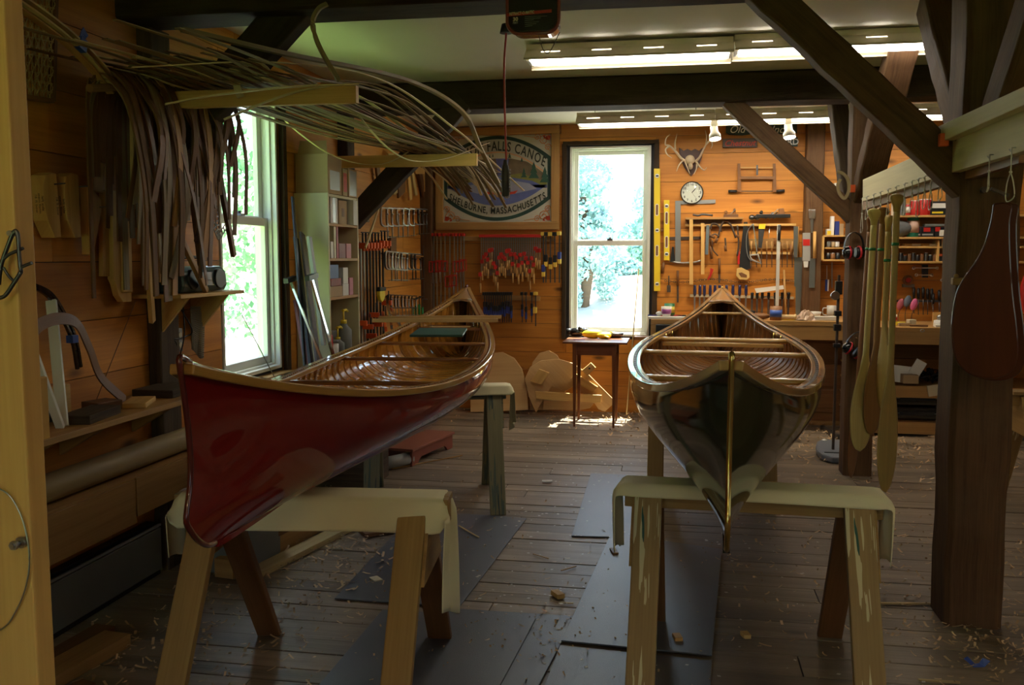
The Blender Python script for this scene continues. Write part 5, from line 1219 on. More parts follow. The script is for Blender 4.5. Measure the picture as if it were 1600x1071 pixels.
for i in range(16):
    xx = 757 + i * (799 - 757) / 12 if i < 13 else (816, 822, 831)[i - 13]
    a = bk(xx, 459, .09); b = bk(xx, 504, .09); lab = 'dark blue trigger clamp on the lower rail, %s from the left' % ORD(i)
    ofs = R.uniform(-.03, .03)
    t = thing('trigger_clamp', lab, 'clamp', b, 0, 'dark blue trigger clamps on the lower rail')
    MB().bar(b, a, .010, .005, up=(0, 1, 0)).build('bar', darksteel, t); MB().box(a + V((0, -.02, 0)), (.022, .07, .03)).build('head', black, t, bev=.003)
    s_ = bk(xx, 484, .1) + V((0, 0, ofs)); MB().box(s_ + V((0, 0, .03)), (.02, .05, .05)).build('trigger_body', black, t, bev=.004); MB().box(s_ - V((0, 0, .03)), (.020, .035, .07)).build('grip', blue, t, bev=.005)
a = bk(837, 459, .09); t = thing('trigger_clamp', 'yellow-gripped trigger clamp at the right end of the lower rail', 'clamp', bk(837, 510, .09)); MB().bar(bk(837, 510, .09), a, .01, .005, up=(0, 1, 0)).build('bar', darksteel, t); MB().box(a, (.035, .08, .03)).build('head', ymt, t, bev=.003); MB().box(bk(836, 485, .11), (.035, .05, .06)).build('grip', ymt, t, bev=.006)
# round-ended moulds and frames leaning on the wall
def lean_panel(label, pts, y0, y1, th, mat, name='rounded_board', cat='panel', grp=None, parent=None):
    """picture outline on a plane leaning from y0 at the floor to y1 at 0.7 m"""
    q = []
    for x, y in pts:
        Y = y0
        for _ in range(4): p_ = P(x, y, Y=Y); Y = y0 + (y1 - y0) * max(0, p_.z) / .7
        q.append(P(x, y, Y=Y))
    for p_ in q:
        if p_.z < .004: p_.z = .004
    m = MB(); m.prism(q, (0, th, .0)); o = m.build(name, mat, parent, bev=.003)
    return tag(o, label, cat, grp) if label else o
lean_panel('round-topped pale panel leaning on the back wall by the canvas', [(735, 645), (735, 590), (745, 566), (762, 553), (785, 551), (803, 560), (815, 577), (823, 603), (825, 641)], 8.48, 8.62, .03, ply, along_ if False else 'rounded_board')
lean_panel('round-topped pale form behind the cut-out frame', [(828, 641), (826, 600), (832, 566), (843, 552), (858, 548), (870, 555), (880, 572), (885, 600), (880, 641)], 8.56, 8.66, .02, ply)
t = thing('canoe_mould', 'plywood canoe mould frame with cleats leaning beneath the window', 'mould', P(880, 640, Y=8.4))
lean_panel(None, [(837, 645), (826, 620), (820, 592), (828, 574), (845, 564), (872, 561), (895, 568), (918, 584), (940, 606), (962, 628), (945, 644), (935, 640), (925, 625), (905, 612), (896, 604), (882, 613), (862, 604), (850, 622), (838, 645)], 8.44, 8.60, .02, ply, 'cut_out', parent=t)
lean_panel(None, [(836, 612), (940, 618), (938, 630), (838, 624)], 8.39, 8.52, .03, template, 'cross_cleat', parent=t)
lean_panel(None, [(842, 577), (858, 583), (846, 602), (829, 596)], 8.40, 8.54, .03, template, 'cleat', parent=t)
lean_panel(None, [(898, 583), (934, 605), (927, 614), (892, 592)], 8.41, 8.55, .03, template, 'cleat', parent=t)
lean_panel(None, [(923, 567), (931, 575), (918, 588), (909, 579)], 8.42, 8.56, .03, template, 'cleat', parent=t)
m = MB(); c = P(921, 576, Y=8.49); m.cyl(c, c + V((0, -.006, 0)), .009, 10); m.build('bolt_hole', black, t)
lean_panel('half-round plywood piece lying low behind the mould frame', [(848, 640), (850, 626), (930, 628), (922, 638), (905, 642)], 8.52, 8.56, .02, ply, 'half_round')
# side table by the window
t = thing('side_table', 'small cherry side table with tapered legs under the back window', 'table', (-.68, 8.12, 0))
tz = .755
MB().box((-.675, 8.13, tz - .009), (.56, .48, .018)).build('table_top', tablewood, t, bev=.003)
for yy in (7.945, 8.315): MB().box((-.68, yy, tz - .07), (.33, .016, .10)).build('apron', tablewood, t)
for xx in (-.848, -.512): MB().box((xx, 8.13, tz - .07), (.016, .36, .10)).build('apron', tablewood, t)
for xx in (-.852, -.508):
    for yy in (7.94, 8.32):
        m = MB(); s = 1
        top = [(a * .018, b * .018) for a, b in ((-1, -1), (1, -1), (1, 1), (-1, 1))]
        m.sweep([(a, b) for a, b in top], [(xx, yy, 0), (xx, yy, tz - .13), (xx, yy, tz - .018)], (0, 1, 0), scale=[.5, 1, 1]); m.build('leg', tablewood, t, bev=.001)
tw = lambda x, y, dz=0: P(x, y, Z=tz + dz)
c = tw(901, 527); t = thing('power_sander', 'black power tool lying on the side table', 'power tool', c)
m = MB(); m.ball(c + V((.0, 0, .045)), (.075, .05, .042), 12); m.ball(c + V((.07, .02, .05)), (.05, .035, .035), 10); m.build('body', blackgloss, t)
m = MB(); m.cyl(c + V((-.09, 0, .05)), c + V((-.045, 0, .05)), .03, 12); m.build('front_handle', black, t)
m = MB(); m.cyl(c + V((.03, -.02, .07)), c + V((.05, -.02, .09)), .025, 12); m.build('dust_port', darksteel, t)
c = tw(935, 529); t = thing('yellow_glove', 'crumpled yellow glove lying on the side table', 'glove', c)
m = MB(); m.tube(smooth_path([c + V((-.10, 0, .02)), c + V((-.06, .02, .05)), c + V((0, 0, .05)), c + V((.05, .02, .035)), c + V((.12, 0, .02))], 5), [.022] * 10 + [.028] * 11, 9) if False else m.ball(c + V((-.05, 0, .04)), (.10, .05, .042), 12); m.ball(c + V((.05, -.03, .028)), (.07, .04, .03), 10); m.build('palm', yellow, t)
for k in range(4): m = MB(); m.tube(smooth_path([c + V((.02, -.01 - .012 * k, .03)), c + V((.07, -.03 - .012 * k, .035 - .004 * k)), c + V((.10, -.05 - .01 * k, .012))], 4), .009, 8); m.build('finger', yellow, t)
c = tw(960, 528); t = MB(); t.lathe([(.001, .0), (.06, .0), (.08, .03), (.085, .045), (.078, .045), (.06, .012), (.001, .008)], c, n=24); tag(t.build('metal_dish', darksteel), 'round grey dish lying on the side table', 'dish')
c = tw(958, 523, .03); tag(MB().box(c + V((0, 0, .012)), (.06, .03, .012), Matrix.Rotation(.5, 3, 'Z') @ Matrix.Rotation(.3, 3, 'Y')).build('yellow_pad', yellow, bev=.003), 'small yellow pad resting in the grey dish', 'pad')
tag(MB().box(tw(905, 531) + V((0, 0, .002)), (.10, .05, .004), Matrix.Rotation(.2, 3, 'Z')).build('purple_cloth', plain('mauve', (.22, .10, .22), .8)), 'flat mauve sanding sheet at the front of the side table', 'sheet')
lay('board_offcut', 'long brown board lying behind the side table under the window sill', 'board', (-.36, 8.55, .74), (.05, 8.55, .74), .12, .03, cabwood)
tag(MB().cyl(P(998, 420, Y=8.60), P(979, 648, Y=8.42), .006, 8).build('thin_stick', palewood), 'thin pale stick leaning from the floor across the back window', 'stick')
# ================================================================== BACK WALL, RIGHT HALF
R = random.Random(77)
ex = lambda n, d=1: V((0, -d, 0))
def bplate(name, pts, t_, mat, label=None, cat=None, group=None, parent=None, d=.0, bev=.0008):
    return plate(name, [bk(x, y, d) for x, y in pts], (0, -t_, 0), mat, label, cat, group, parent, bev)
def bbar(name, a, b, w_, th, mat, label=None, cat=None, group=None, parent=None, d=.02, bev=.0008):
    o = MB().bar(bk(*a, d), bk(*b, d), w_, th, up=(0, 1, 0)).build(name, mat, parent, bev=bev)
    return tag(o, label, cat, group) if label else o
PXM = 8.74 / 1430 / .985   # metres per picture unit on the back wall, about
# clock
c = bk(1081, 301.5, .0); r = .104
t = thing('wall_clock', 'round white wall clock with a thin black rim showing one o\'clock', 'clock', c - V((0, 0, r)))
m = MB(); m.lathe([(r * .93, 0), (r, .005), (r, .03), (r * .93, .036), (r * .92, .02)], c, (0, -1, 0), 36, caps=False); m.build('rim', black, t)
m = MB(); m.cyl(c + V((0, -.004, 0)), c + V((0, -.018, 0)), r * .94, 36); m.build('dial', whitepaper, t)
m = MB()
for h in range(12):
    a = PI / 2 - (h + 1) * PI / 6; m.text(str(h + 1), c + V((math.cos(a) * r * .74, -.019, math.sin(a) * r * .74)), (1, 0, 0), (0, 0, 1), .030, .0004, bold=.0006)
m.build('numerals', black, t)
for nm, ang, L_, w_ in (('hour_hand', 42, .045, .007), ('minute_hand', 36, .0, .0), ('minute_hand', 40, .062, .004), ('second_hand', 142, .075, .0016)):
    if L_: a = math.radians(90 - ang); m = MB(); m.bar(c + V((0, -.021, 0)), c + V((math.cos(a) * L_, -.021, math.sin(a) * L_)), w_, .001, up=(0, 1, 0)); m.build(nm, black, t)
m = MB(); m.lathe([(r * .93, .024), (r * .6, .032), (.001, .036)], c, (0, -1, 0), 30, caps=False); m.build('glass', clearg, t)
# levels
vial = plain('vial_green', (.35, .55, .12), .2)
for (x0, x1, y0, y1, marks, slots, lab) in ((1022, 1031.5, 264, 455, (275, 360, 444), ((320, 337), (384, 400)), 'long yellow spirit level hanging beside the back window'), (1037.3, 1046, 313, 407, (322, 397), ((332, 350), (370, 387)), 'shorter yellow spirit level beside the long one')):
    t = thing('spirit_level', lab, 'level', bk((x0 + x1) / 2, y1, .03)); a = bk(x0, y0, .02); b = bk(x1, y1, .02)
    m = MB(); m.prism([bk(x0, y0, .02), bk(x1, y0, .02), bk(x1, y1, .02), bk(x0, y1, .02)], (0, -.022, 0)); m.build('body', yellow, t, bev=.002)
    for my in marks:
        c = bk((x0 + x1) / 2, my, .043); m = MB(); m.cyl(c, c + V((0, -.003, 0)), .019, 18); m.build('vial_window', whitepaper, t); m = MB(); m.cyl(c + V((-.012, -.005, 0)), c + V((.012, -.005, 0)), .006, 8); m.build('vial', black, t)
    for s0, s1 in slots:
        m = MB(); w_ = .015; zc0, zc1 = bk(x0, s1).z, bk(x0, s0).z; xc = bk((x0 + x1) / 2, s0).x
        m.prism([V((xc + w_ * math.cos(k * PI / 6), YB - .043, (zc1 - .01 if k <= 6 else zc0 + .01) + w_ * math.sin(k * PI / 6))) for k in range(13)], (0, -.0015, 0)); m.build('slot_rim', whitepaper, t)
        m = MB(); w_ = .010
        m.prism([V((xc + w_ * math.cos(k * PI / 6), YB - .0446, (zc1 - .012 if k <= 6 else zc0 + .012) + w_ * math.sin(k * PI / 6))) for k in range(13)], (0, -.001, 0)); m.build('hand_slot', brownwood, t)
bbar('small_block', (1031, 360), (1039, 360), .018, .03, brownwood, 'little wooden peg block between the two yellow levels', 'peg', d=.025)
# framing square
m = MB(); m.prism([bk(x, y, .012) for x, y in [(1055, 314), (1118, 312), (1118, 318), (1063.5, 319.5), (1063.5, 410), (1055, 410)]], (0, -.003, 0)); tag(m.build('framing_square', plain('square_grey', (.30, .32, .32), .4, .7)), 'large grey steel framing square hanging below the clock', 'square')
# antlers
c = bk(1079, 258, .03); t = thing('antler_mount', 'pale deer antlers on a dark shield plaque above the clock', 'antlers', bk(1080, 275, .0))
m = MB(); m.prism([bk(x, y, .0) for x, y in [(1061, 231), (1068, 236), (1074, 233), (1080, 236), (1086, 233), (1092, 236), (1098, 231), (1097, 246), (1091, 262), (1080, 276), (1069, 262), (1062, 246)]], (0, -.02, 0)); m.build('plaque', plain('dark_plaque', (.07, .028, .018), .5), t, bev=.002)
m = MB(); m.ball(bk(1078, 250, .05), (.045, .035, .045), 12); m.ball(bk(1079, 260, .06), (.022, .03, .032), 10); m.build('skull_plate', bone, t)
for pth, rr in (([(1072, 253, .05), (1064, 247, .09), (1055, 236, .13), (1046, 228, .17), (1040, 226, .22), (1041, 216, .27), (1047, 210, .30)], .011), ([(1046, 228, .17), (1040, 234, .20), (1043, 242, .22), (1050, 247, .22)], .008), ([(1055, 234, .13), (1055, 222, .15), (1058, 209, .18)], .008), ([(1068, 250, .07), (1061, 258, .13), (1057, 268, .18)], .008), ([(1070, 252, .07), (1074, 262, .13), (1078, 272, .20)], .007),
                ([(1086, 253, .05), (1093, 246, .09), (1099, 234, .13), (1103, 226, .17), (1104, 214, .2), (1102, 204, .22)], .011), ([(1103, 226, .17), (1110, 220, .2), (1113, 226, .22), (1111, 232, .23)], .008), ([(1088, 252, .06), (1093, 260, .12), (1100, 266, .16), (1104, 262, .18)], .008), ([(1089, 254, .06), (1088, 264, .12), (1084, 273, .18)], .007)):
    q = smooth_path([bk(*p_) for p_ in pth], 5); k = len(q); MB().tube(q, [rr * (1.15 - .85 * i / (k - 1)) for i in range(k)], 8, up=(0, 1, .2)).build('antler', bone, t)
# shop signs
signblk = plain('sign_black_green', (.012, .03, .022), .5)
t = thing('shop_sign', 'black oval-ended board reading Old Town, behind the diagonal brace', 'sign', bk(1150, 212, .02))
m = MB(); m.prism([bk(x, y, .01) for x, y in [(1134, 194), (1165, 193), (1180, 195), (1180, 209), (1160, 212), (1140, 211), (1134, 208)]], (0, -.018, 0)); m.build('board', signblk, t, bev=.003)
m = MB(); m.text('Old Town', bk(1139, 203, .0295), (1, 0, 0), (0, 0, 1), .095, .0006, align='LEFT', shear=.35, wx=.95); m.build('lettering', whitepaper, t)
t = thing('shop_sign', 'dark green board with white script reading Inc behind the spotlight', 'sign', bk(1220, 212, .02))
m = MB(); m.prism([bk(x, y, .01) for x, y in [(1198, 193), (1245, 191), (1245, 208), (1198, 212)]], (0, -.018, 0)); m.build('board', signblk, t, bev=.003)
m = MB(); m.text('Inc', bk(1204, 203, .0295), (1, 0, 0), (0, 0, 1), .095, .0006, align='LEFT', shear=.35); m.build('lettering', whitepaper, t)
t = thing('shop_sign', 'narrow grey board reading Chestnut in red under the oval board', 'sign', bk(1155, 230, .02))
m = MB(); m.prism([bk(x, y, .01) for x, y in [(1129, 217), (1183, 216), (1183, 231), (1129, 231)]], (0, -.018, 0)); m.build('board', plain('sign_greybrown', (.10, .075, .06), .6), t, bev=.003)
m = MB(); m.text('Chestnut', bk(1131.5, 224.5, .0295), (1, 0, 0), (0, 0, 1), .075, .0006, align='LEFT', shear=.3, wx=.98, bold=.001); m.build('lettering', signred, t)
t = thing('shop_sign', 'green board ending in the letters ORD below the script board', 'sign', bk(1220, 230, .02))
m = MB(); m.prism([bk(x, y, .01) for x, y in [(1196, 216), (1246, 215), (1246, 229), (1196, 230)]], (0, -.018, 0)); m.build('board', plain('sign_green2', (.03, .06, .05), .6), t, bev=.003)
m = MB(); m.text('ORD', bk(1219, 222.5, .0295), (1, 0, 0), (0, 0, 1), .075, .0006, align='LEFT', bold=.0015); m.build('lettering', whitepaper, t)
# bow saw
t = thing('bow_saw', 'old wooden bow saw hung high on the back wall below the signs', 'saw', bk(1183, 301, .03))
for (x, lab) in ((1155, 0), (1210, 0)): bplate('upright', [(x - 2.5, 256), (x + 1.5, 256), (x + 2.5, 285), (x + 3, 300), (x - 3, 300), (x - 2.5, 285)], .02, cabwood, parent=t, d=.02)
bbar('stretcher', (1155, 278), (1210, 278), .026, .018, cabwood, parent=t, d=.035)
bbar('tension_cord', (1155, 262), (1210, 262), .008, .006, template, parent=t, d=.035)
bbar('toggle', (1183, 258), (1183, 274), .016, .01, darksteel, parent=t, d=.045)
bbar('blade', (1148, 299), (1216, 299), .010, .002, rusty, parent=t, d=.03)
for a, b in (((1138, 299), (1151, 299)), ((1213, 299), (1226, 298))): m = MB(); m.cyl(bk(*a, .03), bk(*b, .03), .013, 10); m.build('handle', black, t)
# tool rack
t = thing('tool_rack', 'wooden tool rack shelf with pegs on the back wall', 'rack', bk(1165, 350, .1))
z_ = bk(1165, 341).z
MB().box(((bk(1077, 0).x + bk(1168, 0).x) / 2, YB - .05, bk(1120, 342).z), (bk(1168, 0).x - bk(1077, 0).x, .10, .018)).build('top_shelf', midwood, t, bev=.002)
MB().box(((bk(1077, 0).x + bk(1168, 0).x) / 2, YB - .01, bk(1120, 347).z), (bk(1168, 0).x - bk(1077, 0).x, .02, .06)).build('back_rail', cabwood, t)
MB().box(((bk(1077, 0).x + bk(1253, 0).x) / 2, YB - .03, bk(1160, 352).z), (bk(1253, 0).x - bk(1077, 0).x, .05, .02)).build('peg_rail', template, t, bev=.002)
bbar('hanging_stick', (1080, 343), (1080, 445), .032, .02, template, 'longest pale stick hanging at the left end of the tool rack', 'stick', d=.10)
bbar('hanging_stick', (1098, 349), (1098, 429), .030, .02, template, 'shorter pale stick hanging beside the longest one on the rack', 'stick', d=.10)
bbar('grey_level', (1106, 352), (1104, 398), .028, .02, plain('blue_grey_metal', (.17, .22, .25), .4, .5), 'small blue-grey level hanging on the tool rack', 'level', d=.10)
# planes and odds on the rack shelf
for k, (x, y, lab) in enumerate([(1142, 341, 'brown wooden hand plane on the rack shelf'), (1208, 341, 'long dark metal plane with a brown handle on the rack')]):
    c = bk(x, y, .06); t = thing('hand_plane', lab, 'hand plane', c); L_ = .13 if k == 0 else .30
    m = MB(); m.box(c + V((0, 0, .018)), (L_, .05, .034)); m.build('sole', brownwood if k == 0 else black, t, bev=.004)
    m = MB(); m.prism([c + V((L_ * .15, -.01, .03)), c + V((L_ * .35, -.01, .03)), c + V((L_ * .30, -.01, .09)), c + V((L_ * .15, -.01, .085))], (0, .02, 0)); m.build('handle', cabwood, t, bev=.006)
    m = MB(); m.bar(c + V((-.01, 0, .03)), c + V((.04, 0, .08)), .04, .006); m.build('iron', steel, t)
    m = MB(); m.ball(c + V((-L_ * .35, 0, .05)), (.016, .016, .02), 10); m.build('knob', cabwood if k == 0 else black, t)
c = bk(1098, 339, .06); tag(MB().tube(smooth_path([c + V((-.09, 0, .02)), c + V((-.04, 0, .012)), c + V((0, .0, .022)), c + V((.09, 0, .012))], 5), .009, 8).build('spokeshave', darksteel), 'dark spokeshave lying on the left of the rack shelf', 'spokeshave')
for k, (x, s_) in enumerate([(1175, 1), (1183, .9)]): m = MB(); m.ball(bk(x, 340, .05), (.03 * s_, .02, .025), 10); tag(m.build('drill_chuck', darksteel), 'small dark knob lying on the rack, %s from the left' % ORD(k), 'knob')
for k in range(3): bbar('fanned_rule', (1196 + k * 6, 342), (1208 + k * 7, 332 - k * 0), .012, .002, chrome, 'thin bright blade standing above the long plane, %s from the left' % ORD(k), 'blade', 'thin blades above the long plane', d=.04)
# draw knives, callipers
def curve_tool(label, pts, r_, mat, ends=None, cat='tool', name='drawknife', d=.06):
    t = thing(name, label, cat, bk(*pts[len(pts) // 2], d)); MB().tube(smooth_path([bk(x, y, d) for x, y in pts], 6), r_, 8, up=(0, 1, 0)).build('blade', mat, t)
    for a, b in (ends or []): m = MB(); m.cyl(bk(*a, d), bk(*b, d), .012, 10); m.build('handle', brownwood, t)
    return t
curve_tool('dark curved drawknife arching in the middle of the rack', [(1122, 372), (1126, 355), (1132, 346), (1142, 352), (1150, 372)], .009, rusty, [((1128, 344), (1138, 347)), ((1121, 372), (1118, 380))])
curve_tool('dark drawknife hanging left below the pale-handled one', [(1110, 358), (1113, 350), (1122, 352), (1127, 362)], .008, rusty, [((1108, 358), (1112, 386))])
curve_tool('pair of old iron callipers below the drawknives', [(1113, 376), (1114, 390), (1122, 400)], .006, rusty, [((1110, 385), (1112, 405))], 'callipers', 'callipers')
curve_tool('pale-handled draw tool hanging near the callipers', [(1109, 370), (1117, 366), (1124, 370)], .007, rusty, [((1110, 368), (1117, 372))], d=.07)
curve_tool('short brown-handled scraper hanging under the drawknife arch', [(1133, 372), (1134, 386)], .008, rusty, [((1133, 384), (1134, 393))], 'scraper', 'scraper')
curve_tool('dark curved sickle-like blade left of the black saw', [(1152, 352), (1154, 380), (1152, 400)], .008, rusty, [((1152, 367), (1154, 372))], 'blade', 'sickle')
bbar('red_file', (1154, 393), (1154, 413), .02, .012, red, 'red-handled tool hanging left of the black saw', 'tool', d=.05)
# hand saw
t = thing('hand_saw', 'hand saw with black blade and pale loop handle hanging handle down', 'saw', bk(1160, 438, .05))
bplate('blade', [(1162, 347), (1168, 347), (1173, 420), (1156, 425), (1155, 412)], .003, black, parent=t, d=.05)
hnd = [(1151, 420), (1158, 418), (1170, 424), (1171, 434), (1166, 438), (1155, 437), (1150, 431)]
bplate('handle', hnd, .022, plain('saw_handle', (.62, .42, .14), .5), parent=t, d=.04, bev=.003)
bplate('grip_hole', [(1154, 427), (1159, 426), (1167, 430), (1167, 434), (1158, 433)], .002, brownwood, parent=t, d=.063)
t = thing('hack_saw', 'grey curved-frame saw with a grey loop handle beside the black saw', 'saw', bk(1180, 412, .06))
m = MB(); m.strip(smooth_path([bk(x, y, .06) for x, y in [(1176, 350), (1168, 362), (1166, 380), (1168, 398), (1173, 408)]], 5), .006, .022, up=(0, 1, 0)); m.build('frame', plain('saw_grey', (.30, .30, .29), .4, .6), t)
m = MB(); m.tube([bk(x, y, .06) for x, y in [(1172, 399), (1184, 398), (1189, 412), (1174, 406)]], .010, 8, closed=True, up=(0, 1, 0)); m.build('handle', plain('saw_grey_handle', (.32, .31, .28), .5), t)
bbar('blade', (1177, 350), (1183, 394), .010, .002, chrome, parent=t, d=.07)
t = thing('pruning_saw', 'short folding saw with a yellow top hanging on the rack', 'saw', bk(1188, 388, .06)); bplate('blade', [(1185, 356), (1195, 356), (1190, 388), (1185, 387)], .006, darksteel, parent=t, d=.06); bplate('handle', [(1186, 350), (1196, 350), (1195, 358), (1185, 358)], .018, yellow, parent=t, d=.055)
for k, x in enumerate((1203, 1214)):
    t = thing('coping_saw', 'coping saw hanging on the rack, %s from the left' % ORD(k), 'saw', bk(x, 380, .05), 0, 'coping saws on the rack')
    m = MB(); m.tube([bk(a, b, .05) for a, b in ([(x, 352), (x - 2, 372), (x + 8, 373)] if k == 0 else [(x, 352), (x, 379), (x + 22, 383)])], .003, 6, up=(0, 1, 0)); m.build('frame', chrome, t)
    m = MB(); m.cyl(bk(x + (8 if k == 0 else 22), 372 if k == 0 else 382, .05), bk(x + (8 if k == 0 else 22), 385 if k == 0 else 399, .05), .009, 8); m.build('handle', cabwood, t)
bbar('long_rule', (1217, 351), (1214, 482), .030, .003, plain('rule_white', (.60, .60, .55), .4, .3), 'long pale steel rule hanging down to the bench top', 'ruler', d=.10)
m = MB(); m.cyl(bk(1218, 352, .10), bk(1217, 376, .10), .014, 8); tag(m.build('pull_cord_grip', black), 'black handle hanging over the top of the long rule', 'grip')
# file rack
bbar('file_rail', (1150, 395), (1240, 396), .022, .03, template, 'thin pale rail of the file rack on the back wall', 'rail', d=.03)
bbar('file_rail', (1165, 381), (1240, 381), .09, .01, midwood, 'pale backing board behind the row of files', 'board', d=.012)
for i in range(9):
    x = 1174 + i * 8; t = thing('file', 'file with wooden handle in the rack, %s from the left' % ORD(i), 'file', bk(x, 415, .04), 0, 'files in the rack')
    m = MB(); m.cyl(bk(x, 377, .05), bk(x, 394, .05), .009, 8, r2=.007); m.build('handle', midwood, t); bbar('blade', (x, 394), (x, 418), .008, .003, rusty, parent=t, d=.05)
# pull saws and long blades to the right
for k, (pts, hp, lab) in enumerate([([(1241, 402), (1254, 402), (1253, 448), (1241, 448)], ((1246, 354), (1246, 402)), 'pull saw with a pale handle hanging beside the white package'), ([(1243, 442), (1253, 442), (1250, 496), (1243, 496)], None, 'narrow grey saw blade hanging lowest behind the bench'), ([(1240, 354), (1247, 354), (1246, 402), (1240, 402)], None, 'grey blue plate hanging left of the pale saw handle'), ([(1265, 404), (1274, 404), (1273, 450), (1264, 450)], ((1273, 362), (1273, 404)), 'pull saw hanging right of the white package')]):
    t = thing('pull_saw', lab, 'saw', bk(pts[2][0], pts[2][1], .16)); dd = .17 if k == 3 else .04 + .02 * k
    bplate('blade', pts, .002, plain('blade_grey%d' % k, (.22, .24, .23), .35, .7), parent=t, d=dd)
    if hp: m = MB(); m.cyl(bk(*hp[0], dd + .01), bk(*hp[1], dd + .01), .014, 10); m.build('handle', template, t)
t = thing('saw_package', 'white hanging package with a red printed panel between the pull saws', 'package', bk(1259, 418, .17))
bplate('card', [(1254, 364), (1266, 364), (1266, 408), (1254, 408)], .01, plain('pack_grey', (.33, .33, .31), .5), parent=t, d=.17); bplate('red_panel', [(1254.5, 374), (1265.5, 374), (1265.5, 384), (1254.5, 384)], .002, red, parent=t, d=.181); bplate('tag', [(1255, 408), (1263, 408), (1262, 418), (1256, 418)], .006, whiteb, parent=t, d=.17)
t = thing('sliding_square', 'bright sliding square hanging on the dark wall post', 'square', bk(1268, 362, .17)); bplate('head', [(1263, 328), (1274, 328), (1273, 342), (1264, 342)], .01, chrome, parent=t, d=.17); bplate('blade', [(1266, 342), (1271, 342), (1270, 364), (1267, 364)], .004, steel, parent=t, d=.17)
# iron chain along the wall
m = MB()
for i in range(60):
    x = 1040 + i * 3.4; y = 439 + 2.2 * math.sin(i * .22); c = bk(x, y, .02)
    m.tube([c + V((.013 * math.cos(a * PI / 4), -.008 * math.sin(a * PI / 4) if i % 2 else 0, 0 if i % 2 else .008 * math.sin(a * PI / 4))) for a in range(8)], .0025, 5, closed=True)
tag(m.build('iron_chain', rusty), 'dark iron chain strung along the back wall above the chisels', 'chain')
bbar('flat_bar', (1046, 373), (1096, 372), .03, .006, rusty, 'black flat bar on the wall behind the framing square', 'bar', d=.008)
curve_tool('silver curved scraper blade below the framing square', [(1046, 408), (1062, 411), (1085, 410), (1096, 407)], .008, steel, [((1037, 410), (1035, 428))], 'scraper', 'curved_scraper', d=.02)
bplate('black_saw', [(1050, 386), (1053, 386), (1055, 408), (1047, 410)], .01, black, 'small black tool hanging left of the framing square', 'tool', d=.02)
for k, (x, y0, y1, y2, lab, hm) in enumerate([(1045, 431, 446, 457, 'small spade-ended scraper low on the back wall', rusty), (1059, 423, 447, 473, 'long brown-handled chisel low on the back wall', brownwood), (1124, 404, 428, 442, 'brown-handled screwdriver standing above the blue chisels', brownwood)]):
    t = thing('wall_tool', lab, 'tool', bk(x, y2, .03)); m = MB(); m.cyl(bk(x, y0, .03), bk(x, y1, .03), .011 if k else .006, 8); m.build('handle', hm, t); bbar('blade', (x, y1), (x, y2), .035 if k == 0 else .018, .004, rusty, parent=t, d=.03)
bplate('snips', [(1110, 419), (1115, 421), (1111, 432), (1107, 438), (1105, 437), (1109, 428)], .012, red, 'red-handled snips hanging above the chisel rack', 'snips', d=.03)
# chisels
bbar('chisel_rail', (1078, 462), (1165, 464), .024, .04, plain('rail_pale', (.50, .42, .28), .6), 'pale rail holding the blue-handled chisels', 'rail', d=.03)
bbar('chisel_rail', (1165, 464), (1240, 466), .024, .04, plain('rail_pale2', (.48, .40, .26), .6), 'pale rail holding the black-handled chisels', 'rail', d=.03)
blueh = plain('chisel_handle_blue', (.02, .025, .10), .3, coat=.4)
chx = [1085.5, 1093.5, 1100.5, 1109.5, 1117, 1124, 1135, 1145, 1155.5, 1165.5]
proto = None
for i, x in enumerate(chx):
    p_ = bk(x, 463, .05)
    if proto is None:
        t = proto = thing('chisel', 'blue', 'chisel', p_); m = MB(); m.lathe([(.006, 0), (.013, .015), (.015, .05), (.012, .085), (.014, .10), (.001, .105)], p_, n=12); m.build('handle', blueh, t); MB().bar(p_ - V((0, 0, .14)), p_, .014, .004, up=(0, 1, 0)).build('blade', steel, t)
        o = t
    else: o = dup(proto, p_)
    o['label'] = 'blue-handled chisel in the wall rack, %s from the left' % ORD(i); o['group'] = 'blue-handled chisels'
proto = None
for i, x in enumerate([1175, 1183, 1191, 1201, 1211, 1222, 1232]):
    p_ = bk(x, 468, .05)
    if proto is None:
        t = proto = thing('chisel', 'blk', 'chisel', p_); m = MB(); m.lathe([(.006, 0), (.014, .015), (.013, .045), (.015, .06), (.001, .065)], p_, n=12); m.build('handle', black, t); MB().bar(p_ - V((0, 0, .16)), p_, .018, .004, up=(0, 1, 0)).build('blade', rusty, t); o = t
    else: o = dup(proto, p_)
    o['label'] = 'black-handled gouge in the wall rack, %s from the left' % ORD(i); o['group'] = 'black-handled gouges'
bplate('paper_strip', [(1179, 451), (1224, 446), (1225, 452), (1182, 458)], .002, whitepaper, 'white strip of card stuck slanting above the gouges', 'card', d=.09)
tag(MB().cyl(bk(1225, 422, .05), bk(1228, 494, .12), .010, 8).build('dowel', midwood), 'wooden dowel standing on the bench right of the long rule', 'dowel')
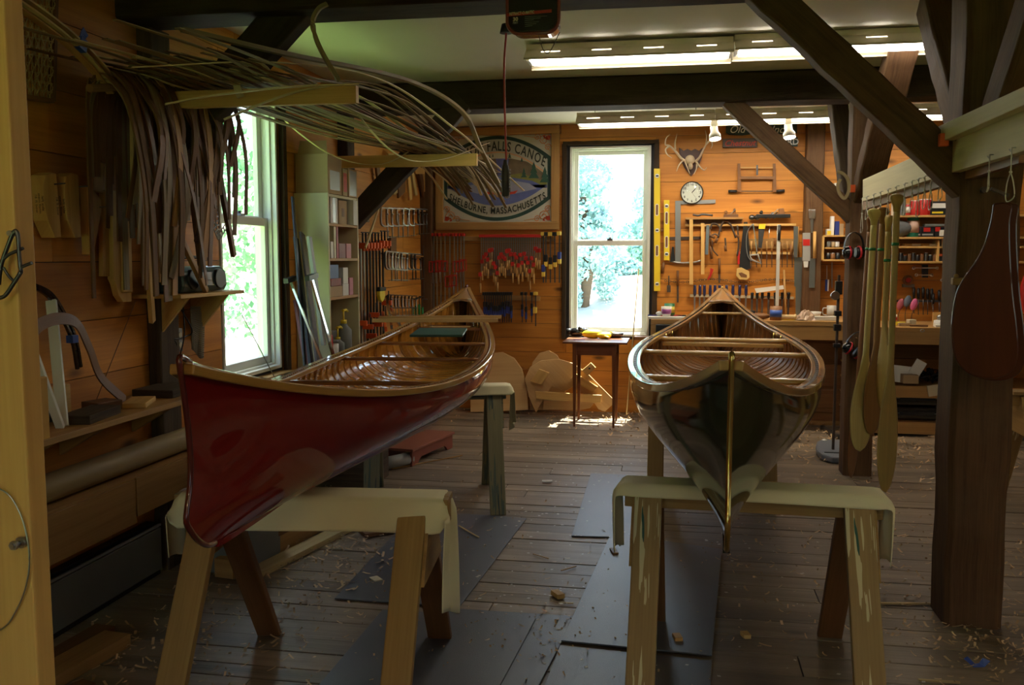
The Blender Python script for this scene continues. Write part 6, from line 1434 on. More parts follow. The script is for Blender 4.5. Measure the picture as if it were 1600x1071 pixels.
# ================================================================== BENCH, LEFT PART
BZ, BY = .95, 8.03
bl, br_ = -.20, 1.56
t = thing('workbench', 'long maple workbench along the back wall behind the green canoe', 'workbench', ((bl + br_) / 2, 8.38, 0))
MB().box(((bl + br_) / 2, (BY + YB) / 2, BZ - .02), (br_ - bl, YB - BY, .04)).build('bench_top', benchwood, t, bev=.003)
MB().box(((bl + br_) / 2, BY + .02, BZ - .10), (br_ - bl, .035, .12)).build('front_rail', benchwood, t, bev=.003)
MB().box(((bl + br_) / 2 + .3, 8.56, .42), (br_ - bl - .6, .34, .76)).build('cabinet_body', cabwood, t)
MB().box(((bl + br_) / 2 + .3, 8.42, .05), (br_ - bl - .6, .05, .10)).build('plinth', midwood, t)
for i in range(3):
    for j in range(2):
        xc = 1.335 - .42 * j; zc = .68 - .23 * i; m = MB(); m.box((xc, 8.378, zc), (.36, .022, .20)); d_ = m.build('drawer', cabwood, t, bev=.004)
        m = MB(); m.box((xc, 8.366, zc), (.26, .008, .12)); m.build('raised_panel', cabwood, d_, bev=.004)
MB().box((.02, 8.2, .45), (.07, .07, .9)).build('leg', benchwood, t)
def on(x, y, z=BZ):
    p_ = P(x, y, Z=z); Y = min(max(p_.y, BY + .07), YB - .10); p_ = P(x, y, Y=Y); p_.z = z; return p_
t_ = MB().box(on(1040, 500) + V((.02, .02, .012)), (.34, .16, .02)); tag(t_.build('white_board', whitepaper, bev=.002), 'white board lying on the left end of the workbench', 'board')
zb2 = BZ + .024
def cup(label, x, y, r0, r1, h, mat, bandm=None, name='cup', cat='cup', z=BZ, handle=False):
    c = on(x, y, z); t = thing(name, label, cat, c)
    m = MB(); m.lathe([(.001, .001), (r0, .001), (r1, h), (r1 - .004, h), (r0 - .004, .006), (.001, .006)], c, n=20); m.build('body', mat, t)
    if bandm: m = MB(); m.lathe([(r0 + (r1 - r0) * .25 + .001, h * .25), (r0 + (r1 - r0) * .75 + .001, h * .75)], c, n=20, caps=False); m.build('printed_band', bandm, t, solid=.0006, thick_off=1)
    if handle: m = MB(); m.tube(smooth_path([c + V((-r1 + .004, 0, h * .8)), c + V((-r1 - .03, 0, h * .75)), c + V((-r1 - .03, 0, h * .3)), c + V((-r1 + .006, 0, h * .2))], 5), .005, 8); m.build('handle', mat, t)
    return t
cup('white paper cup with a purple print on the white board', 1041, 500, .035, .045, .085, whitepaper, plain('purple_print', (.35, .08, .30), .5), z=zb2)
cup('green and yellow can behind the white paper cup', 1046, 493, .048, .048, .11, plain('tin_green', (.04, .22, .10), .4), plain('tin_yellow', (.6, .5, .1), .4), 'paint_can', 'can')
tag(MB().ball(on(1030, 497, zb2) + V((0, 0, .022)), (.03, .025, .022), 10).build('white_rag', whiteb), 'small crumpled white rag beside the paper cup', 'rag')
for k, (a, b, mt) in enumerate([((1012, 499), (1030, 500), blue), ((1016, 502), (1048, 503), red), ((1048, 499), (1072, 497), black), ((1052, 502), (1066, 501), red)]):
    tag(MB().bar(on(*a, zb2) + V((0, 0, .007)), on(*b, zb2) + V((0, 0, .007)), .014, .012).build('marker_pen', mt, bev=.002), '%s marker lying on the white board, %s from its left end' % ({0: 'blue', 1: 'red', 2: 'black', 3: 'short red'}[k], ORD(k)), 'marker', 'markers on the white board')
tag(MB().box((-.03, BY - .04, BZ - .115), (.25, .07, .15)).build('bench_vise', black, bev=.006), 'black vise jaw fixed under the left end of the bench', 'vise')
cup('white bowl on the bench left of the canoe tip', 1101, 489, .03, .045, .05, white, None, 'bowl', 'bowl')
cup('small green and yellow tub on the bench right of the canoe tip', 1168, 494, .04, .045, .05, plain('tub_green', (.2, .4, .08), .4), yellow, 'tub', 'tub')
t = thing('power_drill', 'brown and black power tool lying on the bench by the blue-banded can', 'power tool', on(1190, 501)); c = on(1190, 501)
MB().ball(c + V((-.02, .05, .03)), (.10, .05, .03), 12).build('body', brownwood, t); MB().box(c + V((-.08, .06, .055)), (.06, .05, .05)).build('motor', black, t, bev=.01)
cup('white can with a blue band standing on the bench under the rule', 1212, 504, .05, .05, .12, cabwood, plain('blue_band', (.05, .12, .45), .4), 'brush_can', 'can')
m = MB(); c = on(1231, 503); m.lathe([(.026, -.07), (.026, -.055), (.022, -.05), (.022, .05), (.026, .055), (.026, .07)], c + V((0, .01, .027)), (1, 0, 0), 18); tag(m.build('rope_spool', plain('twine', (.55, .40, .20), .8)), 'spool of tan twine lying on the bench', 'spool')
m = MB(); m.box(on(1229, 506.5) + V((0, .01, .005)), (.15, .025, .008)); tag(m.build('yellow_strip', yellow, bev=.002), 'flat yellow strip at the front edge of the bench', 'strip')
m = MB(); c = on(1260, 506); R2 = random.Random(3)
m.grid(lambda u, v: c + V(((u - .5) * .20 + R2.uniform(-.01, .01), .05 + (v - .5) * .14 + R2.uniform(-.01, .01), .005 + .085 * math.sin(PI * u) * math.sin(PI * v) + R2.uniform(-.008, .008) * math.sin(PI * u))), 12, 8, smooth=False); tag(m.build('plastic_bag', plain('clear_plastic', (.42, .30, .22), .25)), 'crumpled clear plastic bag of shavings on the bench', 'bag')
cup('white bowl standing near the post on the bench', 1273, 497, .04, .058, .055, white, None, 'bowl', 'bowl')
cup('clear glass mug with a handle at the post end of the bench', 1299, 497, .04, .042, .11, plain('glassy', (.5, .5, .46), .12), None, 'glass_mug', 'mug', handle=True)
MBx = MB().box(on(1292, 502) + V((0, .03, .02)), (.20, .07, .035)); tag(MBx.build('wood_block', whiteb, bev=.003), 'pale block lying on the bench beside the post', 'wood block')
# cubby left of the ear-defender post
def cubby(label, x0, x1, y0, y1, mids, vx=(), d=.20, name='wall_cubby', cat='shelf'):
    A = bk(x0, y0, d); B = bk(x1, y1, d); t = thing(name, label, cat, V(((A.x + B.x) / 2, YB - d / 2, B.z)))
    for z in (A.z, B.z): MB().box(((A.x + B.x) / 2, YB - d / 2, z), (B.x - A.x, d, .016)).build('board', template, t, bev=.002)
    for x in (A.x, B.x): MB().box((x, YB - d / 2, (A.z + B.z) / 2), (.016, d, A.z - B.z)).build('side_panel', template, t, bev=.002)
    for y in mids: z = bk(x0, y, d).z; MB().box(((A.x + B.x) / 2, YB - d / 2, z), (B.x - A.x - .02, d, .012)).build('shelf', template, t, bev=.002)
    for x, ya_, yb_ in vx: xx = bk(x, y0, d).x; za, zb_ = bk(x, ya_, d).z, bk(x, yb_, d).z; MB().box((xx, YB - d / 2, (za + zb_) / 2), (.016, d, za - zb_)).build('divider', template, t, bev=.002)
    return t
cubby('small pine wall cubby left of the ear-defender post', 1287, 1330, 369, 407, (388,))
def jar(label, x, ybase, r, h, mat, capm, grp=None, d=.16, band=None, name='jar', cat='jar'):
    c = bk(x, ybase, d); t = thing(name, label, cat, c, 0, grp)
    MB().lathe([(r * .95, 0), (r, .004), (r, h * .86), (r * .9, h * .88)], c, n=16).build('body', mat, t); MB().lathe([(r * .92, h * .86), (r * .92, h), (.001, h)], c, n=16).build('lid', capm, t)
    if band: MB().lathe([(r + .001, h * .25), (r + .001, h * .7)], c, n=16, caps=False).build('label_band', band, t, solid=.0006, thick_off=1)
    return t
def bbox_(label, x0, x1, y0, y1, mat, d=.16, dep=.08, name='carton', cat='box', grp=None, panels=()):
    A = bk(x0, y0, d); B = bk(x1, y1, d); 
    if not panels:
        return tag(MB().box(((A.x + B.x) / 2, YB - d + dep / 2, (A.z + B.z) / 2), (B.x - A.x, dep, A.z - B.z)).build(name, mat, bev=.002), label, cat, grp)
    t = thing(name, label, cat, V(((A.x + B.x) / 2, YB - d + dep / 2, B.z)), 0, grp)
    MB().box(((A.x + B.x) / 2, YB - d + dep / 2, (A.z + B.z) / 2), (B.x - A.x, dep, A.z - B.z)).build('body', mat, t, bev=.002)
    for (u0, u1, v0, v1, pm) in panels:
        xa, xb = A.x + (B.x - A.x) * u0, A.x + (B.x - A.x) * u1; za, zb_ = A.z + (B.z - A.z) * v0, A.z + (B.z - A.z) * v1
        MB().box(((xa + xb) / 2, YB - d - .001, (za + zb_) / 2), (xb - xa, .002, za - zb_)).build('printed_panel', pm, t)
    return t
bbox_('yellow-labelled carton on the small wall cubby', 1292, 1299, 358, 368, whiteb, panels=((.1, .9, .3, .9, yellow),))
bbox_('tall white box standing on the small wall cubby', 1299, 1303, 338, 368, whitepaper); bbox_('blue bottle-shaped box on the small wall cubby', 1305, 1311, 346, 368, blue); bbox_('white box edge on the cubby beside the post', 1312, 1318, 350, 368, card)
bbox_('white box seen high between the brace and the post', 1304, 1309, 286, 306, whitepaper, d=.10, dep=.10)
for k, x in enumerate((1295, 1302, 1308)): jar('small jar in the wall cubby top slot, %s from the left' % ORD(k), x, 386, .018, .05, (greyplastic, card, whiteb)[k], darksteel, 'jars in the cubby top slot', d=.17)
for k, x in enumerate((1294, 1301, 1309)): jar('small jar in the wall cubby bottom slot, %s from the left' % ORD(k), x, 405, .020, .055, (black, cabwood, black)[k], steel, 'jars in the cubby bottom slot', d=.17)
t = thing('wall_brush', 'small blue and white brush hanging under the wall cubby', 'brush', bk(1292, 456, .05)); m = MB(); m.cyl(bk(1292, 415, .05), bk(1292, 437, .05), .004, 8); m.build('handle', white, t); bplate('head', [(1289, 437), (1295, 437), (1294, 455), (1289, 455)], .02, blue, parent=t, d=.04); bplate('bristles', [(1292.5, 437), (1295, 437), (1294, 455), (1292, 455)], .024, white, parent=t, d=.04)
bbar('wall_scraper', (1300, 410), (1300, 450), .012, .004, steel, 'thin steel scraper hanging beside the blue brush', 'scraper')
# ================================================================== SHELVES BETWEEN THE POSTS
rx0, rx1 = 1322, 1640
for k, (y, lab, dpt) in enumerate([(338, 'top pine shelf of tins between the two posts', .20), (372, 'second pine shelf of black boxes between the two posts', .20), (386.5, 'thin pine shelf above the small bottles', .17), (410, 'lowest pine shelf of small bottles between the two posts', .20)]):
    A = bk(rx0, y, dpt); B = bk(rx1, y, dpt); z = bk(1440, y, dpt).z
    tag(MB().box(((A.x + B.x) / 2, YB - dpt / 2, z), (B.x - A.x, dpt, .018)).build('wall_shelf', template, bev=.002), lab, 'shelf')
zs4 = [bk(1440, y, .17).z + .009 for y in (338, 372, 386.5, 410)]
a = bk(1467, 372, .18); tag(MB().box((a.x, YB - .09, (zs4[1] + zs4[3]) / 2 - .015), (.016, .18, zs4[1] - zs4[3] - .03)).build('shelf_divider', template), 'upright divider between the two lower wall shelves', 'divider')
def on4(lvl, x): p_ = bk(x, 400, .15); return V((p_.x, YB - .12, zs4[lvl]))
def tin4(label, lvl, x, r, h, mat, capm, band=None, name='paint_tin', cat='tin', grp=None):
    c = on4(lvl, x); t = thing(name, label, cat, c, 0, grp)
    MB().lathe([(r * .97, 0), (r, .003), (r, h * .93), (r * .96, h * .95)], c, n=18).build('body', mat, t); MB().lathe([(r * .94, h * .92), (r * .94, h), (.001, h)], c, n=18).build('lid', capm, t)
    if band: MB().lathe([(r + .001, h * .2), (r + .001, h * .75)], c, n=18, caps=False).build('label_band', band, t, solid=.0006, thick_off=1)
def box4(label, lvl, x, w_, h, mat, panels=(), name='small_box', cat='box', dz=0, dep=.09, grp=None):
    c = on4(lvl, x) + V((0, 0, dz)); t = thing(name, label, cat, c, 0, grp)
    MB().box(c + V((0, 0, h / 2)), (w_, dep, h)).build('body', mat, t, bev=.002)
    for (u0, u1, v0, v1, pm) in panels: MB().box(c + V(((u0 + u1 - 1) / 2 * w_, -dep / 2 - .001, (v0 + v1) / 2 * h)), ((u1 - u0) * w_, .002, (v1 - v0) * h)).build('printed_panel', pm, t)
wh, bkk = whitepaper, black
box4('white bottle-like box at the left of the top shelf', 0, 1397, .05, .12, wh, ((.1, .9, .2, .6, red),)); box4('grey box beside it on the top shelf', 0, 1407, .05, .16, greyplastic)
tin4('small red tin on the top shelf', 0, 1415, .032, .10, red, wh, wh); tin4('orange-red jug on the top shelf', 0, 1428, .042, .13, red, wh)
tin4('big red can with a white cap on the top shelf', 0, 1443, .055, .14, red, wh)
box4('black box with a white oval label on the top shelf', 0, 1464, .15, .12, bkk, ((.08, .92, .5, .85, wh), (.1, .7, .12, .25, yellow)))
tin4('red and black jar at the right of the top shelf', 0, 1482, .045, .12, red, bkk, yellow); tin4('orange jar at the post end of the top shelf', 0, 1492, .035, .09, orange, wh)
tin4('green can with a printed label on the second shelf', 1, 1426, .05, .19, plain('can_green', (.02, .20, .13), .35, .3), tin, plain('can_label', (.6, .4, .3), .5))
m = MB(); c = on4(1, 1400); m.ball(c + V((0, -.02, .075)), (.13, .06, .075), 14); tag(m.build('cloth_bag', plain('grey_bag', (.14, .15, .15), .8, var=.3, vscale=30)), 'rounded grey quilted bag on the second shelf', 'bag')
box4('black box with a red mark on the second shelf, nearest the green can', 1, 1429.5, .10, .09, bkk, ((.2, .75, .5, .9, red), (.1, .9, .15, .3, greymetal)), dep=.06)
box4('black box with a red mark, middle of the second shelf', 1, 1447, .11, .09, bkk, ((.2, .7, .5, .9, red), (.1, .9, .15, .3, greymetal)))
box4('black and white box on the second shelf', 1, 1470, .12, .085, bkk, ((.0, .35, .55, 1, red), (.3, 1, .1, .7, wh))); box4('flat grey case lying on the black boxes', 1, 1458, .16, .02, greyplastic, dz=.092)
tin4('bright blue tin near the right post on the second shelf', 1, 1485, .035, .09, plain('bright_blue', (.04, .20, .50), .4), bkk); box4('yellow box at the post end of the second shelf', 1, 1495, .05, .09, yellow)
for k, x in enumerate((1385, 1400, 1418, 1432, 1447, 1459)): tag(MB().box(on4(2, x) + V((0, 0, .012)), (.07, .05, .02), Matrix.Rotation(R.uniform(-.3, .3), 3, 'Z')).build('tool_bit', R.choice((template, steel, cream)), bev=.002), 'small flat item on the thin shelf, %s from the left' % ORD(k), 'tool part', 'small items on the thin shelf')
box4('small cardboard cube on the thin shelf by the post', 2, 1477, .08, .065, card); tag(MB().ball(on4(2, 1490) + V((0, 0, .03)), (.025, .025, .028), 10).build('wooden_ball', whiteb), 'pale round knob on the thin shelf by the post', 'knob')
for k in range(14): x = 1376 + k * 6.6; tin4('small bottle on the lowest wall shelf, %s from the left' % ORD(k), 3, x, .016, .055 + .01 * (k % 3), (bkk, brownwood, darksteel)[k % 3], (wh, chrome, orange, wh)[k % 4], name='small_bottle', cat='bottle', grp='small bottles on the lowest wall shelf')
t = thing('tape_holder', 'orange-tipped tool lying on the lowest wall shelf', 'tool', on4(3, 1470)); MB().bar(on4(3, 1464) + V((0, -.02, .06)), on4(3, 1476) + V((0, -.02, .05)), .02, .02).build('body', orange, t); MB().box(on4(3, 1470) + V((0, 0, .02)), (.05, .04, .04)).build('stand', darksteel, t)
box4('low basket of parts by the post on the lowest wall shelf', 3, 1486, .14, .04, brownwood)
# wrenches
def wrench(label, a, b, d=.03):
    t = thing('wrench', label, 'wrench', bk(*a, d), 0, 'wrenches under the shelves'); MB().bar(bk(*a, d), bk(*b, d), .010, .006, up=(0, 1, 0)).build('shank', chrome, t)
    for q in (a, b): c = bk(*q, d); m = MB(); m.tube([c + V((.012 * math.cos(k * PI / 4 + .4), 0, .012 * math.sin(k * PI / 4 + .4))) for k in range(8)], .005, 6, closed=True, up=(0, 1, 0)); m.build('jaw', chrome, t)
wrench('upper bright wrench lying level under the shelves', (1428, 419), (1464, 419)); wrench('lower bright wrench lying level under the shelves', (1432, 430), (1456, 430)); wrench('upright thin wrench under the shelves', (1474, 417), (1472, 438)); wrench('upright heavy wrench next to the post', (1489, 417), (1487, 443))
bplate('socket_tray', [(1440, 414), (1449, 414), (1449, 434), (1440, 434)], .03, black, 'black socket tray behind the bright wrenches', 'tray', d=.0)
bbar('pry_bar', (1484, 417), (1480, 445), .03, .02, darksteel, 'dark adjustable wrench beside the upright heavy wrench', 'wrench', d=.04)
t = thing('tape_roll', 'red-centred roll in a grey holder under the shelves', 'tape roll', bk(1418, 446, .05)); c = bk(1418, 438, .03); m = MB(); m.lathe([(.045, 0), (.045, .03), (.022, .03), (.022, 0)], c, (0, -1, 0), 20, caps=False); m.build('roll', brownwood, t); m = MB(); m.cyl(c + V((0, -.002, 0)), c + V((0, -.028, 0)), .022, 16); m.build('core', red, t)
bplate('grey_plate', [(1409, 444), (1427, 444), (1427, 449), (1409, 449)], .05, greyplastic, 'grey bracket under the red-centred roll', 'bracket', d=.0)
# screwdrivers
bbar('screwdriver_rail', (1400, 470.5), (1500, 471), .018, .03, darksteel, 'dark rail holding the screwdrivers above the right bench', 'rail', d=.03)
for i, (x, yt, yb_) in enumerate([(1428, 451, 490), (1435, 452, 492), (1442.5, 451, 492), (1449.5, 453, 492), (1456, 453, 480), (1458, 460, 502), (1467.5, 455, 500), (1477.5, 459, 497), (1484, 463, 480)]):
    t = thing('screwdriver', '%s screwdriver in the rail, %s from the left' % ('blue-shafted' if i == 7 else 'black-handled', ORD(i)), 'screwdriver', bk(x, yb_, .05), 0, 'screwdrivers in the rail')
    a = bk(x, yt, .05); b = bk(x, yt + 15, .05); m = MB(); m.cyl(b, a, .011, 10, r2=.014); m.ball(a, .0125, 8); m.build('handle', black, t)
    m = MB(); m.cyl(bk(x, yb_, .05), b, .004 if i != 7 else .010, 8); m.build('shaft', blue if i == 7 else darksteel, t)
    m = MB(); m.ball(a + V((0, 0, .010)), .006, 8); m.build('end_cap', chrome, t)
for i, (x, y, mt, nm) in enumerate([(1407, 476, plain('rose_pad', (.40, .09, .12), .6), 'rose'), (1418, 471, plain('slate_pad', (.10, .13, .18), .6), 'slate blue'), (1428, 476, pinkp, 'pink')]):
    c = bk(x, y, .10 + .03 * i); t = thing('buffing_pad', '%s oval buffing pad on a wire handle above the right bench' % nm, 'buffing pad', c); m = MB(); m.ball(c, (.030, .018, .055), 12, R=Matrix.Rotation(.25, 3, 'Y')); m.build('pad', mt, t); m = MB(); m.tube(smooth_path([c - V((0, 0, .04)), c + V((-.015, 0, -.10)), c + V((-.01, .02, -.17))], 4), .003, 6); m.build('wire_handle', darksteel, t)
# bench, right part
B2Z, B2Y = .915, 7.93
b2l, b2r = 1.60, 3.4
t = thing('workbench', 'right-hand workbench with open shelves between the posts', 'workbench', ((b2l + b2r) / 2, 8.34, 0))
MB().box(((b2l + b2r) / 2, (B2Y + YB) / 2, B2Z - .018), (b2r - b2l, YB - B2Y, .036)).build('bench_top', benchwood, t, bev=.003)
MB().box(((b2l + b2r) / 2, B2Y + .02, B2Z - .08), (b2r - b2l, .035, .12)).build('front_rail', benchwood, t, bev=.003)
for z in (.405, .10): MB().box(((b2l + b2r) / 2, 8.36, z), (b2r - b2l, .72, .03)).build('shelf', benchwood, t); MB().box(((b2l + b2r) / 2, 8.0, z - .03), (b2r - b2l, .025, .10)).build('shelf_edge', benchwood, t, bev=.002)
for x in (b2l + .03, 2.55): MB().box((x, 8.30, B2Z / 2 - .02), (.06, .7, B2Z - .04)).build('side_panel', cabwood, t)
for k, z in enumerate((.2, .33, .46, .59, .72)): tag(MB().box((1.50, 8.2, z), (.12, .3, .012)).build('slot_shelf', template), 'thin slot shelf between the two benches, %s from the floor' % ORD(k), 'shelf', 'slot shelves between the benches')
def on2(x, y, z=B2Z):
    p_ = P(x, y, Z=z); Y = min(max(p_.y, B2Y + .06), YB - .12); p_ = P(x, y, Y=Y); p_.z = z; return p_
cup('white tub with a red print on the right bench', 1395, 508, .03, .032, .09, wh, red, 'tub', 'tub', z=B2Z) ; cup('white tub with a red print beside its twin on the right bench', 1387, 510, .03, .032, .09, wh, red, 'tub', 'tub', z=B2Z) if False else None
for k, (x, y, s_, mt, lab) in enumerate([(1404, 509, (.12, .05, .03), yellow, 'yellow sanding block on the right bench'), (1415, 510, (.10, .05, .025), card, 'small tan offcut on the right bench'), (1425, 509, (.06, .06, .05), cream, 'cream lump on the right bench'), (1437, 511, (.14, .05, .015), brownwood, 'brown stick-like offcut at the bench front'), (1484, 506, (.22, .02, .09), template, 'pale board standing behind the white fittings'), (1482, 512, (.20, .08, .02), wh, 'white papers at the right end of the bench'), (1496, 509, (.10, .06, .05), wh, 'white fitting next to the post on the bench')]):
    c = on2(x, y); tag(MB().box(c + V((0, .03 if k != 4 else .12, s_[2] / 2)), s_, Matrix.Rotation(.2 * (k % 3 - 1), 3, 'Z') if k < 4 else None).build('bench_item', mt, bev=.003), lab, 'bench item')
c = on2(1470, 511); t = thing('white_fitting', 'white cup-like fitting with a round grey knob on the right bench', 'fitting', c); MB().lathe([(.05, 0), (.045, .05), (.03, .055)], c + V((0, .04, 0)), n=16).build('base', wh, t); MB().ball(c + V((0, .04, .075)), .025, 10).build('knob', steel, t)
c = V((P(1441, 517, Y=B2Y).x, B2Y - .0, P(1441, 517, Y=B2Y).z)); tag(MB().tube([c + V((.016 * math.cos(k * PI / 4), -.004, .01 * math.sin(k * PI / 4))) for k in range(8)], .003, 6, closed=True, up=(0, 1, 0)).build('bench_ring', steel), 'small metal ring fixed to the front of the right bench', 'ring')
# clutter on the under-bench shelf
cl = MB(); R2 = random.Random(9)
tz2 = .421
t = thing('cord_tangle', 'tangle of black cords and tools on the shelf under the right bench', 'cords', (2.1, 8.2, tz2))
for k in range(14):
    c = V((R2.uniform(1.95, 2.45), R2.uniform(8.08, 8.3), tz2)); MB().tube([c + V((.07 * math.cos(a * .7), .05 * math.sin(a * .7), .02 + R2.uniform(0, .12))) for a in range(12)], R2.uniform(.005, .012), 6).build('cord', black, t)
for k, (x, y, s_, rz_, lab) in enumerate([(1410, 585, (.16, .01, .14), .1, 'white card standing on the shelf under the right bench'), (1434, 575, (.09, .01, .13), .5, 'white tag tilted among the black cords'), (1421, 592, (.12, .1, .07), 0, 'pale box in front of the black cords'), (1465, 598, (.15, .02, .09), -.2, 'white paper hanging over the under-bench shelf edge')]):
    c = P(x, y, Y=8.06 - .03 * k); c.z = max(c.z, tz2 + s_[2] / 2) if k != 3 else .40; tag(MB().box(c, s_, Matrix.Rotation(rz_, 3, 'Y')).build('paper_card', (whitepaper, whitepaper, card, cream)[k], bev=.001), lab, 'card' if k != 2 else 'box')
CX_ = P(1432, 640, Y=8.1).x
for k, z in enumerate((.118, .246)):
    t = thing('tool_case', 'black moulded tool case under the right bench, %s' % ('lower one' if k == 0 else 'upper one'), 'case', (1.98, 8.2, z), 0, 'black tool cases'); MB().box((CX_, 8.22, z + .06), (.34, .28, .118)).build('body', blackgloss, t, bev=.02); MB().box((CX_, 8.075, z + .06), (.28, .012, .03)).build('handle', black, t, bev=.004); MB().box((CX_, 8.078, z + .062), (.335, .006, .006)).build('seam', greyplastic, t)
t = thing('clothes_iron', 'grey and cream clothes iron standing on its heel under the bench', 'iron', (2.30, 8.12, .118)); q0 = V((P(1473, 640, Y=8.1).x, 8.10, .118))
m = MB(); m.prism([q0 + V((x_, 0, z_)) for x_, z_ in [(-.05, 0), (.05, 0), (.055, .08), (.04, .17), (0, .25), (-.04, .17), (-.055, .08)]], (0, .02, 0)); m.build('soleplate', plain('iron_sole', (.45, .46, .45), .3, .6), t, bev=.004)
m = MB(); m.prism([q0 + V((x_, .02, z_)) for x_, z_ in [(-.045, 0), (.045, 0), (.05, .08), (.035, .16), (0, .22), (-.035, .16), (-.05, .08)]], (0, .05, 0)); m.build('body', cream, t, bev=.01)
m = MB(); m.tube([q0 + V((0, .06, .03)), q0 + V((0, .12, .05)), q0 + V((0, .12, .15)), q0 + V((0, .06, .18))], .014, 8); m.build('handle', black, t)
for z_ in (.10, .15): m = MB(); m.cyl(q0 + V((0, -.002, z_)), q0 + V((0, .002, z_)), .008, 10); m.build('steam_vent', black, t)
# things glimpsed right of the thick post
lay('white_sheet_board', 'white board lying on blocks right of the thick post', 'board', (2.62, 7.9, .36), (3.3, 7.9, .36), .3, .06, white)
t = thing('labelled_carton', 'white carton with an orange label right of the thick post', 'box', (2.85, 7.85, .118)); MB().box((2.85, 8.02, .18), (.34, .2, .12)).build('body', whiteb, t, bev=.003); MB().box((2.82, 7.918, .18), (.14, .003, .08)).build('label', orange, t)
t = thing('life_vest', 'red vest with a white strap hanging right of the thick post', 'vest', (2.86, 7.9, 1.0)); m = MB(); m.ball((2.92, 8.05, 1.20), (.16, .07, .26), 16); m.build('body', red, t); MB().strip(smooth_path([(2.80, 7.96, 1.48), (2.80, 7.95, 1.40), (2.84, 7.95, 1.36), (2.79, 7.95, 1.33)], 4), .03, .006, up=(0, 1, 0)).build('strap', white, t); m = MB(); m.cyl((2.9, 8.05, 1.45), (2.9, 8.05, 1.58), .006, 8); m.build('hanger', steel, t)
# ================================================================== HANGING BOARD AND PADDLES
HX = 1.06
whitewash = wood('whitewashed_board', (.74, .66, .42), (.60, .52, .31), su=.7, sv=14, rough=.6, var=.03, knots=.3)
def hb(name, label, pts, X, th): m = MB(); m.prism([P(x, y, X=X) for x, y in pts], (th, 0, 0), along=(0, 1, 0)); return tag(m.build(name, whitewash, bev=.002), label, 'board')
hb('hanging_board', 'long whitewashed board on edge carrying the paddles between the posts', [(1348, 281), (1485, 219), (1600, 167), (1660, 143), (1660, 216), (1600, 236), (1505, 264), (1348, 315)], HX, .035)
hb('upper_board', 'second whitewashed board clamped above the paddle board', [(1448, 206), (1600, 135), (1660, 106), (1660, 139), (1600, 164), (1472, 221)], HX - .045, .04)
lay('backing_strip', 'brown strip behind the lower edge of the paddle board', 'strip', P(1352, 322, X=HX + .06), P(1600, 243, X=HX + .06), .03, .05, cabwood)
def squeeze(label, c, jawm, ln_):
    t = thing('squeeze_clamp', label, 'clamp', c); MB().bar(c, c + V((ln_, 0, 0)), .012, .008).build('bar', darksteel, t)
    MB().box(c + V((.01, 0, .0)), (.035, .03, .05)).build('jaw', jawm, t, bev=.004); m = MB(); m.cyl(c + V((ln_, 0, 0)), c + V((ln_ + .03, 0, 0)), .012, 8); m.build('knob', steel, t)
squeeze('orange clamp holding the upper board by the heavy brace', P(1470, 219, X=HX - .055), orange, .06)
squeeze('orange clamp on the ear-defender post at the end of the paddle board', P(1330, 295, Y=6.42), orange, .09)
# string loops on small hooks
bot = lambda x: P(x, (315 - (x - 1348) * .3247) if x < 1506 else (264 - (x - 1505) * .295), X=HX)
strs = []
def string_loop(label, x, dy0, L, wd, tail=0, seed=0):
    R = random.Random(seed); b = bot(x) + V((-.012, 0, .018)); t = thing('string_loop', label, 'string', b - V((0, 0, L)), 0, 'string loops on the paddle board')
    m = MB(); m.tube([b + V((.012, 0, .0)), b, b + V((-.004, 0, -.012)), b + V((-.008, 0, -.004))], .0016, 6); m.build('hook', steel, t)
    kn = b - V((0, 0, L * .45)); m = MB(); m.tube([b, kn], .0022, 6); m.build('cord', stringm, t)
    lo = b - V((0, 0, L)); lp = smooth_path([kn, kn + V((0, -wd * .4, -L * .2)), lo + V((0, -wd * .6, .015)), lo + V((-.004, 0, 0)), lo + V((0, wd * .5, .015)), kn + V((0, wd * .4, -L * .2)), kn], 5)
    m = MB(); m.tube(lp, .0020, 6); m.build('loop', stringm, t); m = MB(); m.ball(kn, .0055, 8); m.build('knot', stringm, t)
    return lo
sx_list = [1351, 1358, 1369, 1380, 1392, 1405, 1418, 1430, 1440, 1450, 1460, 1475]
for i, x in enumerate(sx_list): string_loop('white string loop on the paddle board, %s from its far end' % ORD(i), x, 0, [.20, .13, .12, .13, .14, .10, .15, .13, .17, .14, .15, .12][i], .05, seed=i)
string_loop('white string holding the small bar of the big brown blade', 1552, 0, .125, .012, seed=20)
string_loop('large white string loop beside the big brown blade', 1587, 0, .17, .07, seed=21)
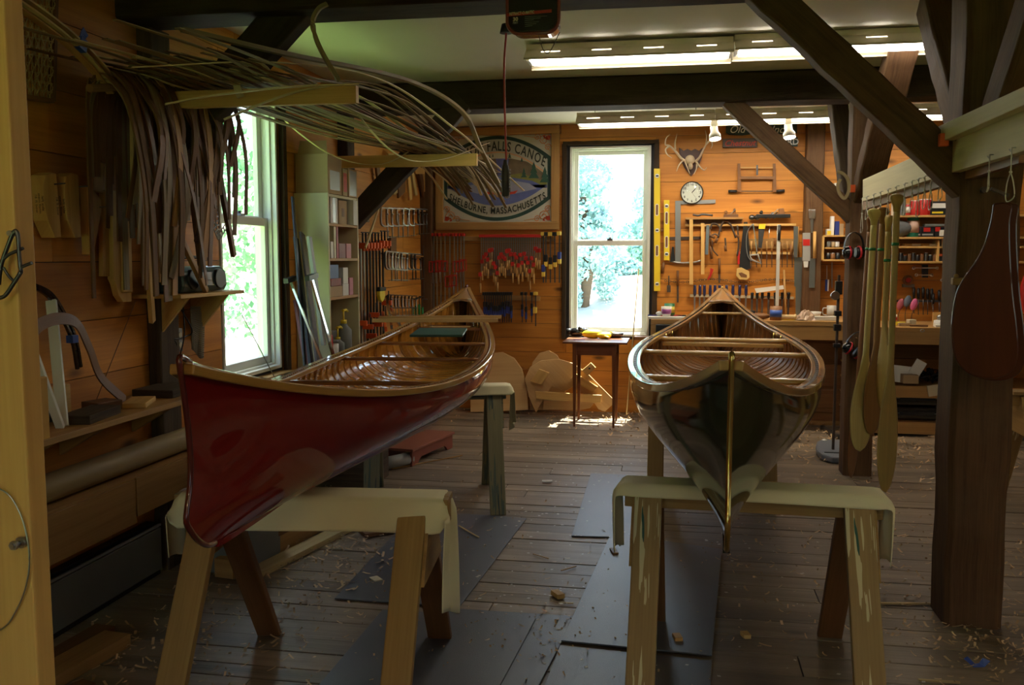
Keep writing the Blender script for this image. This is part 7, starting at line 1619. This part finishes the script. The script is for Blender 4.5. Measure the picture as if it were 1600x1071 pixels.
def paddle(label, top, tip_z, xoff, wd, rot, mat, gripw=.085, blade_len=.52, tape=None, lean=0, grp='paddles hanging from the whitewashed board'):
    """grip top at `top`, blade pointing down; rot is the heading of the blade's flat"""
    L = top.z - tip_z; t = thing('paddle', label, 'paddle', (top.x, top.y, tip_z), 0, grp)
    R3 = Matrix.Rotation(rot, 3, 'Z')
    def T(x, y, d): return top + R3 @ V((x, y, 0)) + V((lean * d / L, 0, -d))
    # grip: pear shape
    m = MB(); m.sweep([(math.cos(a * PI / 6), math.sin(a * PI / 6)) for a in range(12)], [T(0, 0, d) for d in (0, .004, .012, .024, .038, .058, .085)], up=R3 @ V((0, 1, 0)), smooth=True,
                      scale=[(.012, .008), (gripw * .36, .013), (gripw * .48, .016), (gripw * .5, .017), (gripw * .40, .016), (gripw * .24, .015), (.0165, .015)]); m.build('grip', mat, t)
    ds = [L * k / 80 for k in range(81)]; ds = [d for d in ds if d > .09]; ds[0] = .083
    sc = []
    b0 = L - blade_len
    for d in ds:
        if d < b0 - .05: sc.append((.0165, .015))
        else:
            k = (d - (b0 - .05)) / (blade_len + .05); k = min(1, k)
            w_ = .0165 + (wd / 2 - .0165) * (math.sin(min(1, k / .62) * PI / 2) ** 1.6)
            if k > .62: w_ = wd / 2 * math.sqrt(max(.002, 1 - ((k - .62) / .38) ** 2.2))
            sc.append((w_, max(.0035, .015 - .0115 * min(1, k / .35))))
    m = MB(); m.sweep([(math.cos(a * PI / 6), math.sin(a * PI / 6)) for a in range(12)], [T(0, 0, d) for d in ds], up=R3 @ V((0, 1, 0)), smooth=True, scale=sc); m.build('shaft_and_blade', mat, t)
    if tape:
        m = MB(); m.cyl(T(0, 0, tape), T(0, 0, tape + .014), .0178, 12); m.build('green_tape', green, t)
pad_yel = wood('paddle_pale', (.82, .70, .28), (.70, .56, .20), su=.6, sv=10, rough=.4, var=.03)
pad_tan = wood('paddle_tan', (.42, .24, .08), (.30, .16, .05), su=.6, sv=10, rough=.4, var=.03)
pad_red = wood('paddle_reddish', (.36, .17, .07), (.25, .11, .045), su=.6, sv=10, rough=.4, var=.03)
pad_olive = wood('paddle_honey', (.64, .46, .14), (.50, .34, .10), su=.6, sv=10, rough=.4, var=.03)
def padat(label, gx, gy, X, tipx, tipy, wd, rot, mat, **k):
    top = P(gx, gy, X=X); tz = P(tipx, tipy, Y=top.y).z; paddle(label, top, tz, 0, wd, rot, mat, **k)
padat('reddish paddle hanging nearest the ear-defender post', 1361, 338, 1.045, 1336, 747, .15, 1.0, pad_red, lean=-.055, blade_len=.52, tape=.17)
padat('pale yellow paddle hanging in front of the reddish one', 1367, 326, 1.00, 1354, 706, .20, .75, pad_yel, gripw=.11, lean=-.03, blade_len=.50, tape=.20)
padat('tan paddle hanging between the pale yellow and honey ones', 1380, 324, 1.05, 1364, 680, .18, .8, pad_tan, gripw=.11, lean=-.015, blade_len=.46, tape=.21)
padat('narrow paddle hanging edge-on with a small round grip', 1389, 336, 1.05, 1384, 640, .13, 1.85, pad_olive, gripw=.055, lean=0.0, blade_len=.42, tape=.22)
padat('longest honey-coloured paddle with a wide mushroom grip', 1402, 303, 1.03, 1388, 770, .19, .85, pad_olive, gripw=.12, lean=0.0, blade_len=.64, tape=.23)
# big dark blade hung on the thick post
darkblade = wood('mahogany_blade', (.09, .022, .005), (.055, .013, .003), su=.8, sv=6, rough=.4, var=0, coat=.5, coatr=.03, bump=.02, spec=.2)
def big_blade(label, pts, Y, th):
    m = MB(); q = smooth_path([P(x, y, Y=Y) for x, y in pts], 5); m.prism(q[:-1] if (q[0] - q[-1]).length < .001 else q, (0, th, 0), along=(0, 0, 1)); return m.build('canoe_seat_blade', darkblade, bev=.006)
bl_pts = [(1553, 318), (1549, 345), (1540, 378), (1527, 405), (1508, 432), (1497, 452), (1490, 480), (1487, 515), (1490, 550), (1500, 573), (1518, 587), (1540, 592), (1565, 590), (1584, 578), (1592, 552), (1590, 510), (1584, 460), (1580, 400), (1579, 350), (1582, 322), (1568, 316)]
tag(big_blade('', bl_pts, 3.45, .014), 'big glossy dark-brown wooden blade hanging in front of the thick post', 'wooden blade')
tag(big_blade('', [(x + 11, y + (4 if y > 540 else 0)) for x, y in bl_pts], 3.58, .014), 'second dark-brown blade hanging just behind the big one', 'wooden blade')
lay('hanging_bar', 'short metal bar holding the big brown blade on its string', 'bar', P(1548, 295, Y=3.43), P(1576, 306, Y=3.43), .012, .012, rusty)
m = MB(); c = P(1500, 440, Y=3.80); m.box(c, (.06, .03, .028)); m.ball(c + V((-.015, 0, .02)), .010, 8); tag(m.build('cleat', midwood, bev=.004), 'small wooden cleat on the left edge of the thick post', 'cleat')
m = MB(); c = P(1536, 297, Y=3.84); m.cyl(c, c + V((0, -.02, 0)), .012, 10); tag(m.build('post_peg', rusty), 'round peg end on the thick post above the big blade', 'peg')
# ear defenders
redring = plain('defender_red', (.55, .02, .03), .4)
def defenders(label, c, rot, tilt):
    t = thing('ear_defenders', label, 'ear defenders', c); Rm = Matrix.Rotation(rot, 3, 'Z') @ Matrix.Rotation(tilt, 3, 'Y')
    for s in (-1, 1):
        a = Rm @ V((s, 0, 0)); o_ = c + Rm @ V((s * .024, 0, 0))
        m = MB(); m.lathe([(.001, .052), (.022, .050), (.038, .036), (.042, .012)], o_, a, 20, caps=False); m.build('ear_cup', blackgloss, t)
        m = MB(); m.lathe([(.040, .004), (.045, .006), (.045, .016), (.040, .018)], o_, a, 20, caps=False); m.build('red_ring', redring, t)
        m = MB(); m.lathe([(.022, -.012), (.036, -.010), (.040, .004), (.022, .004)], o_, a, 20); m.build('cushion', black, t)
    m = MB(); q = [c + Rm @ V((-.066 * math.cos(PI * k / 12), 0, .03 + .105 * math.sin(PI * k / 12))) for k in range(13)]; m.strip(q, .004, .024, up=Rm @ V((0, 1, 0))) if False else m.strip(q, .022, .004, up=(0, 0, 1)); m.build('headband', black, t)
c = P(1334, 395, Y=6.40); defenders('upper pair of black and red ear defenders on the square post', c, .25, 0)
c = P(1333, 548, Y=6.40); defenders('lower pair of black and red ear defenders hanging askew on the post', c, .2, .45)
for yy in (363, 528): c = P(1337, yy, Y=6.45); m = MB(); m.cyl(c + V((0, .01, 0)), c + V((0, -.07, .0)), .005, 8); tag(m.build('peg', brownwood), 'peg in the square post carrying the %s ear defenders' % ('upper' if yy < 400 else 'lower'), 'peg')
# curled wood piece at the top of the post
tag(MB().strip(smooth_path([P(x, y, Y=6.35) for x, y in [(1308, 268), (1318, 272), (1325, 282), (1326, 298), (1320, 310), (1312, 303), (1309, 290), (1313, 280)]], 5), .02, .008, up=(0, 1, 0)).build('curled_wood', splint), 'curled bent wood piece hung where brace meets the square post', 'bent wood')
# tall iron clamp standing left of the square post
fp = P(1304, 690, Z=0); px_ = fp.x; py_ = 7.1
t = thing('iron_bar_clamp', 'tall black iron bar clamp standing between bench and square post', 'clamp', (px_, py_, 0))
tp_ = P(1311, 430, Y=py_); bt_ = P(1302, 686, Y=py_); bt_.z = .001
MB().bar(bt_, tp_, .016, .03, up=(0, 1, 0)).build('bar', rusty, t)
for yy, hh in ((450, .10), (490, .04), (512, .05), (540, .03)): c = P(1311 - (yy - 430) * .035, yy, Y=py_ - .01); m = MB(); m.box(c, (.05, .05, hh)); m.build('jaw', black, t, bev=.005)
m = MB(); c = P(1305, 462, Y=py_ - .03); m.lathe([(.03, 0), (.035, .006), (.03, .012)], c, (0, -1, 0), 20); m.build('hand_wheel', chrome, t)
tag(MB().bar(P(1285, 668, Z=.02), P(1311, 684, Z=.02), .035, .03).build('metal_bar', darksteel), 'grey metal bar lying on the shavings by the iron clamp', 'bar')
tag(MB().ball(V((P(1289, 660, Y=7.45).x, 7.45, .03)), .03, 10).build('white_ball', whiteb), 'small white round lump among the shavings behind the clamp', 'ball')
t = thing('grey_base_plate', 'grey rounded machine base lying on the floor left of the square post', 'base', P(1296, 715, Z=0))
q = [P(x, y, Z=0) for x, y in [(1274, 706), (1276, 699), (1284, 696), (1325, 697), (1325, 726), (1300, 725), (1284, 720), (1276, 713)]]
m = MB(); m.prism(q, (0, 0, .05)); m.build('body', plain('casting_grey', (.16, .18, .21), .5), t, bev=.015)
MB().bar(P(1288, 707, Z=.052), P(1318, 708, Z=.052), .02, .004).build('slot', black, t)
# cord reel on the near beam
t = thing('cord_reel', 'black retracting cord reel with red trim on the near ceiling beam', 'cord reel', (-.56, 3.66, 2.36))
A = P(790, 52, Y=3.60); B = P(871, 52, Y=3.60); z0, z1, xa, xb = A.z, 2.66, A.x + .01, B.x
def rr(x0, x1, z0, z1, r, n=6):
    o_ = []
    for cx_, cz_, a0 in ((x1 - r, z0 + r, -90), (x1 - r, z1 - r, 0), (x0 + r, z1 - r, 90), (x0 + r, z0 + r, 180)):
        for k in range(n + 1): a = math.radians(a0 + 90 * k / n); o_.append((cx_ + r * math.cos(a), cz_ + r * math.sin(a)))
    return o_
m = MB(); m.prism([V((x, 3.60, z)) for x, z in rr(xa, xb, z0, z1, .045)], (0, .11, 0)); m.build('body', blackgloss, t, bev=.006)
m = MB(); m.tube([V((x, 3.605, z)) for x, z in rr(xa - .004, xb + .004, z0 - .004, z1, .048)], .007, 8, closed=True, up=(0, 1, 0)); m.build('red_trim', plain('trim_red', (.22, .03, .02), .35, coat=.5), t)
lx = lambda x, y: P(x, y, Y=3.597)
m = MB(); m.prism([lx(792, 21.5), lx(862, 14.5), lx(862, 19.5), lx(792, 26)], (0, -.0015, 0)); m.build('red_label', red, t)
ux_ = (lx(862, 17) - lx(792, 23.5)).normalized()
m = MB(); m.text('RETRACT-O-MATIC', lx(796, 22.6) + V((0, -.003, 0)), ux_, (0, 0, 1), .0155, .0004, align='LEFT', bold=.0004, wx=.72); m.build('lettering', cream, t)
m = MB(); m.text('30', lx(805.5, 30.5) + V((0, -.002, 0)), ux_, (0, 0, 1), .020, .0004, bold=.0006); m.build('lettering', cream, t)
m = MB(); m.text('FEET', lx(805.5, 36) + V((0, -.002, 0)), ux_, (0, 0, 1), .010, .0003, bold=.0003); m.build('lettering', greymetal, t)
m = MB()
for k in range(6): m.bar(lx(820, 26.5 + k * 3) + V((0, -.001, 0)), lx(820 + (35, 25, 14, 22, 18, 12)[k], 25 + k * 3) + V((0, -.001, 0)), .0012, .002, up=(0, 1, 0))
m.build('fine_print', greymetal, t)
m = MB(); c = P(791, 50, Y=3.655); m.cyl(c + V((0, 0, .03)), c + V((0, 0, -.005)), .018, 14, r2=.026); m.build('cord_guide', black, t)
MB().tube(smooth_path([(-.575 + .03, 3.66, z0 + .01), (-.555 + .03, 3.66, z0 - .055), (-.53 + .03, 3.66, z0 - .065), (-.49 + .03, 3.66, z0 + .01)], 5), .002, 6).build('wire_bail', rusty, t)
p0_ = P(791, 52, Y=3.655); p1_ = P(791, 250, Y=3.655)
t = thing('extension_lead', 'red power cord hanging from the reel with a dark grey socket end', 'cord', P(790, 308, Y=3.655))
MB().tube(smooth_path([p0_, p0_ + V((-.008, 0, -.12)), p0_ + V((-.006, 0, -.3)), p1_], 6), .0042, 8).build('cord', plain('cord_red', (.50, .05, .03), .4), t)
c = P(789.5, 250, Y=3.655); m = MB(); m.lathe([(.007, .0), (.010, -.02), (.014, -.025), (.016, -.05), (.015, -.14), (.012, -.145), (.001, -.145)][::1], c, n=16); m.build('socket', plain('socket_grey', (.06, .065, .07), .5), t)
m = MB()
for k in range(8): m.cyl(c + V((.015, 0, -.04 - k * .012)), c + V((.022, 0, -.04 - k * .012)), .004, 6)
m.build('guard_fins', greymetal, t)['kind'] = 'stuff'
m = MB(); m.tube([c + V((.0, 0, -.14)), c + V((.004, 0, -.152)), c + V((.016, 0, -.15)), c + V((.018, 0, -.11))], .002, 6); m.build('hook', steel, t)
# sawhorse leg seen behind the thick post
t = sawhorse('sawhorse', 'paint-spattered sawhorse mostly hidden behind the thick post', 1.98, 2.75, 5.75, .715, .42, horsepaint, horsewood)
# ================================================================== FLOOR LITTER
R = random.Random(99)
shav = wood('shavings', (.66, .48, .29), (.40, .26, .14), var=.45, rough=.7)
def in_mat(x, y): return False
m = MB()
def curl(c, s):
    a = R.uniform(0, 6.28); d = V((math.cos(a), math.sin(a), 0)); u = V((-d.y, d.x, 0)); L = s * R.uniform(.6, 1.6); rr_ = s * R.uniform(.15, .4); w_ = s * R.uniform(.08, .25); tw = R.uniform(1.5, 5)
    pts = []
    n = 6
    for k in range(n + 1): th = tw * k / n; pts.append(c + d * (L * k / n + rr_ * math.sin(th)) + V((0, 0, .003 + rr_ * (1 - math.cos(th)) * .8)))
    vs = [p_ + u * sg * w_ for p_ in pts for sg in (-1, 1)]
    m.add(vs, [(2 * k, 2 * k + 1, 2 * k + 3, 2 * k + 2) for k in range(n)])
clusters = [(-1.75, 3.4, .35, 160, .02), (-1.65, 4.2, .30, 170, .022), (-2.0, 2.9, .2, 70, .02), (-1.45, 5.1, .35, 60, .018), (1.0, 4.3, .5, 150, .02), (1.25, 3.65, .22, 160, .018), (1.2, 5.2, .6, 160, .02), (1.5, 6.9, .6, 240, .022), (1.1, 7.8, .45, 220, .025), (-.35, 8.45, .35, 170, .028), (-1.0, 8.45, .8, 200, .022), (2.2, 7.6, .5, 220, .025), (-.45, 3.6, .25, 90, .016), (-.3, 3.9, .5, 80, .014), (-.9, 3.2, .4, 40, .014), (1.8, 4.6, .5, 120, .02), (-2.15, 5.0, .3, 60, .02), (1.5, 3.2, .4, 90, .016)]
clusters = [(a, b, c_, int(n * 1.6), d * 1.25) for a, b, c_, n, d in clusters]
for x, y, s_, n, sz_ in clusters:
    for k in range(n):
        px2, py2 = R.gauss(x, s_), R.gauss(y, s_)
        if XL + .1 < px2 < XR and py2 < 8.7: curl(V((px2, py2, .001 + R.random() * .012)), sz_)
for k in range(900): curl(V((R.uniform(-2.2, 2.6), R.uniform(2.2, 8.6), .001)), R.uniform(.008, .018))
tag(m.build('wood_shavings', shav, origin=(0, 5, 0)), 'curled wood shavings scattered over the plank floor', 'shavings', kind='stuff')
fleck = plain('pale_flecks', (.62, .58, .50), .5); m = MB()
for k in range(420):
    c = V((R.gauss(-.35, .55), R.uniform(3.2, 7.6), .0105)); s_ = R.uniform(.004, .013); a = R.random() * 3; d = V((math.cos(a), math.sin(a), 0)); u = V((-d.y, d.x, 0))
    m.add([c - d * s_, c + u * s_ * .7, c + d * s_, c - u * s_ * .7], [(0, 1, 2, 3)])
tag(m.build('paint_flecks', fleck, origin=(0, 5, 0)), 'tiny pale chips scattered on the floor and grey mats', 'chips', kind='stuff')
def scrap(label, a, b, w_, th, mat, z=.012): A = P(*a, Z=z); B = P(*b, Z=z); tag(MB().bar(A, B, w_, th).build('wood_scrap', mat, bev=.001), label, 'wood scrap')
scrap('pale rectangular chip on the floor between the canoes', (847, 752), (863, 752), .035, .006, whiteb)
scrap('small square chip on the long grey mat', (957, 858), (962, 866), .03, .012, brownwood, .022)
scrap('small pale block on the floor near the mats', (866, 925), (877, 933), .035, .02, template)
scrap('thin pale splinter on the floor behind the nearest sawhorse', (568, 992), (597, 971), .008, .004, palewood, .006)
scrap('thin stick lying on the curled mat', (717, 822), (748, 840), .008, .005, palewood, .016)
scrap('thin straw-coloured stick beside the mats', (877, 892), (900, 885), .008, .004, midwood, .006)
scrap('second straw-coloured stick nearer the canvas', (833, 866), (857, 873), .008, .004, midwood, .006)
scrap('flat pale chip on the floor behind the nearest sawhorse leg', (583, 902), (592, 908), .04, .006, cream)
scrap('short pale sliver by the dark mat corner', (876, 942), (896, 943), .012, .004, palewood, .006)
scrap('long pale lath on the floor right of the spattered sawhorse', (1362, 943), (1462, 944), .012, .008, palewood, .006)
scrap('small block under the green canoe on the mat', (1056, 993), (1061, 1001), .03, .02, template, .022)
scrap('small block on the floor right of the green canoe mat', (1162, 989), (1168, 996), .03, .016, template, .008)
scrap('long brown lath lying on the floor by the low red stand', (612, 733), (722, 712), .012, .006, midwood, .006)
scrap('white stick end on the floor behind the nearest sawhorse', (607, 731), (626, 727), .03, .01, whiteb, .008)
scrap('pale lath near the bottom edge right of the sawhorse', (1435, 1063), (1500, 1067), .012, .006, palewood, .006)
scrap('pinkish thin lath beside the small table legs', (871, 655), (897, 648), .01, .005, brownwood, .006)
c = P(1527, 1041, Z=.008); m = MB(); m.strip([c + V((-.035, .02, .02)), c + V((-.01, 0, 0)), c + V((.015, 0, .004)), c + V((.035, .015, .02))], .03, .002); tag(m.build('tape_scrap', skyblue), 'crumpled scrap of blue tape on the floor near the thick post', 'tape')
# canvas sack or bedding roll low by the wooden stand
m = MB(); m.cyl((-2.02, 6.0, .05), (-1.85, 6.25, .05), .045, 14); tag(m.build('small_roll', greymetal), 'small pale roll lying on the floor beside the low red stand', 'roll')
